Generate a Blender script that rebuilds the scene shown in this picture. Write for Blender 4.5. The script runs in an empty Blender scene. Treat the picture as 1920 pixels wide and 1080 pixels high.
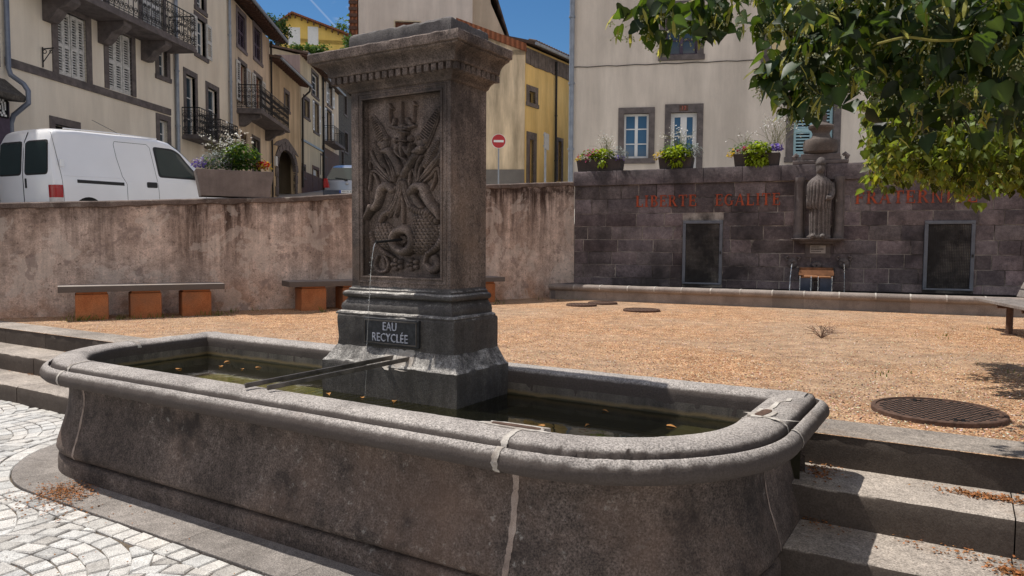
import bpy, bmesh, math, random
import numpy as np
from mathutils import Vector, Matrix, noise
R = random.Random(11)
SC = bpy.context.scene
COL = SC.collection
PI = math.pi

# ------------------------------------------------------------------ camera geometry of the photograph (used to measure where things stand)
FPX = 1387.0; PITCH = math.atan(80/FPX); ROLL = 0.006; EYE = 1.6
def ray(x, y):
    a = (x-960)/FPX; b = (540-y)/FPX
    c, s = math.cos(ROLL), math.sin(ROLL)
    a, b = a*c-b*s, a*s+b*c
    cp, sp = math.cos(PITCH), math.sin(PITCH)
    return Vector((a, cp+b*sp, -sp+b*cp))
EYEP = Vector((0, 0, EYE))
def atz(x, y, z):
    r = ray(x, y); return EYEP + r*((z-EYE)/r.z)
def atd(x, y, d):
    r = ray(x, y); return EYEP + r*(d/r.y)
def atplane(x, y, p, n):
    r = ray(x, y); return EYEP + r*((Vector(p)-EYEP).dot(n)/r.dot(n))
ANG = math.radians(31.5); CA, SA = math.cos(ANG), math.sin(ANG)
def wxy(u, v): return (u*CA+v*SA, -u*SA+v*CA)
def uvw(P): return (P[0]*CA-P[1]*SA, P[0]*SA+P[1]*CA)

# ------------------------------------------------------------------ mesh builder
class MB:
    def __init__(s): s.v = []; s.f = []; s.m = []; s.c = []; s.mi = 0; s.col = None
    def add(s, vs, fs, M=None):
        b = len(s.v)
        if M is not None: vs = [M @ Vector(p) for p in vs]
        s.v.extend([tuple(p) for p in vs])
        for f in fs:
            s.f.append(tuple(b+i for i in f)); s.m.append(s.mi); s.c.append(s.col)
    def box(s, x0, y0, z0, x1, y1, z1, M=None):
        vs = [(x0,y0,z0),(x1,y0,z0),(x1,y1,z0),(x0,y1,z0),(x0,y0,z1),(x1,y0,z1),(x1,y1,z1),(x0,y1,z1)]
        s.add(vs, [(0,3,2,1),(4,5,6,7),(0,1,5,4),(1,2,6,5),(2,3,7,6),(3,0,4,7)], M)
    def hexa(s, p):  # 8 points, bottom 4 ccw then top 4
        s.add(p, [(0,3,2,1),(4,5,6,7),(0,1,5,4),(1,2,6,5),(2,3,7,6),(3,0,4,7)])
    def tube(s, pts, r, n=6, closed=False, cap=True):
        pts = [Vector(p) for p in pts]; N = len(pts)
        rs = r if isinstance(r, (list, tuple)) else [r]*N
        b = len(s.v); ref = None
        for i, p in enumerate(pts):
            if closed: t = pts[(i+1) % N]-pts[i-1]
            else: t = pts[min(i+1, N-1)]-pts[max(i-1, 0)]
            t.normalize()
            if ref is None:
                ref = t.cross(Vector((0,0,1)))
                if ref.length < .1: ref = t.cross(Vector((1,0,0)))
            a = ref-t*ref.dot(t)
            if a.length < 1e-4: a = t.orthogonal()
            a.normalize(); ref = a; c = t.cross(a)
            for k in range(n):
                w = 2*PI*k/n
                s.v.append(tuple(p+(a*math.cos(w)+c*math.sin(w))*rs[i]))
        for i in range(N if closed else N-1):
            j = (i+1) % N
            for k in range(n):
                l = (k+1) % n
                s.f.append((b+i*n+k, b+i*n+l, b+j*n+l, b+j*n+k)); s.m.append(s.mi); s.c.append(s.col)
        if cap and not closed:
            s.f.append(tuple(b+k for k in range(n))[::-1]); s.m.append(s.mi); s.c.append(s.col)
            s.f.append(tuple(b+(N-1)*n+k for k in range(n))); s.m.append(s.mi); s.c.append(s.col)
    def loft(s, rings, closed=True, cap0=False, cap1=False):
        b = len(s.v); n = len(rings[0])
        for r in rings: s.v.extend([tuple(p) for p in r])
        for i in range(len(rings)-1):
            for k in range(n if closed else n-1):
                l = (k+1) % n
                s.f.append((b+i*n+k, b+i*n+l, b+(i+1)*n+l, b+(i+1)*n+k)); s.m.append(s.mi); s.c.append(s.col)
        if cap0: s.f.append(tuple(b+k for k in range(n))[::-1]); s.m.append(s.mi); s.c.append(s.col)
        if cap1: s.f.append(tuple(b+(len(rings)-1)*n+k for k in range(n))); s.m.append(s.mi); s.c.append(s.col)
    def lathe(s, prof, n=16, c=(0,0,0), cap=True):
        s.loft([[(c[0]+r*math.cos(2*PI*k/n), c[1]+r*math.sin(2*PI*k/n), c[2]+z) for k in range(n)] for r, z in prof], True, cap, cap)
    def prism(s, poly, z0, z1):
        n = len(poly)
        s.add([(p[0],p[1],z0) for p in poly]+[(p[0],p[1],z1) for p in poly],
              [tuple(range(n))[::-1], tuple(range(n,2*n))]+[(i,(i+1)%n,n+(i+1)%n,n+i) for i in range(n)])
    def slab_xz(s, poly, y0, y1):   # polygon in x,z (ccw seen from -y), extruded along y
        n = len(poly)
        s.add([(p[0],y0,p[1]) for p in poly]+[(p[0],y1,p[1]) for p in poly],
              [tuple(range(n)), tuple(range(n,2*n))[::-1]]+[((i+1)%n,i,n+i,n+(i+1)%n) for i in range(n)])
    def grid(s, fn, nu, nv, flip=False):
        b = len(s.v)
        for j in range(nv+1):
            for i in range(nu+1): s.v.append(tuple(fn(i/nu, j/nv)))
        for j in range(nv):
            for i in range(nu):
                q = (b+j*(nu+1)+i, b+j*(nu+1)+i+1, b+(j+1)*(nu+1)+i+1, b+(j+1)*(nu+1)+i)
                s.f.append(q[::-1] if flip else q); s.m.append(s.mi); s.c.append(s.col)

def obj(name, mb, mat=None, parent=None, smooth=False, bevel=0, shift=None, loc=None, rotz=0, angle=35):
    me = bpy.data.meshes.new(name)
    v = mb.v if shift is None else [(p[0]+shift[0], p[1]+shift[1], p[2]+shift[2]) for p in mb.v]
    me.from_pydata(v, [], mb.f)
    for m in (mat if isinstance(mat, (list, tuple)) else [mat]): me.materials.append(m)
    if any(mb.m): me.polygons.foreach_set('material_index', mb.m)
    if any(c is not None for c in mb.c):
        at = me.color_attributes.new('Col', 'FLOAT_COLOR', 'CORNER')
        arr = []
        for f, c in zip(mb.f, mb.c):
            c = c if c is not None else (1,1,1)
            if not isinstance(c, (tuple, list)): c = (c,c,c)
            if len(c) == 4 and isinstance(c[3], tuple): [arr.extend([c[0]*w_, c[1]*w_, c[2]*w_, 1.0]) for w_ in c[3]]
            else: arr.extend([c[0],c[1],c[2],1.0]*len(f))
        at.data.foreach_set('color', arr)
    if smooth:
        me.polygons.foreach_set('use_smooth', [True]*len(me.polygons))
        if smooth != 'all': me.set_sharp_from_angle(angle=math.radians(angle))
    me.update()
    o = bpy.data.objects.new(name, me); COL.objects.link(o)
    if parent is not None: o.parent = parent
    if loc is not None: o.location = loc
    if rotz: o.rotation_euler = (0,0,rotz)
    if bevel:
        b = o.modifiers.new('bevel', 'BEVEL'); b.width = bevel; b.segments = 2; b.limit_method = 'ANGLE'; b.angle_limit = math.radians(40)
    return o
def tag(o, label, cat, group=None):
    o['label'] = label; o['category'] = cat
    if group: o['group'] = group
    return o
def thing(name, label, cat, loc=(0,0,0), rotz=0, group=None):
    o = bpy.data.objects.new(name, None); COL.objects.link(o)
    o.empty_display_size = .1
    o.location = loc; o.rotation_euler = (0,0,rotz)
    return tag(o, label, cat, group)
def struct(name, mb, mat, **k):
    o = obj(name, mb, mat, **k); o['kind'] = 'structure'; return o
def stuff(name, mb, mat, label, cat, **k):
    o = obj(name, mb, mat, **k); o['kind'] = 'stuff'; return tag(o, label, cat)
def nz(x, y, z=0.0): return noise.noise(Vector((x, y, z)))

# ------------------------------------------------------------------ materials
class NT:
    def __init__(s, name):
        s.m = bpy.data.materials.new(name); s.m.use_nodes = True
        s.t = s.m.node_tree; s.t.nodes.clear()
        s.out = s.t.nodes.new('ShaderNodeOutputMaterial')
    def n(s, typ, props=None, **inp):
        nd = s.t.nodes.new('ShaderNode'+typ)
        for k, v in (props or {}).items(): setattr(nd, k, v)
        for k, v in inp.items():
            key = int(k[1:]) if k[0] == '_' and k[1:].isdigit() else k.replace('_', ' ')
            so = nd.inputs[key]
            if isinstance(v, bpy.types.NodeSocket): s.t.links.new(v, so)
            else:
                if so.type == 'RGBA' and len(v) == 3: v = (*v, 1)
                so.default_value = v
        return nd
    def coords(s, kind='Object', scale=(1,1,1), rot=(0,0,0)):
        tc = s.n('TexCoord')
        return s.n('Mapping', Vector=tc.outputs[kind], Scale=scale, Rotation=rot).outputs[0]
    def noise(s, co, scale, detail=4, rough=.55, dist=0):
        return s.n('TexNoise', Vector=co, Scale=scale, Detail=detail, Roughness=rough, Distortion=dist).outputs['Fac']
    def mr(s, v, a, b, c, d, smooth=False):
        return s.n('MapRange', {'interpolation_type': 'SMOOTHSTEP' if smooth else 'LINEAR'}, Value=v, From_Min=a, From_Max=b, To_Min=c, To_Max=d).outputs[0]
    def math(s, op, a, b=0.0, clamp=False):
        return s.n('Math', {'operation': op, 'use_clamp': clamp}, _0=a, _1=b).outputs[0]
    def mix(s, f, a, b, mode='MIX'):
        nd = s.n('Mix', {'data_type': 'RGBA', 'blend_type': mode}, _0=f, _6=a, _7=b)
        return nd.outputs[2]
    def scale(s, col, f):   # multiply a colour by a value
        return s.n('VectorMath', {'operation': 'SCALE'}, _0=col, Scale=f).outputs[0]
    def bump(s, h, strength, dist, normal=None):
        k = dict(Height=h, Strength=strength, Distance=dist)
        if normal is not None: k['Normal'] = normal
        return s.n('Bump', **k).outputs[0]
    def bsdf(s, col, rough=.8, normal=None, spec=.3, **k):
        kw = dict(Base_Color=col, Roughness=rough, **k)
        kw['Specular_IOR_Level'] = spec
        if normal is not None: kw['Normal'] = normal
        b = s.n('BsdfPrincipled', **kw)
        s.t.links.new(b.outputs[0], s.out.inputs[0]); return b

def stone(name, c1, c2, scale=3.0, rough=.85, speck=.3, ss=160, bump=.5, bd=.004, streak=0, sk=(7,7,.5), stain=None, attr=False, spec=.25,
          pits=0, topdirt=0, contrast=(.35,.65), cavity=0, lich=0, mid=0, mid_s=24, side=None, side_amt=.85):
    t = NT(name); co = t.coords()
    n1 = t.noise(co, scale, 8, .62)
    col = t.mix(t.mr(n1, *contrast, 0, 1), c1, c2)
    n2 = t.noise(co, ss, 3, .7)
    col = t.scale(col, t.mr(n2, .3, .7, 1-speck, 1+speck))
    if mid:
        nm = t.noise(co, mid_s, 4, .75)
        col = t.scale(col, t.mr(nm, .32, .68, 1-mid, 1+mid))
    if streak:
        cs = t.coords(scale=sk)
        n3 = t.noise(cs, 1.0, 6, .65)
        col = t.scale(col, t.mr(n3, .38, .66, 1-streak, 1+streak*.35))
    if stain:
        for (c, sc, lo, hi, amt) in stain:
            n4 = t.noise(co, sc, 7, .6)
            col = t.mix(t.mr(n4, lo, hi, 0, amt), col, c)
    if lich:
        n5 = t.noise(co, 26, 5, .7); n6 = t.noise(co, 1.7, 3, .5)
        f = t.math('MULTIPLY', t.mr(n5, .60, .70, 0, 1), t.mr(n6, .45, .65, 0, lich))
        col = t.mix(f, col, (.34,.32,.29))
    if side:      # shade put into the colour: surfaces not facing up turn to a dark tone
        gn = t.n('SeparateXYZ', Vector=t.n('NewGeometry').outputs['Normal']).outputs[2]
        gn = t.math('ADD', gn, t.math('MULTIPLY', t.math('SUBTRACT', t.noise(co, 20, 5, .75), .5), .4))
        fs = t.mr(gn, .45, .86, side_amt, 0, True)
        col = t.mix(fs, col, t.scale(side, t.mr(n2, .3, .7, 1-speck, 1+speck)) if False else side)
    if attr:
        a = t.n('Attribute', {'attribute_name': 'Col'})
        col = t.mix(1.0, col, a.outputs['Color'], 'MULTIPLY')
    if cavity:  # creases darkened and raised edges lightened, standing in for occlusion shade
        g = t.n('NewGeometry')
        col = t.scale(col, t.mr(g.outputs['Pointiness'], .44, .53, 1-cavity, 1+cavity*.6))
    h = t.math('ADD', n2, t.math('MULTIPLY', n1, 2.5))
    if pits:
        vo = t.n('TexVoronoi', Vector=co, Scale=pits).outputs['Distance']
        h = t.math('ADD', h, t.mr(vo, .0, .35, -1.2, 0))
        col = t.scale(col, t.mr(vo, .08, .25, .45, 1))
    t.bsdf(col, rough, t.bump(h, min(1, bump), min(bd, .22/ss)), spec)
    return t.m

def plain(name, col, rough=.5, spec=.4, metal=0, bumpy=0, bs=60, var=.12, vs=6, coat=0):
    t = NT(name); co = t.coords()
    n1 = t.noise(co, vs, 5)
    rgb = t.n('RGB'); rgb.outputs[0].default_value = (*col, 1); c = rgb.outputs[0]
    c = t.scale(c, t.mr(n1, .3, .7, 1-var, 1+var))
    nn = None
    if bumpy: nn = t.bump(t.noise(co, bs, 3), bumpy, .003)
    t.bsdf(c, rough, nn, spec, Metallic=metal, Coat_Weight=coat, Coat_Roughness=.05)
    return t.m

def glass(name, tint=(.03,.045,.06), rough=.03):
    t = NT(name)
    co = t.coords()
    t.bsdf(t.mix(t.noise(co, 1.2, 2), tint, tuple(c*1.8 for c in tint)), rough, t.bump(t.noise(co, .9, 1), .08, .05), .6)
    return t.m

def leafmat(name, top, trans, rough=.4, spec=.35, tw=.45, var=True):
    t = NT(name)
    a = t.n('Attribute', {'attribute_name': 'Col'}).outputs['Color']
    c = t.mix(1.0, (*top,1), a, 'MULTIPLY'); c2 = t.mix(1.0, (*trans,1), a, 'MULTIPLY')
    b = t.n('BsdfPrincipled', Base_Color=c, Roughness=rough, Specular_IOR_Level=spec)
    tr = t.n('BsdfTranslucent', Color=c2)
    mx = t.n('MixShader', _0=tw, _1=b.outputs[0], _2=tr.outputs[0])
    t.t.links.new(mx.outputs[0], t.out.inputs[0]); return t.m

M = {}
M['basin'] = stone('basin_basalt', (.074,.057,.049), (.152,.118,.101), 2.1, .82, .75, 110, 1.0, .007, streak=.16, sk=(4,4,1.0), mid=.34, mid_s=26,
                   stain=[((.17,.108,.078), 1.1, .52, .70, .6), ((.018,.015,.0145), 2.6, .52, .68, .85), ((.22,.19,.17), 9, .66, .74, .5)], lich=.8)
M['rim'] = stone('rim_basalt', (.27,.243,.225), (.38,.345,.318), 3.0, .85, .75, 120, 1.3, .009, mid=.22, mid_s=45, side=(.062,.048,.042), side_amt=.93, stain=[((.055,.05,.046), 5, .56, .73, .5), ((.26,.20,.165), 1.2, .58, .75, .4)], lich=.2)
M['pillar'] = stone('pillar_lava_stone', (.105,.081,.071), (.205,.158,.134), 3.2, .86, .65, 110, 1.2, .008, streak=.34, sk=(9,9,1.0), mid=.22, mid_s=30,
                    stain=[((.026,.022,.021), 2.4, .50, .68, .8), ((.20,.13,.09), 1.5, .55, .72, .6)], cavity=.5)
M['pillar_low'] = stone('pillar_wet_base', (.30,.28,.26), (.52,.49,.45), 4, .75, .85, 120, 1.4, .010, streak=.38, sk=(14,14,1.2), mid=.35, mid_s=40, side=(.036,.030,.028), side_amt=.88,  # pale ledges and dark upright faces carry a lit and shaded look
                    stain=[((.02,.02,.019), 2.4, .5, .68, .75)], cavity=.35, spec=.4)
M['mortar'] = stone('mortar', (.36,.32,.28), (.58,.54,.49), 14, .9, .25, 200, .5, .003, stain=[((.20,.165,.14), 9, .5, .66, .8)])
M['mortar_dark'] = stone('mortar_weathered', (.26,.195,.16), (.42,.335,.285), 14, .9, .3, 200, .5, .003, stain=[((.12,.09,.075), 7, .5, .66, .8)])
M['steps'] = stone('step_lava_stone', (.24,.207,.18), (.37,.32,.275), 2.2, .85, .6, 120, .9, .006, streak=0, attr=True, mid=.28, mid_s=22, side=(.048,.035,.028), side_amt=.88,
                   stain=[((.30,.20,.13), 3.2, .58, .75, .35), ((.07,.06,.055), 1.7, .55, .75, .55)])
M['slab'] = stone('slab_stone', (.165,.146,.132), (.26,.233,.213), 3, .85, .65, 130, .9, .006, attr=True, mid=.25, mid_s=25)
M['sett'] = stone('granite_sett', (.44,.425,.405), (.60,.585,.555), 14, .75, .5, 150, .6, .003, attr=True)
M['sett_joint'] = stone('sett_joint', (.085,.07,.055), (.16,.125,.09), 14, .95, .5, 140, 1, .008, stain=[((.26,.13,.06), 5, .55, .7, .5)])
M['iron'] = plain('dark_iron', (.022,.021,.022), .5, .4, .3, .4, 120, .35, 20)
M['iron_bar'] = plain('worn_iron_bar', (.12,.105,.095), .42, .5, .6, .5, 90, .5, 14)
M['rust'] = plain('rusty_iron', (.105,.062,.045), .8, .3, .2, .7, 120, .4, 30)
M['zinc'] = plain('zinc_pipe', (.26,.29,.34), .45, .4, .3, .2, 20, .2, 5)
M['white'] = plain('white_paint', (.74,.74,.74), .45, .4, 0, .1, 30, .06, 4)
M['shut'] = plain('weathered_white_paint', (.56,.55,.53), .7, .2, 0, .4, 60, .22, 14)
M['dark'] = plain('dark_interior', (.012,.011,.012), .8, .1, 0, 0, 10, .3, 3)
M['glass'] = glass('window_glass')
M['bluegl'] = glass('sky_window_glass', (.04,.09,.16), .02)  # blue in the pane colour stands in for reflected sky
M['wood'] = plain('red_brown_door', (.16,.06,.035), .6, .3, 0, .3, 60, .25, 9)
M['brown'] = plain('brown_wood', (.11,.06,.045), .7, .25, 0, .3, 60, .3, 9)
M['purple'] = plain('purple_paint', (.075,.055,.085), .6, .3, 0, .2, 60, .2, 9)
M['blue_sh'] = plain('pale_blue_paint', (.33,.50,.55), .6, .25, 0, .2, 60, .1, 6)
M['lava'] = stone('lava_surround', (.105,.09,.088), (.175,.15,.145), 5, .88, .28, 90, .5, .006, stain=[((.05,.045,.05), 2, .5, .7, .5)])
M['purlava'] = stone('lava_lintel', (.14,.12,.13), (.20,.17,.18), 5, .88, .2, 90, .5, .006)
def plaster(name, c1, c2, stk=.14, **k): return stone(name, c1, c2, .55, .92, .07, 55, .35, .006, streak=stk, sk=(1.6,1.6,.22), **k)
M['pl_cream'] = plaster('cream_plaster', (.78,.69,.57), (.84,.76,.64), .13)
M['pl_cream2'] = plaster('cream_plaster_warm', (.76,.66,.53), (.82,.73,.60), .12)
M['pl_ochre'] = plaster('beige_plaster', (.62,.50,.38), (.70,.58,.45), .25)
M['pl_tan'] = plaster('tan_plaster', (.48,.37,.235), (.58,.45,.30), .3)
M['pl_tan2'] = plaster('yellow_beige_plaster', (.58,.50,.36), (.66,.57,.42), .2)
M['pl_pink'] = plaster('pinkish_plaster', (.48,.38,.365), (.56,.45,.42), .3)
M['pl_grey'] = plaster('grey_plaster', (.66,.58,.52), (.76,.68,.61), .15)
M['pl_wall'] = plaster('town_house_plaster', (.64,.565,.49), (.74,.66,.575), .2, stain=[((.33,.28,.24), 1.1, .55, .8, .4)])
M['pl_yellow'] = plaster('yellow_plaster', (.74,.52,.20), (.80,.60,.27), .25)
M['pl_yellow2'] = plaster('bright_yellow_plaster', (.74,.50,.12), (.80,.56,.17), .06)
M['pl_dirty'] = plaster('stained_cream_plaster', (.66,.54,.38), (.78,.65,.47), .5)
M['pl_pale'] = plaster('pale_plaster', (.70,.60,.52), (.80,.70,.62), .08)
M['darkstone'] = stone('dark_rubble_stone', (.06,.055,.05), (.13,.115,.10), 6, .9, .45, 30, 1, .02)
def tiles(name, c1, c2):
    t = NT(name); co = t.coords()
    w = t.n('TexWave', {'wave_type': 'BANDS', 'bands_direction': 'X'}, Vector=co, Scale=1.6, Distortion=.4).outputs['Fac']
    n1 = t.noise(co, 5, 6)
    c = t.scale(t.mix(n1, c1, c2), t.mr(w, 0, 1, .6, 1.1))
    t.bsdf(c, .85, t.bump(w, .8, .05), .2); return t.m
M['tile'] = tiles('terracotta_tile', (.24,.085,.045), (.36,.15,.08))
M['tile_dark'] = tiles('old_dark_tile', (.085,.062,.052), (.17,.12,.095))
# ------------------------------------------------------------------ fountain basin
UL, UR, VF, VB, RF = -5.97, -.60, 2.52, 4.42, .95
ORG = (-3.28, 3.45)
OW = (*wxy(*ORG), 0)
def base_outline(step=.015):
    """points (u,v) with outward offset vectors, ccw seen from above, starting at the back left corner"""
    P = []
    def line(a, b, n):
        L = math.dist(a, b); k = max(1, int(L/step))
        for i in range(1, k): P.append((a[0]+(b[0]-a[0])*i/k, a[1]+(b[1]-a[1])*i/k, *n))
    def arc(c, a0, a1):
        k = max(2, int(abs(a1-a0)*RF/step))
        for i in range(k+1):
            a = a0+(a1-a0)*i/k
            P.append((c[0]+RF*math.cos(a), c[1]+RF*math.sin(a), math.cos(a), math.sin(a)))
    RB = .10
    def corner(c, a0, sx, sy):
        for i in range(5):
            a = a0+PI/2*i/4; P.append((c[0]+RB*math.cos(a), c[1]+RB*math.sin(a), math.cos(a), math.sin(a), RB, sx, sy))
    corner((UL+RB, VB-RB), PI/2, -1, 1)
    line((UL,VB-RB), (UL,VF+RF), (-1,0))
    arc((UL+RF, VF+RF), PI, 1.5*PI)
    line((UL+RF,VF), (UR-RF,VF), (0,-1))
    arc((UR-RF, VF+RF), 1.5*PI, 2*PI)
    line((UR,VF+RF), (UR,VB-RB), (1,0))
    corner((UR-RB, VB-RB), 0, 1, 1)
    line((UR-RB,VB), (UL+RB,VB), (0,1))
    return P
OUT = base_outline()
def off(p, d):
    if len(p) > 4 and d > p[4]:
        return (p[0]-p[2]*p[4]-p[5]*(d-p[4]), p[1]-p[3]*p[4]-p[6]*(d-p[4]))
    return (p[0]-p[2]*d, p[1]-p[3]*d)
RIMP = [(.158,.634),(.125,.642),(.085,.648),(.050,.654),(.024,.664),(.008,.682),(.003,.704),(.008,.726),(.022,.745),(.038,.756),(.050,.760),(.056,.757),(.060,.732),(.067,.729),
        (.073,.748),(.079,.772),(.098,.790),(.15,.801),(.21,.802),(.25,.797),(.282,.784),(.297,.765),(.302,.74),(.302,.66)]
BODYP = [(.158,.638),(.170,.62),(.176,.59),(.177,.55),(.172,.50),(.162,.44),(.146,.375),(.126,.31),(.107,.255),(.094,.21),(.090,.18),(.102,.158),(.126,.143),(.138,.137),
         (.118,.132),(.104,.122),(.098,.10),(.096,.05),(.096,-.02)]
def chip(u, v, z):
    """roughness of the worn stone surface, in metres"""
    a = nz(u*9, v*9, z*9)*.0035+nz(u*30, v*30, z*30)*.0022
    k = max(0, 1-abs(u+1.15)/.5) if v < 3.2 else 0
    a += k*(nz(u*22+7, v*22, z*22)*.011+nz(u*55, v*55, z*55)*.008)*(1 if .70 < z < .792 else .25)
    return a
basin = thing('stone_basin', 'long grey basalt fountain basin with rounded rim, full of dark water', 'fountain basin', OW, -ANG)
SH = (-ORG[0], -ORG[1], 0)
def sweep(prof, rough=1.0):
    mb = MB(); rings = []
    for d, z in prof:
        r = []
        for p in OUT:
            k = chip(p[0], p[1], z)*rough
            q = off(p, d-k); r.append((q[0], q[1], z+k*.6))
        rings.append(r)
    mb.loft([r[::-1] for r in rings][::-1] if False else rings)
    return mb
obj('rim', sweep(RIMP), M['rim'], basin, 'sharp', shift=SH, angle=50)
obj('body', sweep(BODYP, .5), M['basin'], basin, 'sharp', shift=SH, angle=50)
# inner walls and floor
M['inner'] = stone('algae_inner_wall', (.12,.105,.088), (.19,.165,.135), 4, .7, .3, 120, .6, .006, streak=.35, sk=(6,6,1), stain=[((.10,.10,.035), 3, .5, .7, .5)])
def inner_mat():
    t = NT('damp_inner_wall'); co = t.coords(); n1 = t.noise(co, 4, 7, .65); n2 = t.noise(co, 120, 3)
    c = t.mix(t.mr(n1, .35, .65, 0, 1), (.095,.082,.07), (.18,.155,.128)); c = t.scale(c, t.mr(n2, .3, .7, .7, 1.25))
    s1 = t.noise(t.coords(scale=(7,7,.8)), 1, 6, .7); c = t.scale(c, t.mr(s1, .38, .64, .55, 1.1))
    z = t.math('ADD', t.n('SeparateXYZ', Vector=co).outputs[2], t.math('MULTIPLY', t.math('SUBTRACT', t.noise(co, 9, 5), .5), .03))
    c = t.mix(t.mr(z, .660, .640, 0, .8), c, (.21,.15,.065)); c = t.mix(t.mr(z, .638, .626, 0, .9), c, (.035,.034,.018))
    t.bsdf(c, .6, t.bump(t.math('ADD', n2, n1), .8, .002), .4); return t.m
M['inner'] = inner_mat()
M['algae'] = stone('algae_floor', (.12,.125,.045), (.23,.225,.095), 6, .8, .35, 60, .5, .01, stain=[((.05,.05,.02), 2.5, .5, .7, .5)])
mb = MB()
mb.loft([[(*off(p, .303), .70) for p in OUT], [(*off(p, .305), .612) for p in OUT], [(*off(p, .303), .14) for p in OUT]])
obj('inner_wall', mb, M['inner'], basin, shift=SH)
mb = MB(); mb.add([(*off(p, .30), .47) for p in OUT], [tuple(range(len(OUT)))])
obj('basin_floor', mb, M['algae'], basin, shift=SH)
# inner step ledge along the back wall under water
mb = MB(); mb.box(-2.45, 3.82, .14, -.92, 4.115, .575); mb.box(-2.45, 3.60, .14, -.95, 3.82, .53)
obj('inner_ledge', mb, M['inner'], basin, shift=SH, bevel=.02)
def water_mat(name, tint, rough=.015, bs=5, bst=.035, rip=None):
    t = NT(name); co = t.coords()
    nb = t.bump(t.noise(co, bs, 3), bst, .05)
    if rip:
        d = t.n('VectorMath', {'operation': 'DISTANCE'}, _0=co, _1=rip).outputs['Value']
        wv = t.math('MULTIPLY', t.math('SINE', t.math('MULTIPLY', d, 95.0)), t.mr(d, .0, .75, 1, 0))
        nb = t.bump(wv, .5, .006, nb)
    fr = t.n('Fresnel', IOR=1.33, Normal=nb).outputs[0]
    tr = t.n('BsdfTransparent', Color=tint); gl = t.n('BsdfGlossy', Roughness=rough, Normal=nb, Color=(.9,.9,.9))
    df = t.n('BsdfDiffuse', Color=(.035,.035,.022))
    m1 = t.n('MixShader', _0=.13, _1=tr.outputs[0], _2=df.outputs[0])
    mx = t.n('MixShader', _0=fr, _1=m1.outputs[0], _2=gl.outputs[0])
    t.t.links.new(mx.outputs[0], t.out.inputs[0]); return t.m
M['water'] = water_mat('still_water', (.78,.78,.55,1), rip=(.14,.04,.622))
mb = MB(); mb.add([(*off(p, .301), .622) for p in OUT], [tuple(range(len(OUT)))])
struct('water', mb, M['water'], shift=SH, loc=OW, rotz=-ANG)
# mortar joints: strips that follow the profile
def joint(idx, prof, w, name='mortar_joint', lift=.0016, wob=1, rough=1.0, mat='mortar'):
    mb = MB(); p = OUT[idx]; t = (-p[3], p[2]) ; rows = []
    L = math.hypot(*t); t = (t[0]/L, t[1]/L)
    for k, (d, z) in enumerate(prof):
        d2 = prof[min(k+1, len(prof)-1)]; d0 = prof[max(k-1, 0)]
        tx, tz = d2[0]-d0[0], d2[1]-d0[1]; l = math.hypot(tx, tz) or 1
        sgn = -1
        nx, nz_ = tz/l, -tx/l          # normal in (d,z)
        if nx > 0 and z < .75: nx, nz_ = -nx, -nz_
        if z > .75 and nz_ < 0: nx, nz_ = -nx, -nz_
        ck = chip(p[0], p[1], z)*rough; q = off(p, d+nx*lift*1.6-ck); zz = z+nz_*lift*1.6+ck*.6
        c = wob*.006*nz(z*9+idx, d*12, 3.1); ww = w*(1+.35*nz(z*25, idx, d*30)+.45*nz(z*90, idx, d*90))
        rows.append([(q[0]+t[0]*(c-ww/2), q[1]+t[1]*(c-ww/2), zz), (q[0]+t[0]*(c+ww/2), q[1]+t[1]*(c+ww/2), zz)])
    b = []
    mb.loft(rows, closed=False)
    return obj(name, mb, M[mat], basin, True, shift=SH)
def nearest(u, v): return min(range(len(OUT)), key=lambda i: (OUT[i][0]-u)**2+(OUT[i][1]-v)**2)
def dense(prof, n=3):
    o = []
    for a, b in zip(prof, prof[1:]):
        for i in range(n): o.append((a[0]+(b[0]-a[0])*i/n, a[1]+(b[1]-a[1])*i/n))
    return o+[prof[-1]]
jf = nearest(-1.62, VF); jl = nearest(-5.02, VF); jr = nearest(UR-.02, 3.55); jb = nearest(UL, 3.5)
for j, w in ((jf, .030), (jl, .022), (jr, .018)):
    joint(j, dense(RIMP[:21]), w)
    joint(j, dense(BODYP[:14], 4), w*.95, rough=.5, mat='mortar_dark')
joint(jb, dense(RIMP[4:]), .03)
joint(jb, [(.300,.74),(.2995,.69),(.2995,.63)], .04)
# iron cramps set in white mortar on the rim
def blob(cx, cy, a, rx, ry, n=22, seed=0, amp=.25):
    o = []
    for i in range(n):
        w = 2*PI*i/n; k = 1+amp*nz(math.cos(w)*1.7+seed, math.sin(w)*1.7, seed)
        c, s = math.cos(w), math.sin(w)
        x = rx*k*math.copysign(abs(c)**.5, c); y = ry*k*math.copysign(abs(s)**.5, s)
        o.append((cx+x*math.cos(a)-y*math.sin(a), cy+x*math.sin(a)+y*math.cos(a)))
    return o
for (u, v, a, rx, ry, sd) in ((-1.66, 2.755, 0.02, .13, .017, 1), (-.80, 3.62, 1.45, .075, .024, 5)):
    mb = MB(); mb.prism(blob(u, v, a, rx+.03, ry+.018, 28, sd, .6), .79, .8065); obj('mortar_patch', mb, M['mortar'], basin, shift=SH)
    mb = MB(); mb.prism(blob(u, v, a, rx, ry, 20, sd+3, .15), .795, .8095); obj('iron_cramp', mb, M['rust'], basin, shift=SH)
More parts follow.
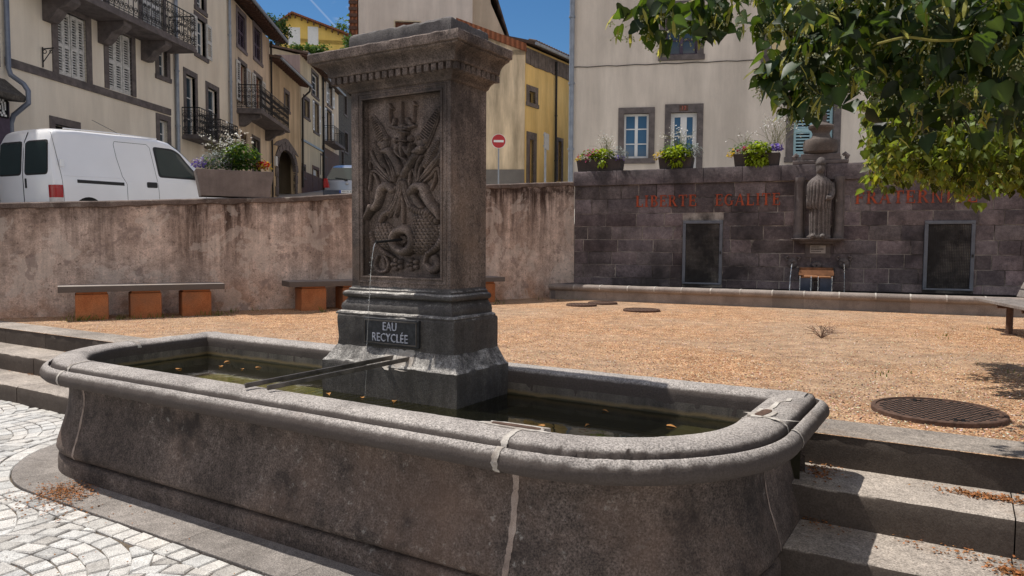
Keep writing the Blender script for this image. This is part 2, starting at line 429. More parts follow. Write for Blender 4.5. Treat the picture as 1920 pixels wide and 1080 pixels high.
for (pts, w) in (([(-.80,3.70),(-.795,3.80),(-.80,3.93),(-.76,3.98),(-.765,4.06),(-.70,4.10)], .012), ([(-.78,3.56),(-.72,3.52),(-.64,3.53),(-.615,3.54)], .012), ([(-.83,3.58),(-.88,3.60)], .012)):
    mb = MB(); mb.loft([[(p[0]-w*(1+.6*nz(i*1.3,5)), p[1]-w*.6, .8045), (p[0]+w*(1+.6*nz(i*1.7,2)), p[1]+w*.6, .8045)] for i, p in enumerate(pts)], closed=False)
    obj('mortar_joint', mb, M['mortar'], basin, shift=SH)

# ------------------------------------------------------------------ pillar
pillar = thing('fountain_pillar', 'square carved lava stone pillar with a moulded cornice standing in the basin', 'pillar', (*wxy(-3.12,3.88), .15), -ANG)
PS = (3.12, -3.88, -.15)
def rrings(levels, seg=14, jit=.0025):
    rings = []
    for (u0,u1,v0,v1,z) in levels:
        r = []
        for a, b in (((u0,v0),(u1,v0)),((u1,v0),(u1,v1)),((u1,v1),(u0,v1)),((u0,v1),(u0,v0))):
            for i in range(seg):
                x = a[0]+(b[0]-a[0])*i/seg; y = a[1]+(b[1]-a[1])*i/seg
                k = jit*(nz(x*14, y*14, z*14)+.8*nz(x*45, y*45, z*45))
                r.append((x+k*(1 if x > -3.12 else -1), y-k, z+k*.9))
        rings.append(r)
    return rings
L0, R0, F0, B0 = -3.535, -2.715, 3.70, 4.095
def lv(d, z, back=0): return (L0-d, R0+d, F0-d, B0+back*d, z)
def pl(name, levels, mat, cap=True, jit=.0025, seg=14):
    mb = MB(); mb.loft(rrings(levels, seg, jit), True, True, cap)
    return obj(name, mb, mat, pillar, 'sharp', shift=PS, angle=32)
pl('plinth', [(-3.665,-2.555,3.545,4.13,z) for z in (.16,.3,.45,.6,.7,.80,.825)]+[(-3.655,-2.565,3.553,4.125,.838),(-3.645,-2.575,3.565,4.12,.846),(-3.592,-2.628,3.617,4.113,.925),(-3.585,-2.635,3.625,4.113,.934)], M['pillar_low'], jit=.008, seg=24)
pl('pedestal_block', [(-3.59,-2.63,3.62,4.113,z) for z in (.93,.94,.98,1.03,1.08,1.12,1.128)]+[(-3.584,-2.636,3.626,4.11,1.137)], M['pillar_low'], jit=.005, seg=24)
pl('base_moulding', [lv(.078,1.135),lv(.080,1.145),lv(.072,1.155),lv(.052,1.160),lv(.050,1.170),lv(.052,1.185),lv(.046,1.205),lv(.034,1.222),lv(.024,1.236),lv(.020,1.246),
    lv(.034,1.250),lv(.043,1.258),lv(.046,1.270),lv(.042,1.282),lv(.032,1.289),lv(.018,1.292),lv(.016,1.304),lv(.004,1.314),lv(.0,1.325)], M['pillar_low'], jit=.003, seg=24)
# shaft with a sunk panel on the front
PU0, PU1, PZ0, PZ1 = -3.432, -2.788, 1.392, 2.548
mb = MB()
a = .035
mb.box(L0, F0+.06, 1.32, R0, B0, 2.61)
for (x0,z0,x1,z1) in ((L0,1.32,PU0,2.61),(PU1,1.32,R0,2.61),(PU0,1.32,PU1,PZ0),(PU0,PZ1,PU1,2.61)):
    mb.box(x0, F0, z0, x1, F0+.062, z1)
obj('shaft', mb, M['pillar'], pillar, shift=PS)
mb = MB()
for d, w, pr in ((.0, .014, .010), (-.034, .012, .006)):
    x0, x1, z0, z1 = PU0+d, PU1-d, PZ0+d, PZ1-d
    for (p, q) in (((x0-w,z0-w),(x1+w,z0)), ((x0-w,z1),(x1+w,z1+w)), ((x0-w,z0),(x0,z1)), ((x1,z0),(x1+w,z1))):
        mb.box(p[0], F0-pr, p[1], q[0], F0+.02, q[1])
obj('panel_frame', mb, M['pillar'], pillar, bevel=.004, shift=PS)
pl('cornice', [lv(.0,2.602),lv(.012,2.606),lv(.020,2.612),lv(.026,2.625),lv(.040,2.636),lv(.056,2.645),lv(.064,2.650),lv(.064,2.692),lv(.098,2.694),lv(.104,2.70),lv(.106,2.712),lv(.112,2.728),lv(.126,2.746),
    lv(.148,2.760),lv(.168,2.768),lv(.176,2.771),lv(.178,2.780),lv(.195,2.783),lv(.199,2.79),lv(.200,2.834),lv(.194,2.842),lv(.0,2.858)], M['pillar'], jit=.0035, seg=30)
mb = MB()
x = L0-.092
while x < R0+.092-.03:
    mb.box(x, F0-.094, 2.650, x+.036, F0-.06, 2.6935); x += .0555
y = F0-.07
while y < B0-.02:
    mb.box(R0+.06, y, 2.650, R0+.094, y+.036, 2.6935); mb.box(L0-.094, y, 2.650, L0-.06, y+.036, 2.6935); y += .0555
obj('dentil_band', mb, M['pillar'], pillar, bevel=.003, shift=PS)
M['cap'] = stone('cap_stone', (.11,.10,.097), (.17,.155,.15), 4, .88, .4, 150, .9, .006, streak=.2)
pl('cap_slab', [(-3.545,-2.705,3.69,4.10,z) for z in (2.84,2.87,2.92,2.965)]+[(-3.538,-2.712,3.697,4.095,2.979),(-3.52,-2.73,3.715,4.085,2.988)], M['cap'], jit=.006, seg=26)

# carved relief: a height field made of rounded strokes, measured on the panel plane
NV = Vector((SA, CA, 0)); PP = Vector((*wxy(-3.1, F0), 0))
def pz(x, y):
    P = atplane(x, y, PP, NV); return (uvw(P)[0], P.z)
def KA(X, Y): return pz(660+X/5.684, 170+Y/5.684)
def KB(X, Y): return pz(660+X/5.4, 340+Y/5.4)
GX, GZ = 300, 530
gu = np.linspace(PU0, PU1, GX); gz = np.linspace(PZ0, PZ1, GZ)
UU, ZZ = np.meshgrid(gu, gz)
H = np.zeros_like(UU)
def catm(pts, k=8):
    o = []
    P = [pts[0]]+list(pts)+[pts[-1]]
    for i in range(1, len(P)-2):
        p0, p1, p2, p3 = [np.array(q, float) for q in P[i-1:i+3]]
        for j in range(k):
            t = j/k
            o.append(.5*((2*p1)+(-p0+p2)*t+(2*p0-5*p1+4*p2-p3)*t*t+(-p0+3*p1-3*p2+p3)*t**3))
    o.append(np.array(pts[-1], float)); return o
def seg_d(p, q, r0, r1):
    d = q-p; L2 = max(d@d, 1e-9)
    t = np.clip(((UU-p[0])*d[0]+(ZZ-p[1])*d[1])/L2, 0, 1)
    dist = np.hypot(UU-p[0]-t*d[0], ZZ-p[1]-t*d[1])
    return dist/(r0+(r1-r0)*t), t
def stroke(pts, r, h, flat=.5, smooth=True, add=0.0, grooves=None, K=KA):
    """rounded stroke; pts in measured picture units, r radius in the same units (5.6 units = one pixel)"""
    global H
    P = [np.array(K(*p)) for p in pts]
    rs = r if isinstance(r, (list, tuple)) else [r]*len(P)
    S = .00061
    if smooth and len(P) > 2:
        Q = catm([(*p, rr*S) for p, rr in zip(P, rs)], 6)
        P = [q[:2] for q in Q]; rs = [q[2] for q in Q]
    else: rs = [rr*S for rr in rs]
    best = np.full_like(UU, 9.0); tt = np.zeros_like(UU); acc = 0.0
    for i in range(len(P)-1):
        d, t = seg_d(P[i], P[i+1], rs[i], rs[i+1])
        L = np.linalg.norm(P[i+1]-P[i])
        m = d < best; best[m] = d[m]; tt[m] = acc+t[m]*L; acc += L
    prof = np.where(best < 1, h*(1-best**2*(1-0))**flat if flat else h, 0) if True else 0
    prof = np.where(best < 1, h*np.power(np.clip(1-best**2.4, 0, 1), flat*.72), 0)
    if grooves:
        kind, per, amt = grooves
        if kind == 'x': prof = prof-np.where((best < .82), amt*(.5+.5*np.cos(2*PI*tt/per)), 0)*(best < 1)
        if kind == 'l': prof = prof-np.where(best < .9, amt*(.5+.5*np.cos(best*per)), 0)
        if kind == 's':
            row = np.floor(ZZ/.021); fu = ((UU/.030+.5*(row%2))%1)-.5; fz = (ZZ/.021)%1
            prof = prof-np.where(best < .93, amt*np.clip((fu*2)**2+(1-fz)*.9-.35, 0, 1), 0)
        if kind == 'g': prof = prof-np.where(best < .95, amt*np.maximum(.5+.5*np.cos(2*PI*tt/per), .5+.5*np.cos(best*9)), 0)
    prof = np.maximum(prof, 0)
    H = np.maximum(H, np.where(best < 1, prof+add, 0))
    return best
def A(*a, **k): return stroke(*a, K=KA, **k)
def Bs(*a, **k): return stroke(*a, K=KB, **k)
# trident
for pts, r in (([(370,330),(366,250),(364,150)],13),([(612,320),(618,230),(622,130)],13),([(487,380),(486,240),(485,115)],13)): A(pts, r, .030, .4)
for pts in ([(364,150),(385,180),(400,185)],[(622,130),(640,145),(650,135)],[(364,150),(355,130)],[(622,130),(612,105)]): A(pts, [13,10,4][:len(pts)], .030, .4)
A([(372,370),(420,385),(500,392),(570,380),(628,365)], [13,20,24,20,13], .034, .4)
A([(365,380),(400,350),(412,300)], [10,22,24], .032); A([(620,370),(580,340),(550,295)], [10,22,24], .032)
A([(500,380),(500,410),(505,440)], [40,44,40], .04); A([(465,405),(555,405)], 16, .044, smooth=False); A([(475,440),(550,440)], 14, .046, smooth=False)
A([(500,450),(500,520)], [34,24], .042, smooth=False); A([(470,525),(540,530)], 13, .044, smooth=False)
A([(410,520),(409,521)], 32, .032, smooth=False); A([(575,505),(576,506)], 36, .034, smooth=False)
A([(575,505),(576,506)], 15, .02, smooth=False)
# two tapered seed heads with cross ribs
for pts, rr in (([(160,265),(225,400),(285,545)], [32,62,86]), ([(870,200),(795,350),(705,520)], [36,70,98])):
    A(pts, [a+0 for a in rr], .020, .15)
    A(pts, [a-12 for a in rr], .031, .25, grooves=('x', .0165, .010))
for c in ((262,565),(322,505),(672,480),(745,530)): A([c,(c[0]+1,c[1])], 36, .036, .5, smooth=False); A([c,(c[0]+1,c[1])], 16, .041, .5, smooth=False)
# central bodies of the twisted stems
A([(300,640),(350,640),(390,690),(450,800),(470,880)], [26,44,40,44,34], .043)
A([(640,650),(690,620),(720,600)], [34,46,26], .046); A([(640,700),(600,760),(540,860),(520,900)], [42,40,36,30], .050)
A([(500,560),(495,620),(505,690)], [30,34,16], .042); A([(440,590),(430,640),(470,690),(545,740),(545,760)], [28,20,14,12,8], .036)
A([(530,600),(575,660),(600,590)], [20,34,24], .046); A([(620,560),(600,590)], [10,18], .05)
# maize cobs
A([(900,520),(850,610),(780,740),(750,790)], [34,58,54,40], .046, .5, grooves=('g', .0125, .008))
A([(185,540),(220,640),(270,750),(300,800)], [22,40,40,28], .034, .5, grooves=('g', .0125, .006))
A([(915,590),(900,680),(800,800),(700,930)], [24,30,26,10], .036)
A([(160,640),(200,740),(290,850),(390,960)], [16,26,22,8], .03)
# leaves
LV = [([(330,720),(370,800),(400,900),(405,960)],[8,16,18,14]),([(360,730),(395,800),(420,900)],[8,14,14]),([(300,760),(350,850),(385,950)],[8,16,14]),
      ([(150,830),(150,760),(180,750),(250,850),(370,960)],[8,14,18,16,10]),([(145,1060),(165,900),(195,850),(270,900),(350,980)],[8,16,20,18,12]),([(260,1070),(230,960),(200,880)],[6,14,12]),
      ([(700,690),(660,760),(640,860),(655,960)],[14,18,16,12]),([(740,730),(690,830),(670,950)],[12,18,14]),([(780,800),(740,880),(690,960)],[14,20,14]),
      ([(905,800),(920,720),(890,710),(830,800),(720,930)],[14,26,30,24,12]),([(900,1050),(895,900),(870,820),(800,900),(710,980)],[8,18,24,20,12]),([(800,1060),(840,960),(860,870)],[6,18,14]),
      ([(590,850),(575,900),(572,1000)],[14,12,5]),([(610,830),(640,900),(660,960)],[10,14,12])]
for p, r in LV: A(p, r, .031+.004*R.random(), .55, grooves=('l', 9, .004))
# swans
for p, r in (([(440,0),(430,120),(390,220),(330,330)],[30,40,46,40]),([(480,0),(500,110),(540,220),(600,300)],[24,34,44,40]),([(400,60),(370,170),(340,270)],[20,34,34]),
             ([(465,80),(440,200),(400,350)],[12,22,16]),([(470,150),(478,260),(480,420)],[10,16,12])): Bs(p, r, .034, .5, grooves=('l', 10, .005))
Bs([(700,440),(690,520),(640,580)], [190,205,170], .052, .6, grooves=('s',0,.009)); Bs([(270,520),(300,560),(380,600)], [130,140,130], .042, .6, grooves=('s',0,.009))
Bs([(870,450),(885,560),(830,660),(730,740)], [30,38,34,22], .045, .5, grooves=('x', .02, .006))
Bs([(150,520),(180,620),(270,710),(380,770)], [22,30,28,14], .036, .5, grooves=('x', .02, .005))
Bs([(560,260),(640,300),(740,330),(830,400)], [30,40,44,36], .050, .5, grooves=('x', .022, .008))
Bs([(265,400),(290,340),(340,310)], [24,36,24], .045)
Bs([(380,90),(330,40),(270,70),(250,150),(225,230),(190,270)], [40,46,46,40,36,36], .050, .5); Bs([(175,255),(160,290),(118,382)], [40,30,10], .056, .5)
Bs([(570,110),(620,50),(690,60),(720,140),(770,230),(820,280)], [38,44,46,44,44,46], .056, .5); Bs([(800,260),(840,310),(880,380)], [50,40,14], .060, .5)
Bs([(580,140),(620,210),(670,260)], [34,40,30], .04)
ring = [(500+100*math.cos(w), 600+112*math.sin(w)) for w in [i*PI/10 for i in range(20)]]
Bs(ring+[ring[0]], 48, .062, .5); 
hole = Bs([(485,590),(486,591)], 45, .03, .5, smooth=False)
H[hole < .9] = .026
for c in ((412,840),(568,843)):
    for k in range(5):
        w = PI/2+k*2*PI/5+.3
        Bs([(c[0]+38*math.cos(w), c[1]+42*math.sin(w)), (c[0]+44*math.cos(w), c[1]+46*math.sin(w))], 31, .030, .6, smooth=False)
    Bs([c,(c[0]+1,c[1])], 20, .036, .5, smooth=False)
Bs([(225,760),(195,850),(240,915),(310,900),(330,820),(290,740)], [14,20,20,20,18,8], .032); Bs([(260,800),(280,860)], [30,20], .02)
Bs([(800,780),(830,850),(770,900),(720,850)], [44,48,44,24], .036); Bs([(720,740),(700,840),(750,880)], [18,22,34], .034)
H = H*1.5+np.array([[.0012*nz(u*40, z*40)+.0008*nz(u*110, z*110, 2) for u in gu] for z in gz])
# soften slightly
for _ in range(1):
    H[1:-1,1:-1] = .72*H[1:-1,1:-1]+.07*(H[:-2,1:-1]+H[2:,1:-1]+H[1:-1,:-2]+H[1:-1,2:])
mb = MB()
PB = F0+.070
mb.v = [(UU[j,i], PB-H[j,i], ZZ[j,i]) for j in range(GZ) for i in range(GX)]
mb.f = [(j*GX+i, j*GX+i+1, (j+1)*GX+i+1, (j+1)*GX+i) for j in range(GZ-1) for i in range(GX-1)]
mb.m = [0]*len(mb.f); mb.c = [None]*len(mb.f)
obj('relief_carving', mb, M['pillar'], pillar, 'all', shift=PS)
# spout
s0 = Vector((*KB(485,590), 0)); s0 = Vector((s0.x, F0+.02, s0.y))
nU = Vector((s0.x-.055, F0-.17, s0.z-.018))
mb = MB(); mb.tube([s0, nU], .0085, 10); mb.tube([nU+Vector((.004,.012,.001)), nU], .0115, 10)
obj('spout', mb, M['iron'], pillar, True, shift=PS)
# plaque
mb = MB(); q0, q1 = -3.345, -2.885; zq0, zq1 = .952, 1.128
mb.box(q0, 3.597, zq0, q1, 3.64, zq1); plq = obj('plaque', mb, plain('dark_plaque', (.035,.035,.038), .5, .4, .1, .5, 150, .4, 40), pillar, bevel=.004, shift=PS)
mb = MB(); w = .007
for (x0,z0,x1,z1) in ((q0+.012,zq0+.012,q1-.012,zq0+.012+w),(q0+.012,zq1-.012-w,q1-.012,zq1-.012),(q0+.012,zq0+.012+w,q0+.012+w,zq1-.012-w),(q1-.012-w,zq0+.012+w,q1-.012,zq1-.012-w)):
    mb.box(x0, 3.592, z0, x1, 3.5985, z1)
obj('plaque_border', mb, M['iron_bar'], plq, shift=PS)
def text_mesh(s, size, thick, mat, name, parent, Mx):
    cu = bpy.data.curves.new(name, 'FONT'); cu.body = s; cu.size = size; cu.extrude = thick; cu.align_x = 'CENTER'; cu.align_y = 'CENTER'; cu.resolution_u = 2; cu.space_character = 1.05
    o = bpy.data.objects.new(name+'_tmp', cu); COL.objects.link(o)
    dg = bpy.context.evaluated_depsgraph_get()
    me = bpy.data.meshes.new_from_object(o.evaluated_get(dg)); me.name = name
    bpy.data.objects.remove(o); bpy.data.curves.remove(cu)
    me.transform(Mx); me.materials.clear(); me.materials.append(mat)
    o = bpy.data.objects.new(name, me); COL.objects.link(o); o.parent = parent
    return o
M['letter'] = plain('pale_letter_paint', (.42,.43,.50), .5, .3, 0, .3, 90, .3, 40)
XZ = Matrix.Rotation(PI/2, 4, 'X')
for s, z, sz in (('EAU', 1.075, .068), ('RECYCLÉE', 1.003, .068)):
    o = text_mesh(s, sz, .003, M['letter'], 'lettering', plq, Matrix.Translation((-3.115+3.12, 3.5935-3.88, z-.15)) @ XZ @ Matrix.Diagonal((.92,1.12,1,1)))
# lime scale on the plinth chamfer where the bars rest
mb = MB()
for (u, v, rx, ry, sd) in ((-3.11,3.585,.05,.042,2), (-2.98,3.582,.075,.042,7)):
    b = blob(u, v, 0, rx, ry, 20, sd, .5)
    mb.add([(p[0], p[1], .846+(p[1]-3.565)*1.53+.008) for p in b], [tuple(range(20))])
obj('lime_scale', mb, M['mortar'], pillar, shift=PS)
# bars
for k, (a, b) in enumerate((((-3.335,2.655),(-3.085,3.60)), ((-3.185,2.68),(-2.955,3.60)))):
    a3 = Vector((a[0],a[1],.812)); b3 = Vector((b[0],b[1],.872)); t = (b3-a3).normalized(); sd = t.cross(Vector((0,0,1))).normalized(); up = sd.cross(t)
    w, h = .007, .026
    mb = MB(); mb.hexa([p+x for p, x in [(a3,-sd*w),(a3,sd*w),(b3,sd*w),(b3,-sd*w)]]+[p+x+up*h for p, x in [(a3,-sd*w),(a3,sd*w),(b3,sd*w),(b3,-sd*w)]])
    mb.v = [(p[0]-a[0], p[1]-a[1], p[2]-.812) for p in mb.v]
    o = obj('iron_bar', mb, M['iron_bar'], None, bevel=.002, loc=(*wxy(*a), .812), rotz=-ANG)
    tag(o, ('rusty iron bar across the basin, nearer the left end' if k == 0 else 'rusty iron bar across the basin, second from the left end'), 'iron bar', 'iron bars spanning the basin')
# water jet from the spout
def jet_mat():
    t = NT('falling_water'); co = t.coords(scale=(1,1,.25)); n = t.noise(co, 60, 3)
    gl = t.n('BsdfGlossy', Roughness=.1, Color=(1,1,1)); tr = t.n('BsdfTransparent', Color=(1,1,1)); df = t.n('BsdfDiffuse', Color=(.85,.88,.9))
    m1 = t.n('MixShader', _0=.5, _1=gl.outputs[0], _2=df.outputs[0])
    mx = t.n('MixShader', _0=t.mr(n, .4, .6, .25, .8), _1=tr.outputs[0], _2=m1.outputs[0])
    t.t.links.new(mx.outputs[0], t.out.inputs[0]); return t.m
M['jet'] = jet_mat()
def jet(mb, p0, vel, h, r0=.004, n=26, seed=0, drops=True):
    pts, rs = [], []
    T = math.sqrt(2*h/9.81)
    for i in range(n+1):
        t = T*i/n
        p = Vector(p0)+Vector(vel)*t+Vector((0,0,-4.9*t*t))
        p += Vector((nz(i*.9,seed),nz(i*.9,seed+9),0))*.003*i/n*2
        pts.append(p); rs.append(r0*(.55+.8*abs(nz(i*1.1,seed+3)))*(1 if i < n*.5 else .8))
    mb.tube(pts, rs, 6)
    if drops:
        for i in range(int(n*1.2)):
            p = pts[R.randrange(n//3, n)]+Vector((R.gauss(0,.008),R.gauss(0,.008),R.gauss(0,.015))); r = R.uniform(.0015,.004)
            mb.lathe([(.0001,-r),(r,0),(.0001,r)], 5, p, False)
mb = MB(); jet(mb, (0,0,0), (-.12,-.10,0), nU.z-.63, .0026)
o = obj('water_jet', mb, M['jet'], None, True, loc=(*wxy(nU.x, nU.y), nU.z-.005), rotz=-ANG)
tag(o, 'thin broken stream of water falling from the carved pillar spout', 'water jet')
# ------------------------------------------------------------------ ground
def nearpt(p, poly):  # inside test
    x, y = p; c = False; j = len(poly)-1
    for i in range(len(poly)):
        xi, yi = poly[i]; xj, yj = poly[j]
        if (yi > y) != (yj > y) and x < (xj-xi)*(y-yi)/(yj-yi)+xi: c = not c
        j = i
    return c
M['ground'] = stone('ground_earth', (.12,.10,.085), (.2,.17,.14), .8, .95, .3, 40, .5, .02)
mb = MB(); mb.add([(-500,-500,-.05),(500,-500,-.05),(500,500,-.05),(-500,500,-.05)], [(0,1,2,3)])
struct('ground', mb, M['ground'])
# joint bed of the setts
mb = MB(); U0, U1, V0, V1 = -15, 6, -6, 3.62
mb.add([(*wxy(U0,V0),0),(*wxy(U1,V0),0),(*wxy(U1,V1),0),(*wxy(U0,V1),0)], [(0,1,2,3)])
struct('cobble_bed', mb, M['sett_joint'])
# border slabs around the basin
def bo(d): return [off(p, d) for p in OUT]
inner, outer = bo(.10), bo(-.175)
mb = MB(); i0, i1 = nearest(UL, 3.6), nearest(UR, 3.6)
acc = 0; start = i0; lens = 0
def slab(a, b):
    if b-a < 1: return
    c = .82+.36*R.random(); mb.col = c
    dz = R.uniform(-.001,.002)
    ring = [inner[i] for i in range(a, b+1)]+[outer[i] for i in range(b, a-1, -1)]
    cx = sum(p[0] for p in ring)/len(ring); cy = sum(p[1] for p in ring)/len(ring)
    n = len(ring)
    mb.add([(p[0],p[1],.022+dz) for p in ring]+[(p[0],p[1],-.01) for p in ring], [tuple(range(n))]+[((i+1)%n,i,n+i,n+(i+1)%n) for i in range(n)])
i = i0; tgt = .7
while i < i1:
    L = 0; j = i
    while j < i1 and L < tgt: L += math.dist(outer[j], outer[j+1]); j += 1
    slab(i, j); i = j
    # narrow joint
    gx = 0
    tgt = R.uniform(.28,.5) if i < i0+140 else R.uniform(.6,.95)
struct('stone_border', mb, M['slab'], bevel=.004, shift=SH, loc=OW, rotz=-ANG)
# setts
mb = MB()
def sett(q, h=.0):
    n = len(q); c = .86+.22*R.random()
    if R.random() < .15: c *= .75
    tint = R.uniform(-.012,.03); mb.col = (c+tint, c, c-tint)
    cx = sum(p[0] for p in q)/n; cy = sum(p[1] for p in q)/n
    z = .016+R.uniform(-.003,.004); tx, ty = R.uniform(-.03,.03), R.uniform(-.03,.03)
    top = []; low = []; mid = []
    for p in q:
        px, py = p[0]+R.uniform(-.0025,.0025), p[1]+R.uniform(-.0025,.0025)
        dx, dy = px-cx, py-cy; l = math.hypot(dx, dy) or 1; k = max(.6, 1-.009/l)
        low.append((px, py, -.005)); top.append((cx+dx*k, cy+dy*k, z+dx*tx+dy*ty)); mid.append((px, py, z+dx*tx+dy*ty-.007))
    mb.add(low+mid+top, [tuple(range(2*n,3*n))]+[(i,(i+1)%n,n+(i+1)%n,n+i) for i in range(n)]+[(n+i,n+(i+1)%n,2*n+(i+1)%n,2*n+i) for i in range(n)])
def clip(poly, p, nrm):
    out = []
    for a, b in zip(poly, poly[1:]+poly[:1]):
        da = (a[0]-p[0])*nrm[0]+(a[1]-p[1])*nrm[1]; db = (b[0]-p[0])*nrm[0]+(b[1]-p[1])*nrm[1]
        if da >= 0: out.append(a)
        if (da >= 0) != (db >= 0): t = da/(da-db); out.append((a[0]+(b[0]-a[0])*t, a[1]+(b[1]-a[1])*t))
    return out
def area(p): return abs(sum(a[0]*b[1]-b[0]*a[1] for a, b in zip(p, p[1:]+p[:1])))/2
b1, b2 = bo(-.186), bo(-.186-.115)
# one row that follows the border
i = i0
while i < i1-6:
    L = 0; j = i; tgt = R.uniform(.095,.15)
    while j < i1-1 and L < tgt: L += math.dist(b1[j], b1[j+1]); j += 1
    g = .005
    a, b, c, d = Vector(b2[i]), Vector(b2[j]), Vector(b1[j]), Vector(b1[i])
    def shr(p, q): e = (q-p); l = e.length; return p+e*(g/l), q-e*(g/l)
    a, b = shr(a, b); d, c = shr(d, c)
    sett([a, b, c, d]); i = j
lim = bo(-.186-.125)
limpoly = [lim[k] for k in range(i0, i1+1)]+[(UR+.5,6),(UL-.5,6)]
# segmental arcs: each column of arcs is W wide
W = 1.02; BU = .21
ncol = int((1.5-(-9.5))/W)
for ci in range(ncol):
    uc = -9.5+W*(ci+.5); phase = R.uniform(0,.1)
    for k in range(-14, 54):
        vb = -2.2+k*.112+phase
        if vb > 3.7: break
        n = 8; xs = [0]
        for q in range(n): xs.append(xs[-1]+R.uniform(.75,1.3))
        xs = [x/xs[-1]*W-W/2 for x in xs]
        def arcv(x): return vb+BU*(1-(x/(W/2))**2)
        h = .099
        for q in range(n):
            x0, x1 = xs[q]+.0065, xs[q+1]-.0065
            pts = []
            for x, s_ in ((x0,0),(x1,0),(x1,h),(x0,h)):
                sl = BU*2*x/(W/2)**2*.11*(1-(2*abs(x)/W)**6)*s_/h*.55
                pts.append((uc+x+sl, arcv(x)+s_))
            c = (sum(p[0] for p in pts)/4, sum(p[1] for p in pts)/4)
            if c[1] > 3.62 or c[0] > 3.5: continue
            if any(nearpt(p, limpoly) for p in pts):
                m = min(range(i0, i1+1), key=lambda t: (lim[t][0]-c[0])**2+(lim[t][1]-c[1])**2)
                pts = clip(pts, lim[m], OUT[m][2:4])
                if len(pts) < 3 or area(pts) < .0018: continue
            sett(pts)
struct('cobble_paving', mb, M['sett'], shift=SH, loc=OW, rotz=-ANG)
# ------------------------------------------------------------------ steps up to the gravel court
def step_run(u0, u1, name, breaks):
    mb = MB()
    for z0, z1, v0, v1 in ((-.02,.18,3.60,4.06),(.10,.36,4.03,4.50),(.28,.545,4.47,4.86)):
        u = u0
        while u < u1-.05:
            e = min(u+R.uniform(.85,1.25), u1)
            mb.col = .82+.3*R.random(); j = R.uniform(-.003,.003)
            nx = max(1, int((e-u)/.06))
            rings = []
            for k in range(nx+1):
                x = u+.003+(e-u-.006)*k/nx
                f = lambda q: .004*nz(x*7, q, z1)+.003*nz(x*25, q, z1+2)
                ck = 0
                if name == 'steps' and z1 > .5 and .02 < x-.0 < .5 and u0 > -2:   # broken nosing
                    w = math.sin(PI*(x-.02)/.48); ck = w*(.05+.03*nz(x*15, 3))
                rings.append([(x, v0+j+f(1)+ck*.15, z0),(x, v0+j+f(2)+ck*.25, z1-.075-ck*.3),(x, v0+j+.004+f(3)+ck*.5, z1-.02-ck*.55),(x, v0+j+.010+f(4)+ck*.25, z1-.005-f(5)-ck*.18),(x, v0+j+.025+f(4)+ck*.2, z1-f(6)),(x, v0+.2+ck, z1+.3*f(7)),(x, v1, z1),(x, v1, z0)])
            mb.loft([r[::-1] for r in rings], True, True, True)
            u = e
    struct(name, mb, M['steps'], shift=SH, loc=OW, rotz=-ANG, smooth=True, angle=40)
step_run(-.79, 5.5, 'steps', None)
step_run(-15, -5.86, 'steps', None)
# ------------------------------------------------------------------ gravel court
def gravel_mat():
    t = NT('pink_gravel'); co = t.coords()
    v1 = t.n('TexVoronoi', Vector=co, Scale=60); v2 = t.n('TexVoronoi', Vector=co, Scale=115)
    r1 = t.n('SeparateColor', Color=v1.outputs['Color']).outputs[0]
    r2 = t.n('SeparateColor', Color=v2.outputs['Color']).outputs[1]
    big = t.noise(co, .42, 7, .62); mid = t.noise(co, 5, 5, .7)
    c = t.mix(r1, (.29,.122,.055,1), (.58,.325,.165,1))
    c = t.mix(t.mr(r2, .74, .82, 0, .8), c, (.78,.56,.36,1))
    c = t.mix(t.mr(r2, .04, .30, .92, 0), c, (.06,.036,.026,1))
    c = t.mix(t.mr(big, .42, .60, 0, .68), c, (.40,.285,.195,1))
    c = t.scale(c, t.mr(mid, .3, .7, .62, 1.25))
    h = t.math('ADD', t.math('MULTIPLY', v1.outputs['Distance'], -1.6), t.math('MULTIPLY', v2.outputs['Distance'], -.8))
    t.bsdf(c, .92, t.bump(h, 1.0, .0045), .15); return t.m
M['gravel'] = gravel_mat()
WALLP = [(-19,3.9),(-13,7.2),(-7.14,10.27),(-3.53,12.19),(-1.1,13.72),(1.30,15.57)]      # foot of the retaining wall
g = [wxy(-16,4.47), wxy(7,4.47), (12,10), (9.3,12.6), (8.45,12.9), (1.4,15.8)]+[(p[0]-.1,p[1]+.15) for p in WALLP[::-1][1:]]
mb = MB(); mb.add([(p[0],p[1],.54) for p in g], [tuple(range(len(g)))])
struct('gravel_court', mb, M['gravel'])
# loose stones give the court its grain
mb = MB(); cnt = 0
PALG = [(.35,.165,.085),(.46,.25,.135),(.60,.40,.25),(.20,.095,.055),(.78,.64,.50),(.05,.038,.032),(.40,.27,.18),(.34,.28,.24)]
while cnt < 42000:
    y = 3.6+9*R.random()**1.6; x = R.uniform(-.75,.75)*y
    P = (x, y); u, v = uvw(P)
    if v < 4.9 and not (-5.9 < u < -.65 and v > 4.44): continue
    if not nearpt(P, g): continue
    s = R.uniform(.004,.0085); a = R.random()*6.28; ca_, sa_ = math.cos(a), math.sin(a)
    mb.col = tuple(k*R.uniform(.8,1.2) for k in R.choice(PALG))
    e = [(1.2,0,.35),(0,.9,.3),(-1,0,.35),(0,-.8,.3),(.1,.1,.9)]
    mb.add([(x+s*(p[0]*ca_-p[1]*sa_), y+s*(p[0]*sa_+p[1]*ca_), .541+s*p[2]*R.uniform(.7,1.1)) for p in e], [(0,1,4),(1,2,4),(2,3,4),(3,0,4)])
    cnt += 1
t = NT('loose_stone'); a = t.n('Attribute', {'attribute_name': 'Col'}); t.bsdf(a.outputs['Color'], .9, None, .15); M['pebble'] = t.m
stuff('loose_gravel', mb, M['pebble'], 'loose pinkish and grey gravel stones spread over the court', 'gravel')
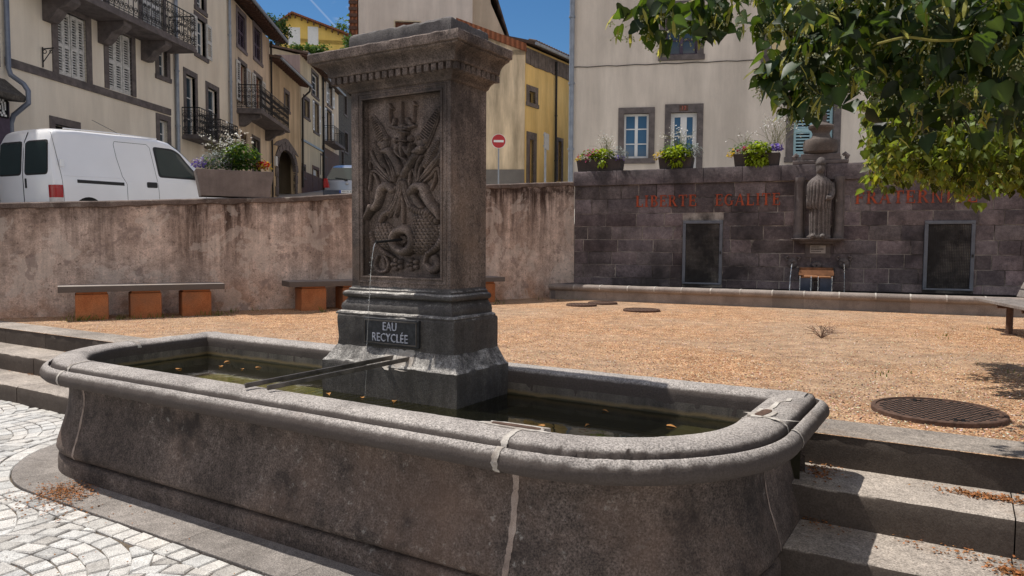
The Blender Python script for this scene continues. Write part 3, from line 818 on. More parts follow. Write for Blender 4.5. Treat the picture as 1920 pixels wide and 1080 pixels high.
# ------------------------------------------------------------------ manholes
def manhole(P, r, label, big):
    t = thing('manhole_cover', label, 'manhole cover', (*P, .54), -.5, 'cast iron manhole covers in the gravel')
    mb = MB(); mb.lathe([(r*1.0,-.03),(r*1.0,.026),(r*.985,.032),(r*.93,.032),(r*.925,.024),(.001,.024)], 56, (0,0,0), False)
    obj('cover_plate', mb, M['rust'], t, True)
    mb = MB(); s = .043 if big else .07
    mb2 = MB()
    for i in range(-12, 13):
        for j in range(-12, 13):
            x, y = (i+.5*(j % 2))*s, j*s*.87
            if math.hypot(x, y) < r*.88:
                mb.lathe([(.012,.0238),(.012,.0275),(.009,.0285),(.0001,.0285)] if big else [(.02,.0238),(.016,.03),(.0001,.03)], 8, (x,y,0), False)
    obj('studs', mb, M['iron'] if big else M['rust'], t)
    if not big: return
    for w in (2.0, 5.1): mb = MB(); mb.box(r*.75*math.cos(w)-.03, r*.75*math.sin(w)-.012, .0245, r*.75*math.cos(w)+.03, r*.75*math.sin(w)+.012, .029); obj('lifting_slot', mb, M['dark'], t)
manhole(wxy(-.12,5.42), .385, 'large perforated rusty manhole cover in the gravel by the steps', True)
manhole((1.23,13.05), .27, 'small manhole cover lying leftmost of three near the corner of the walls', False)
manhole((1.66,13.5), .27, 'small manhole cover farthest back of three near the corner of the walls', False)
manhole((2.12,12.05), .30, 'small manhole cover nearest of three, in front of the wall basin', False)
# ------------------------------------------------------------------ retaining wall
def lerp_path(pts, n):
    L = [0]
    for a, b in zip(pts, pts[1:]): L.append(L[-1]+math.dist(a, b))
    out = []
    for i in range(n+1):
        s = L[-1]*i/n; k = 0
        while k < len(pts)-2 and s > L[k+1]: k += 1
        t = (s-L[k])/(L[k+1]-L[k]); out.append((pts[k][0]+(pts[k+1][0]-pts[k][0])*t, pts[k][1]+(pts[k+1][1]-pts[k][1])*t, s))
    return out
def smooth_path(pts, n):
    Q = []
    P = [pts[0]]+pts+[pts[-1]]
    for i in range(1, len(P)-2):
        p0,p1,p2,p3 = [np.array(q) for q in P[i-1:i+3]]
        for j in range(10):
            t = j/10; Q.append(tuple(.5*((2*p1)+(-p0+p2)*t+(2*p0-5*p1+4*p2-p3)*t*t+(-p0+3*p1-3*p2+p3)*t**3)))
    Q.append(pts[-1]); return lerp_path(Q, n)
WP = smooth_path(WALLP, 330)
def wtop(x): return float(np.interp(x, [-19,-7.1,-3.5,-.47,1.14,1.6], [1.9,2.15,2.38,2.76,2.93,2.95]))
def ret_mat():
    t = NT('stained_render'); co = t.coords()
    n1 = t.noise(co, .9, 8, .65); c = t.mix(t.mr(n1, .34, .66, 0, 1), (.52,.375,.30), (.81,.64,.545))
    n0 = t.noise(co, 6, 9, .75); c = t.scale(c, t.mr(n0, .30, .70, .55, 1.28))
    sx = t.n('SeparateXYZ', Vector=co); z = sx.outputs[2]; x = sx.outputs[0]
    top = t.math('ADD', 2.28, t.math('MULTIPLY', t.math('ADD', x, 5.0), .075))
    wob = t.math('MULTIPLY', t.math('SUBTRACT', t.noise(co, 2.3, 4), .5), .5)
    d = t.math('ADD', t.math('SUBTRACT', top, z), wob)
    cs = t.coords(scale=(4.5,4.5,.28)); s1 = t.noise(cs, 1.0, 8, .75)
    cs2 = t.coords(scale=(.7,.7,.12)); s2 = t.noise(cs2, 1.0, 3, .5)
    fall = t.mr(d, -.1, 1.7, 1.25, .0)
    run = t.math('MULTIPLY', t.mr(s1, .40, .58, 0, 1), t.mr(s2, .38, .53, .15, 1))
    run = t.math('MULTIPLY', run, fall, True)
    c = t.mix(t.math('MULTIPLY', run, .93), c, (.052,.030,.023))
    s3 = t.noise(t.coords(scale=(9,9,.35)), 1.0, 5, .7)
    c = t.scale(c, t.mr(s3, .36, .64, .80, 1.10))
    band = t.math('MULTIPLY', t.mr(d, .0, .36, 1, 0), t.mr(t.noise(co, 3.5, 7, .75), .40, .58, 0, 1))
    c = t.mix(t.math('MULTIPLY', band, .9), c, (.045,.028,.022))
    low = t.math('MULTIPLY', t.mr(z, .5, 1.15, 1, 0), t.mr(t.noise(co, 1.4, 5, .6), .46, .62, 0, .7))
    c = t.mix(low, c, (.42,.19,.085))
    n4 = t.noise(co, 55, 4, .7); c = t.scale(c, t.mr(n4, .3, .7, .68, 1.28))
    n5 = t.noise(co, 15, 6, .75); c = t.mix(t.mr(n5, .58, .66, 0, .8), c, (.11,.075,.06))
    pa = t.noise(co, 1.7, 10, .62, .4); c = t.mix(t.mr(pa, .535, .555, 0, .30), c, (.76,.66,.58)); pb = t.noise(co, 2.6, 9, .65, .3); c = t.mix(t.mr(pb, .59, .61, 0, .6), c, (.27,.20,.175))
    h = t.math('ADD', t.math('MULTIPLY', n4, .8), t.math('ADD', t.math('MULTIPLY', n0, 2.4), t.math('MULTIPLY', n5, 2.0)))
    t.bsdf(c, .93, t.bump(h, 1.0, .006), .12); return t.m
M['ret'] = ret_mat()
TH = .42
rw = thing('retaining_wall', 'long rendered retaining wall with dark drip stains behind the benches', 'wall', (0,0,0))
def wnorm(i):
    a = WP[max(i-1,0)]; b = WP[min(i+1,len(WP)-1)]; dx, dy = b[0]-a[0], b[1]-a[1]; l = math.hypot(dx, dy)
    return (dy/l, -dx/l)
mb = MB(); rings = []
for i, (x, y, s) in enumerate(WP):
    n = wnorm(i); zt = wtop(x)-.075; r = []
    for k in range(26):
        z = .3+(zt-.3)*k/25; bz = .022*nz(s*1.1, z*1.3, 4)+.010*nz(s*4, z*4, 1)+.004*nz(s*13, z*13, 9)+(.03 if z < .75 else 0)*(.75-z)
        r.append((x+n[0]*bz, y+n[1]*bz, z))
    r.append((x-n[0]*TH, y-n[1]*TH, zt)); r.append((x-n[0]*TH, y-n[1]*TH, .3)); rings.append(r)
mb.loft([r for r in rings], True, True, True)
obj('wall_face', mb, M['ret'], rw, True, angle=60)
M['coping'] = stone('rough_coping', (.085,.062,.052), (.19,.145,.125), 3, .92, .4, 70, 1.0, .012, stain=[((.33,.30,.26), 8, .58, .7, .7)])
mb = MB(); rings = []
for i, (x, y, s) in enumerate(WP):
    n = wnorm(i); zt = wtop(x)+.006*nz(s*2, 4)+.004*nz(s*9, 1); o = .035+.02*nz(s*2.2, 7)+.012*nz(s*9, 2); zb = -.085+.03*nz(s*3, 8)+.015*nz(s*11, 5)
    if x > -3.0: o *= .45
    r = [(x-n[0]*(TH+.02), y-n[1]*(TH+.02), zt-.08), (x+n[0]*.0, y+n[1]*.0, zt+zb-.01), (x+n[0]*o, y+n[1]*o, zt+zb), (x+n[0]*(o+.004), y+n[1]*(o+.004), zt-.022), (x+n[0]*(o-.02), y+n[1]*(o-.02), zt-.004), (x-n[0]*.15, y-n[1]*.15, zt+.006*nz(s*6, 3)), (x-n[0]*(TH+.02), y-n[1]*(TH+.02), zt)]
    rings.append(r)
mb.loft(rings, True, True, True)
obj('coping', mb, M['coping'], rw, True, angle=40)
# ------------------------------------------------------------------ benches along the retaining wall
M['orange'] = stone('red_ochre_block', (.33,.115,.045), (.46,.18,.075), 4, .9, .35, 90, .6, .006, stain=[((.13,.075,.05), 2, .5, .7, .7)])
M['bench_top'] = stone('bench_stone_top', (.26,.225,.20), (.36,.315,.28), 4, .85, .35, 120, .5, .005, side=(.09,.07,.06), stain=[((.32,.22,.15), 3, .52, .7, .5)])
def wall_bench(P, ang, L, xs, label):
    t = thing('stone_bench', label, 'bench', (*P, .54), ang, 'stone benches along the retaining wall')
    mb = MB(); rings = []
    n = 40
    for i in range(n+1):
        x = L*i/n; j = .004*nz(x*9, L); rings.append([(x,-.02+j,.385),(x,-.02+j,.455),(x,-.012+j,.468),(x,.45,.472+j),(x,.465,.465),(x,.465,.385)])
    mb.loft([r[::-1] for r in rings], True, True, True)
    obj('seat', mb, M['bench_top'], t, True, angle=40)
    for x in xs:
        mb = MB(); mb.box(x, .03, -.02, x+.40, .435, .355); mb.box(x+.012, .042, .355, x+.388, .425, .386)
        obj('leg', mb, M['orange'], t, bevel=.012)
    return t
b1_ = atz(140, 601, .54); b2_ = atz(575, 583, .54)
a1 = math.atan2(1.22, 2.2)
wall_bench((-6.10, 9.91), math.radians(31), 2.12, (.2, .87, 1.54), 'stone slab bench on three orange blocks by the wall, far left and fully in view')
wall_bench((-3.49, 11.57), math.radians(31), 2.12, (.2, .87, 1.54), 'stone slab bench on orange blocks, right half hidden behind the carved pillar')
wall_bench((-1.93, 12.70), math.radians(32.5), 2.12, (.2, .87, 1.54), 'bench whose right end shows beyond the carved pillar at the wall')
# ------------------------------------------------------------------ stone wall with inscription
MO = Vector((1.30, 15.57, .54)); MD = Vector((8.45-1.30, 12.68-15.57, 0)).normalized(); MA = math.atan2(MD.y, MD.x); MNV = Vector((-MD.y, MD.x, 0))
def mw(x, y, dn=0.0):   # picture point -> (along, height) on the wall face (dn metres in front)
    P = atplane(x, y, MO-MNV*dn, MNV); return ((P-MO).dot(MD), P.z-.54)
wall = thing('monument_wall', 'dark lava block wall carrying the red inscription behind a long low water basin', 'wall', MO, MA)
M['block'] = stone('lava_block', (.098,.080,.085), (.195,.160,.162), 3, .88, .35, 110, .9, .007, attr=True, mid=.3, mid_s=18, stain=[((.030,.026,.027), 1.0, .48, .66, .85), ((.26,.22,.20), 4, .63, .76, .45)])
M['wmortar'] = stone('wall_mortar', (.22,.19,.175), (.42,.38,.34), 5, .95, .3, 120, .6, .006, stain=[((.05,.043,.04), 1.3, .44, .58, .95)])
LW = 8.05; HT = 2.60
mb = MB(); mb.box(0, .012, -.2, LW, .6, HT-.28); obj('mortar_bed', mb, M['wmortar'], wall)
g1a, g1b = mw(1281,414), mw(1353,534); g2a, g2b = mw(1734,414), mw(1824,546)
GR = [(g1a[0], g1b[1], g1b[0], g1a[1]), (g2a[0], g2b[1], g2b[0], g2a[1])]
mb = MB(); z = -.1; row = 0
hs = [.26,.25,.27,.26,.25,.27,.26,.30,.28]
tot = HT-.30+.1; k = tot/sum(hs); hs = [h*k for h in hs]
def wblock(x0, x1, z0, z1):
    c = R.uniform(.60,1.35); mb.col = (c*R.uniform(.97,1.05), c, c*R.uniform(.97,1.04))
    dy = R.uniform(-.010,.004); g = R.uniform(.004,.011)
    x0 += g; x1 -= g; z0 += g*.8; z1 -= g*.8
    if x1-x0 < .02: return
    nx, nzn = max(2, int((x1-x0)/.07)), 4
    fr = []
    def pt(i, j):
        x = x0+(x1-x0)*i/nx; zz = z0+(z1-z0)*j/nzn
        e = 1 if (i in (0,nx) or j in (0,nzn)) else 0
        return (x+.005*nz(x*11,zz*11), dy+.007*e+.008*nz(x*6,zz*6,row)+.004*nz(x*20,zz*20), zz+.005*nz(x*11+5,zz*11))
    b = len(mb.v)
    for j in range(nzn+1):
        for i in range(nx+1): mb.v.append(pt(i,j))
    for j in range(nzn):
        for i in range(nx): mb.f.append((b+j*(nx+1)+i,b+j*(nx+1)+i+1,b+(j+1)*(nx+1)+i+1,b+(j+1)*(nx+1)+i)); mb.m.append(0); mb.c.append(mb.col)
    bi = [i for i in range(nx+1)]+[(j+1)*(nx+1)-1 for j in range(1,nzn+1)]+[nzn*(nx+1)+i for i in range(nx-1,-1,-1)]+[j*(nx+1) for j in range(nzn-1,0,-1)]
    n = len(bi); b2 = len(mb.v)
    for i in bi: p = mb.v[b+i]; mb.v.append((p[0], .05, p[2]))
    for i in range(n): j = (i+1)%n; mb.f.append((b+bi[j],b+bi[i],b2+i,b2+j)); mb.m.append(0); mb.c.append(mb.col)
for h in hs:
    x = -R.uniform(0,.3)
    while x < LW:
        w = R.uniform(.32,.78); a, b = max(x,0), min(x+w, LW)
        segs = [(a,b)]
        for (gx0,gz0,gx1,gz1) in GR:
            if z < gz1-.08 and z+h > gz0:
                ns = []
                for (p,q) in segs:
                    if q <= gx0 or p >= gx1: ns.append((p,q))
                    else:
                        if p < gx0: ns.append((p,gx0))
                        if q > gx1: ns.append((gx1,q))
                segs = ns
        for p, q in segs:
            if q-p > .03: wblock(p, q, z, z+h)
        x += w
    z += h; row += 1
obj('stone_blocks', mb, M['block'], wall, True, angle=50)
mb = MB(); x = -.02
while x < LW:
    w = R.uniform(.65,1.0); e = min(x+w, LW); mb.col = R.uniform(.8,1.15)
    n = max(3,int((e-x)/.06)); rings = []
    for i in range(n+1):
        q = x+.004+(e-x-.008)*i/n; j = .006*nz(q*8,1)+.004*nz(q*25,2)
        rings.append([(q,-.05+j,HT-.295),(q,-.052+j,HT-.03),(q,-.035+j,HT-.004+j),(q,.2,HT+.5*j),(q,.6,HT),(q,.6,HT-.29)])
    mb.loft([r[::-1] for r in rings], True, True, True); x = e
obj('coping', mb, M['block'], wall, True, angle=40)
# inscription, cut serif capitals painted red
def t_red():
    t = NT('red_paint_faded'); co = t.coords(); n = t.noise(co, 7, 5, .7)
    c = t.mix(t.mr(n, .38, .60, 0, 1), (.24,.072,.05), (.44,.088,.04)); c = t.scale(c, t.mr(t.noise(co, 90, 3), .3, .7, .7, 1.2))
    t.bsdf(c, .9, None, .15); return t.m
M['red'] = t_red()
def glyph(ch):
    o = []; w = .70
    def rect(a,b,c,d): o.append([(a,b),(c,b),(c,d),(a,d)])
    def stem(x, w_=.17): rect(x,0,x+w_,1); rect(x-.07,0,x+w_+.07,.055); rect(x-.07,.945,x+w_+.07,1)
    def arc(cx,cy,rx,ry,ix,iy,a0,a1,n=10):
        for i in range(n):
            p, q = a0+(a1-a0)*i/n, a0+(a1-a0)*(i+1)/n
            o.append([(cx+ix*math.cos(p),cy+iy*math.sin(p)),(cx+rx*math.cos(p),cy+ry*math.sin(p)),(cx+rx*math.cos(q),cy+ry*math.sin(q)),(cx+ix*math.cos(q),cy+iy*math.sin(q))])
    if ch in 'LEF':
        stem(.08)
        if ch in 'LE': rect(.2,0,.66,.075); rect(.60,0,.67,.26)
        if ch in 'EF': rect(.2,.925,.62,1); rect(.56,.76,.63,1); rect(.2,.47,.5,.545); rect(.46,.38,.52,.64)
    elif ch == 'I': stem(.10); w = .42
    elif ch in 'BR':
        stem(.08); arc(.32,.745,.30,.255,.15,.18,-PI/2,PI/2); rect(.2,.925,.34,1); rect(.2,.49,.34,.56)
        if ch == 'B': arc(.34,.27,.34,.27,.18,.195,-PI/2,PI/2); rect(.2,0,.36,.07)
        else: o.append([(.32,.49),(.48,.52),(.78,.0),(.60,.0)]); rect(.58,0,.82,.055); w = .82
    elif ch == 'T': stem(.28); rect(.0,.925,.73,1); rect(.0,.74,.06,1); rect(.67,.74,.73,1); w = .76
    elif ch == 'G': arc(.42,.5,.42,.5,.25,.43,PI*.28,PI*1.78,16); rect(.58,.08,.74,.42); rect(.50,.38,.82,.43); w = .86
    elif ch == 'A': o.append([(.0,.0),(.10,.0),(.43,1),(.36,1)]); o.append([(.58,.0),(.77,.0),(.47,1),(.36,1)]); rect(.18,.30,.6,.36); rect(-.06,0,.18,.05); rect(.52,0,.84,.05); w = .84
    elif ch == 'N': stem(.08,.09); rect(.66,0,.74,1); rect(.58,.945,.82,1); o.append([(.06,1),(.22,1),(.74,.0),(.64,.0)]); w = .86
    return o, w+.12
def inscription(s, xa, xb, zb, h):
    adv = []; gl = []
    for ch in s: o, w = glyph(ch); gl.append(o); adv.append(w)
    k = (xb-xa)/(sum(adv)-.12)
    mb = MB(); x = xa
    for o, w in zip(gl, adv):
        for i, poly in enumerate(o):
            mb.slab_xz([(x+p[0]*k, zb+p[1]*h) for p in poly], -.0165-.0004*i-.0002*(x % 1), .01)
        x += w*k
    return obj('lettering', mb, M['red'], wall)
for s, xa, xb in (('LIBERTE',1192,1306),('EGALITE',1341,1463),('FRATERNITE',1603,1832)):
    A0, A1 = mw(xa, 387), mw(xb, 386); inscription(s, A0[0], A1[0], mw(1330,386)[1], .225)
# metal grilles in the wall
M['gframe'] = plain('grey_metal_frame', (.125,.135,.16), .5, .4, .2, .1, 30, .25, 5)
for gi, (x0,z0,x1,z1) in enumerate(GR):
    t = thing('grille_door', ('narrow metal mesh door left of the statue' if gi == 0 else 'wider metal mesh door right of the statue under the tree'), 'grille door', MO+MD*((x0+x1)/2)+Vector((0,0,z0)), MA, 'mesh doors in the block wall')
    w, h = (x1-x0)/2, z1-z0
    mb = MB(); f = .06
    for (a,b,c,d) in ((-w,0,w,f*.6),(-w,h-f,w,h),(-w,f*.6,-w+f,h-f),(w-f,f*.6,w,h-f)): mb.box(a,-.035,b,c,.03,d)
    obj('frame', mb, M['gframe'], t, bevel=.008)
    mb = MB(); mb.box(-w+.02,.02,.02,w-.02,.03,h-.02); obj('back_panel', mb, M['dark'], t)
    mb = MB(); s = .026; x = -w+f
    while x < w-f: mb.box(x,-.012,f*.6,x+.006,-.004,h-f); x += s
    z = f*.6
    while z < h-f: mb.box(-w+f,-.014,z,w-f,-.006,z+.006); z += s
    obj('wire_mesh', mb, plain('mesh_wire_%d' % gi, (.045,.044,.046), .8, .1, .0, 0, 30, .5, 9), t)
    mb = MB(); mb.box(w-f*.8,-.045,h*.48,w-f*.3,-.03,h*.52); obj('lock', mb, M['iron'], t)
# low basin at the foot of the wall
p0, p1 = Vector((.75,14.75,.54)), Vector((7.67,11.42,.54)); bd = (p1-p0).normalized(); p1 = p1+bd*1.2; BL = (p1-p0).length; BA = math.atan2(bd.y, bd.x)
wb = thing('wall_basin', 'long low basin with rounded stone rim and white joints below the inscription', 'water basin', p0, BA)
BP = [(-.0,-.03),(.0,.17),(-.03,.185),(-.055,.205),(-.065,.235),(-.058,.265),(-.035,.287),(0,.298),(.10,.30),(.16,.295),(.185,.28),(.19,.25),(.19,-.1)]
mb = MB(); x = 0; joints = []
cuts = [0]
while cuts[-1] < BL: cuts.append(min(cuts[-1]+R.uniform(.50,.56), BL))
for a, b in zip(cuts, cuts[1:]):
    mb.col = R.uniform(.85,1.15); rings = []
    n = 8
    for i in range(n+1):
        q = a+(b-a)*i/n; j = .003*nz(q*8, 5); rings.append([(q, y+j*(1+nz(q*3,y*9)), z+j) for y, z in BP])
    mb.loft([r[::-1] for r in rings], False, True, True)
    if b < BL: joints.append(b)
obj('rim_wall', mb, stone('basin_rim_lava', (.20,.165,.145), (.30,.255,.225), 4, .85, .4, 120, .6, .005, attr=True, stain=[((.07,.06,.055), 2, .55, .75, .5)]), wb, True, angle=50)
for q in joints:
    mb = MB(); w = .012
    mb.loft([[(q-w*(1+.5*nz(q,k)), y-.004 if y < .1 else y+.003, z+(.004 if z > .2 else 0)),(q+w*(1+.5*nz(q,k+9)), y-.004 if y < .1 else y+.003, z+(.004 if z > .2 else 0))] for k, (y, z) in enumerate(BP[3:11])], False)
    obj('mortar_joint', mb, M['mortar'], wb)
# left return of the basin, floor and back ledge
e0 = MO+MD*.05
def loc_b(P): d = Vector((P[0]-p0.x, P[1]-p0.y, 0)); return (d.dot(bd), d.dot(Vector((-bd.y,bd.x,0))))
A0 = loc_b(e0); A1 = loc_b(MO+MD*LW)
mb = MB(); mb.prism([(-.0,0),(.19,.0),(A0[0]+.19,A0[1]),(A0[0],A0[1])], -.05, .296); obj('end_wall', mb, M['lava'], wb, bevel=.03)
mb = MB(); mb.prism([(.1,.1),(BL-.02,.1),(A1[0],A1[1]),(A0[0],A0[1])], -.05, .05); obj('basin_floor', mb, M['inner'], wb)
ml = MB(); ml.prism([A0, (A0[0]+.02,A0[1]-.16), (A1[0],A1[1]-.16), A1], .05, .262); obj('back_ledge', ml, M['slab'], wb, bevel=.01)
mb = MB(); mb.add([(.15,.15,.21),(BL,.15,.21),(A1[0],A1[1]-.10,.21),(A0[0],A0[1]-.1,.21)], [(0,1,2,3)])
struct('water', mb, water_mat('wall_basin_water', (.35,.33,.25,1), .03, 9, .15), loc=p0, rotz=BA)
# statue recess: two half columns, corbel, statue
def wl(x, y, dn=0): a, z = mw(x, y, dn); return a, z
cx = wl(1534, 440)[0]
zt = wl(1534,332)[1]; zb = wl(1534,447)[1]; 
nf = thing('statue_niche', 'pair of worn half columns and a shelf framing the statue on the block wall', 'niche', MO+MD*cx+Vector((0,0,zb)), MA)
hc = zt-zb
for sx in (-1, 1):
    mb = MB(); r = .085; cxx = sx*.335
    mb.lathe([(r*1.15,0),(r*1.2,.06),(r*1.0,.09),(r*.95,.13),(r*.9,hc*.6),(r*.86,hc-.12),(r*.98,hc-.1),(r*1.1,hc-.04),(r*1.1,hc)], 16, (cxx,-.03,0))
    obj('half_column', mb, M['lava'], nf, True, angle=40)
    mb = MB(); mb.box(cxx-.10,-.02,-.03,cxx+.10,.03,hc-.03); obj('pilaster', mb, M['lava'], nf, bevel=.01)
mb = MB(); w = .46
rings = []
for d, z in ((.30,-.10),(.34,-.06),(.42,-.045),(.46,-.02),(.46,.0)):
    rings.append([(-d,.05,z),(-d,-.16*d/.46-.03,z),(-d*.7,-.30*d/.46-.03,z),(d*.7,-.30*d/.46-.03,z),(d,-.16*d/.46-.03,z),(d,.05,z)])
mb.loft(rings, True, True, True); obj('shelf', mb, M['lava'], nf, bevel=.006)
mb = MB(); mb.box(-.22,-.012,-.36,.22,.02,-.10); obj('back_stone', mb, M['lava'], nf, bevel=.006)
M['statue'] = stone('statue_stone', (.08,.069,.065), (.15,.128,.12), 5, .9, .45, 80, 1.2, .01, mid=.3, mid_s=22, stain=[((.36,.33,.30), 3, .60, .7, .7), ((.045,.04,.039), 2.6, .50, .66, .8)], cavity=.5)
st = thing('statue', 'weathered stone figure in a long pleated robe standing on the wall shelf', 'statue', MO+MD*cx-MNV*.19+Vector((0,0,zb+.002)), MA)
mb = MB()
def robe(levels, n=120):
    rings = []
    for (z, rx, ry, fa, ff, cx_, cy_) in levels:
        rings.append([(cx_+rx*math.cos(2*PI*k/n)*(1+fa*math.sin(ff*2*PI*k/n+1.2*math.sin(z*3))+.015*nz(math.cos(2*PI*k/n)*3,math.sin(2*PI*k/n)*3,z*5)),
                       cy_+ry*math.sin(2*PI*k/n)*(1+fa*math.sin(ff*2*PI*k/n+1.2*math.sin(z*3))), z) for k in range(n)])
    return rings
# body, shoulders, neck and head run as one surface
lv_ = [(.0,.23,.16,.02,9,0,0),(.03,.235,.165,.05,9,0,0),(.07,.20,.14,.04,15,.02,0),(.12,.195,.14,.06,15,.02,0),(.3,.195,.14,.065,15,.02,0),(.5,.20,.14,.065,15,.02,0),(.58,.20,.142,.05,15,.015,0),(.60,.228,.158,.06,21,-.01,0),
       (.72,.232,.162,.065,21,-.01,0),(.88,.236,.166,.06,21,0,0),(1.0,.240,.162,.05,21,0,0),(1.08,.235,.15,.035,21,0,0),(1.14,.205,.135,.035,13,0,0),(1.19,.155,.115,.02,9,0,0),(1.225,.105,.092,.01,9,0,0),(1.25,.072,.076,0,3,0,-.005),(1.285,.064,.068,0,3,0,-.01),
       (1.305,.070,.078,0,3,0,-.015),(1.33,.080,.092,0,3,.005,-.015),(1.37,.088,.102,0,3,.01,-.012),(1.42,.089,.104,.01,5,.012,-.01),(1.455,.090,.10,.02,7,.012,-.005),(1.47,.103,.112,.02,7,.012,0),(1.50,.100,.108,.04,7,.012,0),(1.56,.085,.09,.06,6,.012,0),(1.60,.05,.055,.06,6,.012,0),(1.612,.02,.02,0,3,.012,0)]
ks = (zt-zb+.33)/1.6
rr = robe(lv_)
for ri, r in enumerate(rr):
    for k, p in enumerate(r):
        x, y, z = p
        if 1.3 < z < 1.46 and y < -.06:        # face: brow, nose, chin
            a = math.exp(-((x-.01)/.022)**2)
            y -= .022*a*math.exp(-((z-1.375)/.028)**2)+.008*a*math.exp(-((z-1.318)/.02)**2)
            y += .012*math.exp(-((abs(x-.01)-.035)/.018)**2)*math.exp(-((z-1.40)/.02)**2)
        rr[ri][k] = (x*.88, y, z*ks)
mb.loft(rr, True, True, True)
obj('figure', mb, M['statue'], st, True, angle=70)
# draped arms across the robe
for sx, pts in ((1, [(.185,-.0,1.08),(.212,-.04,.92),(.185,-.12,.80),(.11,-.165,.80)]),):
    Q = catm(pts, 5); mb = MB(); mb.tube([(p[0],p[1],p[2]*ks) for p in Q], [.062-.0015*i for i in range(len(Q))], 10); obj('sleeve', mb, M['statue'], st, True)
mb = MB(); mb.tube([(-.09,-.13,.02),(-.10,-.21,.035),(-.10,-.25,.02)], [.045,.05,.03], 8); mb.tube([(.06,-.13,.02),(.07,-.21,.035),(.07,-.25,.02)], [.045,.05,.03], 8); obj('feet', mb, M['statue'], st, True)
# urn finial on top of the wall
ut = thing('stone_urn', 'dark stone urn finial on a pedestal on top of the wall above the statue', 'urn', MO+MD*cx+MNV*.10+Vector((0,0,HT)), MA)
mb = MB(); mb.box(-.48,-.13,0,.48,.3,.07); mb.box(-.34,-.11,.07,.34,.3,.19); obj('pedestal', mb, M['lava'], ut, bevel=.015)
for s_ in (-1,1): mb = MB(); mb.tube([(s_*.44,-.05,.08),(s_*.46,-.05,.14),(s_*.42,-.05,.18),(s_*.38,-.05,.15)], [.035,.045,.04,.03], 8); obj('scroll', mb, M['lava'], ut, True)
mb = MB(); mb.lathe([(.17,.19),(.27,.20),(.30,.24),(.31,.34),(.305,.42),(.28,.46),(.20,.48),(.16,.53),(.15,.58),(.17,.63),(.22,.67),(.23,.71),(.20,.74),(.12,.77),(.085,.82),(.10,.88),(.10,.93),(.06,.98),(.02,1.0)], 24, (0,.1,0))
M['urn'] = stone('urn_stone', (.080,.066,.058), (.145,.118,.104), 4, .9, .3, 80, .8, .008)
obj('bowl', mb, M['urn'], ut, True, angle=30)
# small plaque under the statue
pa, pz0 = wl(1533, 475); _, pz1 = wl(1533, 460)
pq = thing('wall_plaque', 'small pale plaque with lines of text under the statue', 'plaque', MO+MD*pa+Vector((0,0,pz0)), MA)
mb = MB(); ph = pz1-pz0; mb.box(-.135,-.028,0,.135,.0,ph); obj('plate', mb, plain('pale_plate', (.36,.33,.31), .6, .3, 0, .1, 60, .15, 8), pq, bevel=.003)
mb = MB()
for (zz, n, hh) in ((.74,7,.10),(.46,11,.13),(.20,9,.09)):
    x = -.115+(.006 if n != 11 else 0)
    for i in range(n): w_ = R.uniform(.008,.02); mb.box(x, -.030, ph*zz, x+w_, -.0275, ph*(zz+hh)); x += w_+.006
obj('text_lines', mb, M['dark'], pq)
# spouts and jets
def mouth(x, y, label):
    a, z = wl(x, y, .05)
    t = thing('spout_mask', label, 'spout', MO+MD*a+Vector((0,0,z)), MA, 'carved water spouts on the block wall')
    mb = MB(); mb.lathe([(.001,-.07),(.045,-.06),(.075,-.03),(.085,0),(.085,.03)], 14); mb.v = [(p[0]*1.1, p[2]*1.0, p[1]*1.2) for p in mb.v]
    mb.tube([(-.05,-.05,.05),(0,-.085,.03),(.05,-.05,.05)], .016, 6); mb.tube([(-.10,-.01,.06),(-.13,-.02,.11),(-.08,-.02,.13)], .02, 6); mb.tube([(.10,-.01,.06),(.13,-.02,.11),(.08,-.02,.13)], .02, 6)
    obj('mask', mb, M['lava'], t, True)
    mb = MB(); mb.tube([(0,-.03,.0),(0,-.11,-.005)], .014, 8); obj('pipe', mb, M['iron'], t, True)
    return MO+MD*a-MNV*.11+Vector((0,0,z))
for x, y, lb, jl in ((1486,494,'carved spout mask left of the metal trough','thin white jet of water left of the metal trough'),(1582,494,'carved spout mask right of the metal trough','thin white jet of water right of the metal trough')):
    P = mouth(x, y, lb); mb = MB(); h = P.z-.75; vx = -.12 if x < 1500 else .05
    jet(mb, (0,0,0), (vx,-.42,0), h, .011, 26, x); o = obj('water_jet', mb, M['jet'], None, True, loc=P-Vector((0,0,.003)), rotz=MA); tag(o, jl, 'water jet', 'jets pouring from the wall spouts')
a, z = wl(1531, 497, .05)
t = thing('spout_mask', 'carved spout in the middle just above the metal trough', 'spout', MO+MD*a+Vector((0,0,z)), MA, 'carved water spouts on the block wall')
mb = MB(); mb.lathe([(.001,-.08),(.05,-.07),(.07,-.02),(.075,.03)], 12); mb.v = [(p[0]*1.5, p[2], p[1]) for p in mb.v]; obj('mask', mb, M['lava'], t, True)
mb = MB(); mb.tube([(0,-.05,.0),(0,-.17,-.01)], .013, 8); obj('pipe', mb, M['iron'], t, True)
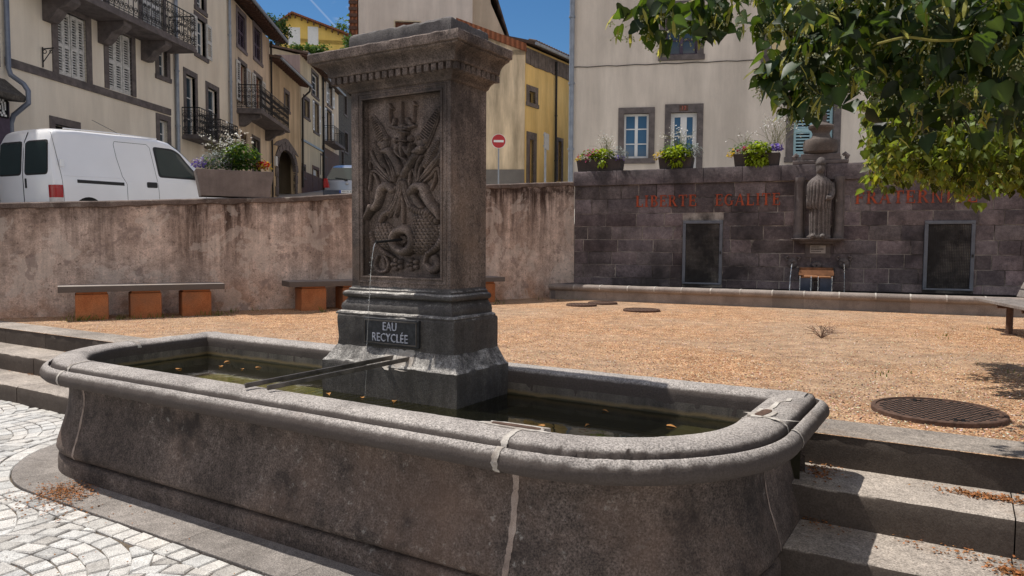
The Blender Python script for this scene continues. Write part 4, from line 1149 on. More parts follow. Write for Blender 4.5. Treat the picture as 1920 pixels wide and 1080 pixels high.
# metal trough
ta, tz1 = wl(1498, 503, .45); tb, _ = wl(1564, 503, .45); _, tz0 = wl(1530, 545, .45); tm = (ta+tb)/2; hw = (tb-ta)/2
M['trough'] = plain('blue_grey_metal', (.07,.09,.14), .3, .5, .6, .2, 20, .3, 6); M['troughrust'] = plain('rust_orange_metal', (.27,.125,.06), .6, .3, .1, .3, 40, .35, 9)
t = thing('metal_trough', 'tilted rusty metal trough on two dark plates catching the central jet', 'trough', MO+MD*tm-MNV*.45+Vector((0,0,tz0-.06)), MA)
H_ = tz1-tz0+.06
mb = MB(); mb.hexa([(-hw,-.05,H_-.17),(hw,-.05,H_-.17),(hw,.34,H_-.12),(-hw,.34,H_-.12),(-hw,-.05,H_-.15),(hw,-.05,H_-.15),(hw,.34,H_-.10),(-hw,.34,H_-.10)]); mb.box(-hw,.33,H_-.14,hw,.345,H_+.01); obj('tray', mb, M['troughrust'], t)
mb = MB(); mb.hexa([(-hw,-.072,H_-.12),(hw,-.072,H_-.12),(hw,-.052,H_-.12),(-hw,-.052,H_-.12),(-hw,-.052,H_-.03),(hw,-.052,H_-.03),(hw,-.032,H_-.03),(-hw,-.032,H_-.03)]); obj('front_plate', mb, M['troughrust'], t)
for s_ in (-1,1):
    mb = MB(); mb.box(s_*hw-.008,-.06,H_-.2,s_*hw+.008,.34,H_+.015); obj('side_plate', mb, M['iron'], t)
    mb = MB(); x0, x1 = s_*hw*.96, s_*hw*.22
    if s_ < 0: x0, x1 = x0, x1
    else: x0, x1 = x1, x0
    mb.hexa([(x0+.03*(s_<0),-.02,0),(x1-.04*(s_>0)-.0,-.02,0),(x1-.04*(s_>0),.0,0),(x0+.03*(s_<0),.0,0),(x0,-.04,H_-.175),(x1,-.04,H_-.175),(x1,-.02,H_-.175),(x0,-.02,H_-.175)]); obj('support_plate', mb, M['trough'], t)
for k, (x, sd) in enumerate(((-.92,1),(-.28,2),(.12,3),(.9,4))):
    mb = MB(); jet(mb, (0,0,0), (0,-.12,0), H_-.12, .008, 20, sd*7)
    o = obj('water_jet', mb, M['jet'], None, True, loc=MO+MD*(tm+x*hw)-MNV*.53+Vector((0,0,tz0-.06+H_-.14)), rotz=MA)
    tag(o, ['trickle at the left edge of the metal trough','trickle left of the middle of the metal trough','trickle right of the middle of the metal trough','trickle at the right edge of the metal trough'][k], 'water jet', 'trickles running off the metal trough')
# pale wall continuing on the right
mb = MB(); e = MO+MD*LW
w2 = thing('side_wall', 'pale plastered wall meeting the dark block wall at the far right', 'wall', e, MA)
mb = MB(); mb.box(.0,-.06,-.1,7,.6,3.4); obj('wall_face', mb, M['pl_pale'], w2)
# wooden slat bench at the right edge
BE = Vector((-.265,-.964,0)).normalized(); bA = math.atan2(BE.y, BE.x)
bo_ = Vector((6.16, 9.87, .54))
t = thing('slatted_bench', 'grey slatted bench with sloping backrest on a single post at the right edge', 'bench', bo_, bA)
M['slat'] = stone('grey_weathered_plank', (.15,.13,.12), (.25,.22,.20), 9, .8, .25, 60, .5, .004, streak=.0)
for i in range(4):
    mb = MB(); mb.box(-.0,.008+i*.112,.365,2.0,.108+i*.112,.405); obj('seat_slat', mb, M['slat'], t, bevel=.006)
for i in range(4):
    y0 = .49+i*.042; z0 = .43+i*.105
    mb = MB(); mb.hexa([(0.05,y0,z0),(2.0,y0,z0),(2.0,y0+.03,z0-.01),(.05,y0+.03,z0-.01),(.05,y0+.036,z0+.09),(2.0,y0+.036,z0+.09),(2.0,y0+.066,z0+.08),(.05,y0+.066,z0+.08)]); obj('back_slat', mb, M['slat'], t, bevel=.006)
for x in (.84, 1.6):
    mb = MB(); mb.tube([(x,.16,-.02),(x,.16,.36)], .038, 14); mb.lathe([(.09,0),(.09,.012),(.001,.012)], 14, (x,.16,0), False); obj('leg', mb, M['rust'], t, True, angle=40)
    mb = MB(); mb.tube([(x,.02,.345),(x,.44,.345),(x,.52,.42),(x,.665,.82)], .02, 8); obj('bracket', mb, M['rust'], t, True)
# ------------------------------------------------------------------ road and terrain behind the walls
def roadz(X, Y): return 1.78+max(0, min(Y, 62)-16)*.105+.03*(max(-16,min(X,10))+8)-(.0)
M['asphalt'] = stone('pale_road', (.34,.32,.295), (.44,.42,.385), 1.5, .9, .2, 120, .4, .006)
mb = MB()
NS = 60; back = [(p[0]-wnorm(int(i*330/NS) if i*330/NS < 330 else 330)[0]*.3, p[1]-wnorm(min(330,int(i*330/NS)))[1]*.3) for i, p in enumerate([WP[min(330,int(k*330/NS))] for k in range(NS+1)])]
back += [(MO+MD*(LW*k/14)+MNV*.35).to_tuple()[:2] for k in range(1,15)]+[(MO+MD*(LW+7)+MNV*.3).to_tuple()[:2],(60,2)]
rows = []
for (x, y) in back:
    r = []
    for k in range(41):
        yy = y+(130-y)*(k/40)**1.5; xx = x+(0 if True else 0); r.append((xx, yy, roadz(xx, yy)))
    rows.append(r)
r0 = [(-70, p[1], roadz(-70,p[1])) for p in rows[0]]
mb.loft([r0]+rows, False)
mb.f = [f[::-1] for f in mb.f]
struct('road', mb, M['asphalt'])
# hill carrying the far yellow house
mb = MB()
def hill(i, j):
    x = -90+95*i; y = 64+120*j
    k = min(1, max(0, (y-70)/26)); k = k*k*(3-2*k); e = min(1, max(0, (-8-x)/14))
    return (x, y, 5+(18.2)*k*e+1.2*nz(x*.06, y*.06)*k*e)
mb.grid(hill, 40, 40)
struct('hill', mb, stone('hill_grass', (.03,.05,.015), (.07,.09,.03), .3, .95, .4, 4, 1, .1))

# ------------------------------------------------------------------ house kit
class House:
    def __init__(s, name, label, p0, p1, z0, z1, depth, mat, cat='house', lean=0.0):
        s.p0 = Vector((p0[0], p0[1], 0)); s.p1 = Vector((p1[0], p1[1], 0)); s.d = (s.p1-s.p0).normalized(); s.L = (s.p1-s.p0).length
        s.n = Vector((-s.d.y, s.d.x, 0)); s.z0, s.z1, s.depth, s.mat = z0, z1, depth, mat
        s.t = thing(name, label, cat, s.p0+Vector((0,0,z0)), math.atan2(s.d.y, s.d.x)); s.holes = []; s.lean = lean
    def pt(s, x, y, out=0.0):
        P = atplane(x, y, s.p0-s.n*out, s.n); return ((P-s.p0).dot(s.d), P.z-s.z0)
    def rect(s, px, out=0.0):
        x0, x1, y0, y1 = px; c = (x0+x1)/2; a, _ = s.pt(x0, (y0+y1)/2, out); b, _ = s.pt(x1, (y0+y1)/2, out)
        return (a, s.pt(c, y1, out)[1], b, s.pt(c, y0, out)[1])
    def o(s, name, mb, mat, parent=None, **k): return obj(name, mb, mat, parent or s.t, **k)
    def wall(s, rake=None):
        """front with real openings; rake = (z at left, z at right) for a sloping top"""
        H = s.z1-s.z0; hs = [(max(0,a), max(-.0,b), min(s.L,c), min(H,d)) for a,b,c,d in s.holes]
        xs = sorted(set([0, s.L]+[h[0] for h in hs]+[h[2] for h in hs])); zs = sorted(set([-1.5, H]+[h[1] for h in hs]+[h[3] for h in hs]))
        mb = MB()
        for a, b in zip(xs, xs[1:]):
            for c, d in zip(zs, zs[1:]):
                mx, mz = (a+b)/2, (c+d)/2
                if any(h[0] < mx < h[2] and h[1] < mz < h[3] for h in hs): continue
                mb.add([(a,0,c),(b,0,c),(b,0,d),(a,0,d)], [(0,1,2,3)])
        r = .24
        for a,b,c,d in hs:
            mb.add([(a,0,b),(c,0,b),(c,0,d),(a,0,d),(a,r,b),(c,r,b),(c,r,d),(a,r,d)], [(0,1,5,4),(1,2,6,5),(2,3,7,6),(3,0,4,7)])
        L, D = s.L, s.depth
        mb.add([(0,0,-1.5),(L,0,-1.5),(L,D,-1.5),(0,D,-1.5),(0,0,H),(L,0,H),(L,D,H),(0,D,H)], [(1,2,6,5),(2,3,7,6),(3,0,4,7),(4,5,6,7)])
        return s.o('wall', mb, s.mat)
    def surround(s, r, w=.16, mat=None, sill=.0, bottom=True, top=None, pr=.035):
        a,b,c,d = r; mb = MB(); tp = top or w
        mb.box(a-w,-pr,d,c+w,.1,d+tp); mb.box(a-w,-pr+.002,b-(0 if bottom else 0),a,.1,d); mb.box(c,-pr+.002,b,c+w,.1,d)
        if bottom: mb.box(a-w-.03,-pr-.03-sill,b-.15,c+w+.03,.1,b)
        return s.o('window_surround', mb, mat or M['lava'], bevel=.006)
    def casement(s, r, mat=None, cols=2, rows=3, dep=.13, fw=.055, gl=None, name='window', single=False):
        a,b,c,d = r; mb = MB(); g = .012
        mb.box(a,dep,b,a+fw,dep+.05,d); mb.box(c-fw,dep,b,c,dep+.05,d); mb.box(a+fw,dep,b,c-fw,dep+.05,b+fw*1.3); mb.box(a+fw,dep,d-fw,c-fw,dep+.05,d)
        if cols == 2: mb.box((a+c)/2-fw*.8,dep-.012,b+fw,(a+c)/2+fw*.8,dep+.045,d-fw)
        for k in range(1, rows):
            z = b+(d-b)*k/rows; mb.box(a+fw,dep+.006,z-.016,c-fw,dep+.04,z+.016)
        w = s.o(name, mb, mat or M['white'])
        mb = MB(); mb.add([(a,dep+.03,b),(c,dep+.03,b),(c,dep+.03,d),(a,dep+.03,d)], [(0,1,2,3)]); s.o('pane', mb, gl or M['glass'], w)
        return w
    def panel(s, r, mat, dep=.15, name='door', boards=0):
        a,b,c,d = r; mb = MB(); mb.box(a,dep,b,c,dep+.06,d)
        if boards:
            w = (c-a)/boards
            for k in range(boards): mb.box(a+k*w+.012,dep-.02,b+.02,a+(k+1)*w-.012,dep+.01,d-.02)
        return s.o(name, mb, mat)
    def shutter(s, r, mat=None, leaves=2, dep=.04, sp=.075, y0=None, solid=False):
        a,b,c,d = r; w = (c-a)/leaves
        for k in range(leaves):
            x0, x1 = a+k*w+.008, a+(k+1)*w-.008; mb = MB(); f = min(.07, (x1-x0)*.22); y = dep+(.012 if k % 2 else 0)
            mb.box(x0,y,b+.01,x0+f,y+.045,d-.01); mb.box(x1-f,y,b+.01,x1,y+.045,d-.01)
            hz = [b+.01, b+.01+f*1.4, b+(d-b)*.44, b+(d-b)*.44+f*1.6, d-.01-f*1.4, d-.01]
            for q in (0,2,4): mb.box(x0+f,y,hz[q],x1-f,y+.045,hz[q+1])
            if solid: mb.box(x0+f,y+.012,b+.02,x1-f,y+.034,d-.02)
            else:
                for lo, hi in ((hz[1],hz[2]),(hz[3],hz[4])):
                    z = lo+.01
                    while z < hi-.02:
                        mb.hexa([(x0+f,y+.004,z),(x1-f,y+.004,z),(x1-f,y+.012,z-.004),(x0+f,y+.012,z-.004),(x0+f,y+.036,z+.048),(x1-f,y+.036,z+.048),(x1-f,y+.044,z+.044),(x0+f,y+.044,z+.044)]); z += sp
            s.o('shutter', mb, mat or M['shut'])
    def open_shutters(s, r, w=None, mat=None, sides=(1,1), sp=.09, solid=False):
        a,b,c,d = r; w = w or (c-a)*.48
        if sides[0]: s.shutter((a-w-.03,b,a-.03,d), mat, 1, -.075, sp, solid=solid)
        if sides[1]: s.shutter((c+.03,b,c+w+.03,d), mat, 1, -.075, sp, solid=solid)
    def win(s, px, sur=.16, kind='case', **k):
        r = s.rect(px); s.holes.append(r)
        if sur: s.surround(r, sur, k.pop('smat', None), bottom=k.pop('bottom', True), top=k.pop('top', None))
        if kind == 'case': s.casement(r, **k)
        elif kind == 'shut':
            s.shutter(r, **k); s.panel(r, M['dark'], .12, 'window')
        elif kind == 'dark': s.panel(r, M['dark'], .2, 'window')
        elif kind == 'door': s.panel(r, **k)
        return r
    def railing(s, x0, x1, out, z, h, parent, n=None, scroll=True):
        mb = MB(); P = [(x0,0),(x0,-out),(x1,-out),(x1,0)]
        for zz, r in ((z+.06,.012),(z+h,.02),(z+h-.12,.009)):
            mb.tube([(p[0],p[1],zz) for p in P], r, 5)
        for a, b in zip(P, P[1:]):
            L = math.dist(a, b); k = max(1, round(L/.22))
            for i in range(k+1):
                q = (a[0]+(b[0]-a[0])*i/k, a[1]+(b[1]-a[1])*i/k); mb.tube([(*q,z),(*q,z+h)], .011 if i % 4 else .017, 4)
            if scroll:
                for i in range(k):
                    t = (i+.5)/k; q = (a[0]+(b[0]-a[0])*t, a[1]+(b[1]-a[1])*t); ex, ey = (b[0]-a[0])/L, (b[1]-a[1])/L
                    rr = min(.095, L/k*.46)
                    for zc, sc, a0 in ((z+.19,1,0),(z+h*.5,.7,0),(z+h-.24,1,0)):
                        ring = [(q[0]+ex*rr*sc*(1-.055*j)*math.cos(.72*j), q[1]+ey*rr*sc*(1-.055*j)*math.cos(.72*j), zc+rr*1.15*sc*(1-.055*j)*math.sin(.72*j)*(1 if zc < z+h*.6 else -1)) for j in range(14)]
                        mb.tube(ring, .012, 4)
        return s.o('railing', mb, M['iron'], parent)
    def balcony(s, x0, x1, out, z, th=.14, h=1.0, corbels=(), scroll=True, slabmat=None, cw=.28, ch=.42):
        mb = MB(); mb.box(x0-.05,-out-.06,z-th,x1+.05,.02,z-th*.45); mb.box(x0-.02,-out-.03,z-th*.45,x1+.02,.02,z)
        b = s.o('balcony', mb, slabmat or M['lava'], bevel=.01); s.railing(x0, x1, out, z, h, b, scroll=scroll)
        for c in corbels:
            mb = MB(); pr = [(0,z-th),(-out*.92,z-th),(-out*.92,z-th-ch*.22),(-out*.75,z-th-ch*.40),(-out*.5,z-th-ch*.52),(-out*.36,z-th-ch*.8),(-out*.2,z-th-ch),(0,z-th-ch)]
            n = len(pr); mb.add([(c-cw/2,p[0],p[1]) for p in pr]+[(c+cw/2,p[0],p[1]) for p in pr], [tuple(range(n)), tuple(range(n,2*n))[::-1]]+[((i+1)%n,i,n+i,n+(i+1)%n) for i in range(n)])
            s.o('corbel', mb, slabmat or M['lava'], b, bevel=.01)
        return b
    def pipe(s, x, z0, z1, r=.05, out=.1, mat=None, name='downpipe'):
        mb = MB(); mb.tube([(x,-out,z0),(x,-out,z1)], r, 10)
        z = z0+1
        while z < z1: mb.tube([(x,-out,z),(x,-out,z+.05)], r*1.3, 10); z += 1.9
        return s.o(name, mb, mat or M['zinc'], smooth=True)
    def roof(s, over=.45, pitch=.32, mat=None, gutter=True, rafters=False, th=.12, ends=.1, xo=(0,0)):
        H = s.z1-s.z0; L = s.L; mb = MB(); D = s.depth/2
        a, b = -ends-xo[0], L+ends+xo[1]
        def sl(y): return H+.02+pitch*(y+over)-over*pitch*.0
        mb.hexa([(a,-over,H-.02),(b,-over,H-.02),(b,D,H+pitch*(D+over)),(a,D,H+pitch*(D+over)),(a,-over,H-.02+th),(b,-over,H-.02+th),(b,D,H+pitch*(D+over)+th),(a,D,H+pitch*(D+over)+th)])
        mb.hexa([(a,D,H+pitch*(D+over)),(b,D,H+pitch*(D+over)),(b,2*D+over,H-.02),(a,2*D+over,H-.02),(a,D,H+pitch*(D+over)+th),(b,D,H+pitch*(D+over)+th),(b,2*D+over,H-.02+th),(a,2*D+over,H-.02+th)])
        ro = s.o('roof', mb, mat or M['tile_dark'])
        # gable ends
        zr = H+pitch*(D+over)
        for x in (.01, L-.01): mb = MB(); mb.add([(x,0,H-.05),(x,2*D,H-.05),(x,D,zr)], [(0,1,2)]); s.o('gable', mb, s.mat)
        # eave tiles
        mb = MB(); x = a
        while x < b-.1:
            mb.tube([(x+.1,-over-.05,H+.07),(x+.1,-over+.3,H+.07+.35*pitch)], .085, 8); x += .2
        s.o('eave_tiles', mb, mat or M['tile_dark'], ro)
        if rafters:
            x = a+.1
            while x < b-.1: mb = MB(); mb.hexa([(x,-over+.02,H-.14),(x+.09,-over+.02,H-.14),(x+.09,.0,H-.14+pitch*over),(x,.0,H-.14+pitch*over),(x,-over+.02,H-.025),(x+.09,-over+.02,H-.025),(x+.09,0,H-.025+pitch*over),(x,0,H-.025+pitch*over)]); s.o('rafter', mb, M['brown'], ro); x += .42
        if gutter:
            mb = MB(); mb.tube([(a,-over-.09,H-.0),(b,-over-.09,H-.0)], .065, 8); s.o('gutter', mb, M['zinc'], ro, smooth=True)

# facade line on the left side of the street
def lp(x, d, X): return (X, d)
G = [(-12.77,18.8),(-11.85,26.4),(-11.85,31.3),(-12.40,38.2),(-12.70,44.8),(-12.88,50.5),(-13.04,55.9),(-13.5,72)]
def rz(p): return roadz(p[0], p[1])-.1

# shop at the far left, dark shopfront with a lettered board
G0 = (-13.75, 10.6)
h = House('shop_building', 'building with dark shopfront and lettered board at the far left', G0, G[0], 1.55, 12.5, 8, M['pl_cream'])
L = h.L
mb = MB(); mb.box(.0,-.18,-1,L-.05,.02,3.55); h.o('shopfront', mb, M['purple'])
zc = h.pt(14, 170, .3)[1]
mb = MB(); mb.hexa([(.0,-.55,zc-.25),(L+.02,-.55,zc-.25),(L+.02,.0,zc-.2),(0,.0,zc-.2),(0,-.60,zc-.12),(L+.05,-.60,zc-.12),(L+.05,.0,zc+.35),(0,.0,zc+.35)]); h.o('cornice', mb, M['darkstone'], bevel=.02)
r = h.rect((-8,15,186,220), .2)
mb = MB(); mb.box(r[0],-.215,r[1],r[2],-.185,r[3]); bo2 = h.o('sign_board', mb, M['dark'], bevel=.005)
mb = MB(); nl = 8
for k in range(nl):
    z = r[3]-(k+1)*(r[3]-r[1])/(nl+.6); x = r[0]+.1+.1*R.random()
    while x < r[2]-.12: w = R.uniform(.03,.09); mb.box(x,-.2175,z,x+w,-.214,z+(.05 if k else .065)); x += w+.035
h.o('text_lines', mb, M['white'], bo2)
mb = MB()
for za, zb_ in ((zc+.6,zc+1.15),(zc+1.6,zc+2.0),(zc+2.6,zc+3.0)): mb.box(L-.55,-.04,za,L-.12,.02,zb_)
h.o('quoin', mb, M['purlava'], bevel=.01)
mb = MB(); mb.tube([(L+.05,-.10,zc+9),(L+.05,-.10,zc+.62),(L+.05,-.16,zc+.45),(L+.05,-.5,zc+.22),(L+.05,-.62,zc+.05),(L+.05,-.62,zc-.25),(L+.05,-.2,zc-.55),(L+.05,-.12,zc-.75),(L+.05,-.12,zc-4.5)], .062, 10)
h.o('downpipe', mb, plain('blue_downpipe', (.19,.215,.27), .45, .4, .3, .1, 20, .15, 4), smooth=True)
h.wall(); h.roof()

# 1: cream house with white louvred shutters and the large iron balcony
h = House('town_house', 'cream town house with two closed white shuttered windows and large iron balcony', G[0], G[1], 1.9, 13.2, 9, M['pl_cream'])
h.win((108,161,28,146), .22, 'shut', leaves=4, bottom=False); h.win((203,246,62,173), .2, 'shut', leaves=3, bottom=False)
h.win((297,312,82,143), .19, 'case', rows=3, cols=1); h.win((299,314,226,300), .19, 'case', rows=3, cols=1); h.win((104,142,237,330), .2, 'dark')
z0 = h.pt(20,124)[1]; z1 = h.pt(20,110)[1]; xe = h.pt(319,210)[0]
mb = MB(); mb.box(.05,-.045,z0-.03,xe,.05,z1+.0); h.o('belt_course', mb, M['lava'], bevel=.006)
zb_ = atd(337, 77, 24.5).z-1.9
cor = [h.pt(x, y)[0] for x, y in ((88,8),(190,42),(270,76))]
xb0 = cor[0]-1.2; xb1 = h.pt(300,60)[0]+.55
h.balcony(xb0, xb1, .92, zb_+.2, .22, 1.02, cor, cw=.38, ch=.62)
for (xa, xb2) in ((.35,.62),(.78,.95)):
    a = xb0+(xb1-xb0)*xa; h.holes.append((a, zb_+.2, a+1.15, zb_+2.6)); h.shutter((a, zb_+.2, a+1.15, zb_+2.6), leaves=2); h.surround((a, zb_+.2, a+1.15, zb_+2.6), .18, bottom=False)
lx, lz = h.pt(78, 92); _, lz0 = h.pt(80, 118)
mb = MB(); mb.tube([(lx,-.03,lz-.48),(lx,-.03,lz+.05)], .018, 6); mb.tube([(lx,-.03,lz),(lx,-.36,lz+.02)], .018, 6)
mb.tube([(lx,-.04,lz-.34),(lx,-.14,lz-.22),(lx,-.30,lz-.02)], .013, 5); mb.tube([(lx,-.09+.05*math.cos(w),lz-.07+.05*math.sin(w)) for w in [i*.6 for i in range(11)]], .010, 5); mb.tube([(lx,-.27+.045*math.cos(w),lz-.07+.045*math.sin(w)) for w in [i*.6 for i in range(11)]], .010, 5)
h.o('lantern_bracket', mb, M['iron'])
h.pipe(h.L-.12, -1, 11.2, .065); 
mb = MB(); cxx = h.pt(328,150)[0]; mb.tube([(cxx+.02*nz(i*.7,3),-.03,h.z1-h.z0-4.5-.35*i) for i in range(24)], .018, 5); h.o('cable', mb, M['iron'])
h.wall(); h.roof(over=.4)

# 2: taller cream house with two small balconies
h = House('town_house', 'tall cream house with two small iron balconies one above the planter', G[1], G[2], 2.6, 15.5, 9, M['pl_cream2'])
r = h.win((368,384,38,104), .2, 'case', cols=1, rows=3, gl=M['glass']); h.open_shutters(r, .5)
h.win((368,382,-22,17), .2, 'case', cols=1)
a = h.win((349,366,143,262), .2, 'case', cols=1, bottom=False); b = h.win((390,407,168,280), .2, 'case', cols=1, bottom=False)
za = a[1]; h.balcony(a[0]-.35, a[2]+.45, .62, za+.1, .16, .95); zb2 = b[1]; h.balcony(b[0]-.35, b[2]+.55, .62, zb2+.1, .16, .95)
h.pipe(h.L-.1, -1, 12.8, .06)
h.wall(); h.roof()

# 3: beige house with purple shutters and long balcony
h = House('town_house', 'beige house with purple shutters at the top and a scrolled iron balcony', G[2], G[3], 3.2, 11.95, 9, M['pl_ochre'])
h.win((445,459,28,90), .2, 'shut', mat=M['purple'], smat=M['purlava']); h.win((476,489,56,113), .2, 'shut', mat=M['purple'], smat=M['purlava'])
a = h.win((449,461,122,195), .18, 'door', mat=M['wood'], bottom=False); b = h.win((478,490,146,212), .18, 'door', mat=M['wood'], bottom=False)
h.open_shutters(a, .55); h.open_shutters(b, .55)
zs = h.pt(470, 222)[1]; xa = h.pt(444,200)[0]; xb2 = h.pt(514,215)[0]
h.balcony(xa, xb2-1.2, 1.0, zs+.08, .22, 1.0, (xa+.4, xb2-1.8), ch=.5)
h.win((452,464,250,282), 0, 'shut', mat=M['brown']); h.win((474,486,262,330), .15, 'door', mat=M['dark'], bottom=False)
h.pipe(h.L-.05, -1, 8.6, .05, mat=M['iron'])
h.wall(); h.roof(over=.75, pitch=.33, rafters=True, xo=(0,.25))

# 4: low house with the arched stone doorway
h = House('town_house', 'low tan house with an arched stone carriage doorway', G[3], G[4], 3.9, 11.0, 9, M['pl_tan'])
h.win((534,541,176,206), .22, 'dark')
a = h.rect((521,553,282,372)); h.holes.append(a)
xl, zl, xr, zr = a; xm = (xl+xr)/2; hw = (xr-xl)/2
mb = MB()
sp = zr-hw*.55
def archpt(w, k): return (xm+hw*k*math.cos(w), sp+(zr-sp)*k*math.sin(w)) 
for i in range(9):
    w0, w1 = PI*i/9+.015, PI*(i+1)/9-.015; k = 1.42 if i == 4 else 1.34
    mb.slab_xz([archpt(w0,1), archpt(w0,k), archpt(w1,k), archpt(w1,1)][::-1], -.07, .12)
    # spandrel behind the arch
for s_ in (-1,1):
    z = zl
    k = 0
    while z < sp-.02:
        e = min(z+.5, sp); x0, x1 = (xl-(.42 if k % 2 else .55), xl) if s_ < 0 else (xr, xr+(.42 if k % 2 else .55)); mb.box(x0,-.06,z+.01,x1,.12,e-.01); z = e; k += 1
mb.slab_xz([(xm-hw*1.45,zr-.05),(xm-hw*1.1,zr+.22),(xm-.3,zr+.62),(xm+.3,zr+.62),(xm+hw*1.1,zr+.22),(xm+hw*1.45,zr-.05),(xm+hw*.7,zr+.05),(xm-hw*.7,zr+.05)][::-1], -.04, .1)
h.o('arch', mb, M['lava'], bevel=.012)
mb = MB()
for s_ in (-1,1):
    pol = [(xm+s_*hw, sp), (xm+s_*hw, zr+.02)]+[(xm, zr+.02)]+[archpt(PI/2-s_*PI/2*q/6, 1) for q in range(6,-1,-1)][::-1][::-1][0:0]
    arcp = [archpt(PI/2-s_*(PI/2)*q/8, 1) for q in range(9)]
    poly = arcp+[(xm+s_*hw, zr+.02)]
    if s_ > 0: poly = poly[::-1]
    mb.slab_xz(poly, -.002, .1)
h.o('spandrel', mb, M['lava'])
h.panel((xl,zl,xr,zr), M['dark'], .9, 'door')
mb = MB(); bx = h.pt(515,302); mb.box(bx[0]-.1,-.12,bx[1]-.25,bx[0]+.12,.0,bx[1]+.25); h.o('letter_box', mb, M['white'], bevel=.01)
h.wall(); h.roof(over=.55, pitch=.2, rafters=True)
mb = MB(); H = h.z1-h.z0; mb.tube([(h.L-.1,-.6,H),(h.L-.05,-.55,H-.3),(h.L-.05,-.12,H-.7),(h.L-.05,-.1,H-6)], .06, 8); h.o('downpipe', mb, M['iron'], smooth=True)

# 5
h = House('town_house', 'narrow yellowish house with pink side gable beyond the arched doorway', G[4], G[5], 4.4, 12.9, 9, M['pl_tan2'])
h.win((585,596,140,180), .2, 'case', cols=1); h.win((570,579,188,220), .22, 'dark')
r = h.win((588,597,194,248), .12, 'dark'); h.open_shutters(r, .42, M['white'])
h.win((587,597,318,372), .2, 'door', mat=M['white'], bottom=False, smat=M['brown']); h.win((567,572,312,332), .15, 'case', cols=1)
zz = h.pt(590,276)[1]; mb = MB(); mb.box(.05,-.1,zz-.05,h.L-.1,.02,zz+.06); h.o('belt_course', mb, M['zinc'])
zz = h.pt(590,322)[1]; mb = MB(); mb.box(.02,-.02,-1.4,h.L-.02,.0,zz-.25); h.o('plinth', mb, M['brown'])
mb = MB(); mb.box(-.012,.02,4,-.002,8.9,h.z1-h.z0-.05); h.o('side_wall', mb, M['pl_pink'])
h.pipe(h.L-.05, -1, 9.8, .07, mat=M['iron']); h.wall(); h.roof(over=.45, pitch=.2, rafters=True)
# 6
h = House('town_house', 'grey beige house with open white shutters and a small balcony by the pillar', G[5], G[6], 4.6, 12.7, 9, M['pl_ochre'])
r = h.win((614,622,160,198), .15, 'case', cols=1); h.open_shutters(r, .6, M['white'])
r = h.win((611,621,208,270), .15, 'dark', bottom=False); h.open_shutters(r, .5, M['white'])
h.balcony(r[0]-.6, r[2]+1.2, .7, r[1]+.05, .2, 1.0, scroll=False)
h.win((601,613,294,330), .12, 'door', mat=M['white'], bottom=False)
zz = h.pt(620,283)[1]; mb = MB(); mb.box(.02,-.03,-1.4,h.L-.02,.0,zz); h.o('plinth', mb, M['brown'])
h.wall(); h.roof(over=.4, pitch=.3)
# 7
h = House('town_house', 'dark rubble stone house at the end of the row beside the pillar', G[6], G[7], 4.8, 13.6, 9, M['darkstone'])
h.win((645,650,180,215), .15, 'dark'); h.win((646,652,250,285), .15, 'dark'); h.win((640,644,285,330), .1, 'dark')
h.wall(); h.roof(over=.4, pitch=.3)

# far yellow house on the hill
def at3(x, y, d): return atd(x, y, d)
pL, pR = at3(524, 95, 92), at3(640, 95, 92)
h = House('yellow_house', 'bright yellow gabled house with two white shutters on the hill beyond', (pL.x,pL.y), (pR.x,pR.y+1.5), 22.6, at3(560,70,92).z, 9, M['pl_yellow2'])
for px in ((543,561,53,83),(579,595,52,82)): r = h.rect(px); h.surround(r, .12, M['white']); h.panel(r, M['white'], -.05, 'shutter')
h.wall()
Hh = h.z1-h.z0; L = h.L; xm, zm = h.pt(548, 27)
zl_ = h.pt(524,45)[1]; zr_ = h.pt(638,63)[1]
mb = MB(); mb.add([(0,0,Hh-.5),(L,0,Hh-.5),(L,0,zr_),(xm,0,zm),(0,0,zl_),(0,9,Hh-.5),(L,9,Hh-.5),(L,9,zr_),(xm,9,zm),(0,9,zl_)], [(0,1,2,3,4),(9,8,7,6,5),(1,6,7,2),(0,4,9,5)]); h.o('gable', mb, M['pl_yellow2'])
mb = MB()
for (xa, za, xb2, zb3) in ((-.5,zl_-.25,xm,zm),(xm,zm,L+.6,zr_-.25)):
    mb.hexa([(xa,-.6,za),(xb2,-.6,zb3),(xb2,9.5,zb3),(xa,9.5,za),(xa,-.6,za+.22),(xb2,-.6,zb3+.22),(xb2,9.5,zb3+.22),(xa,9.5,za+.22)])
rf = h.o('roof', mb, M['tile'])
for i in range(14):
    if i < 9: t_ = (i+.5)/9; xa = xm+(L+.4-xm)*t_; za = zm+(zr_-.2-zm)*t_
    else: t_ = (i-9+.5)/5; xa = xm+(-.3-xm)*t_; za = zm+(zl_-.2-zm)*t_
    mb = MB(); mb.box(xa-.07,-.55,za-.35,xa+.07,.0,za-.02); h.o('rafter', mb, M['brown'], rf)
mb = MB(); mb.box(xm-.6,1,zm-.2,xm+.4,1.8,zm+.5); h.o('chimney', mb, M['tile'], rf)

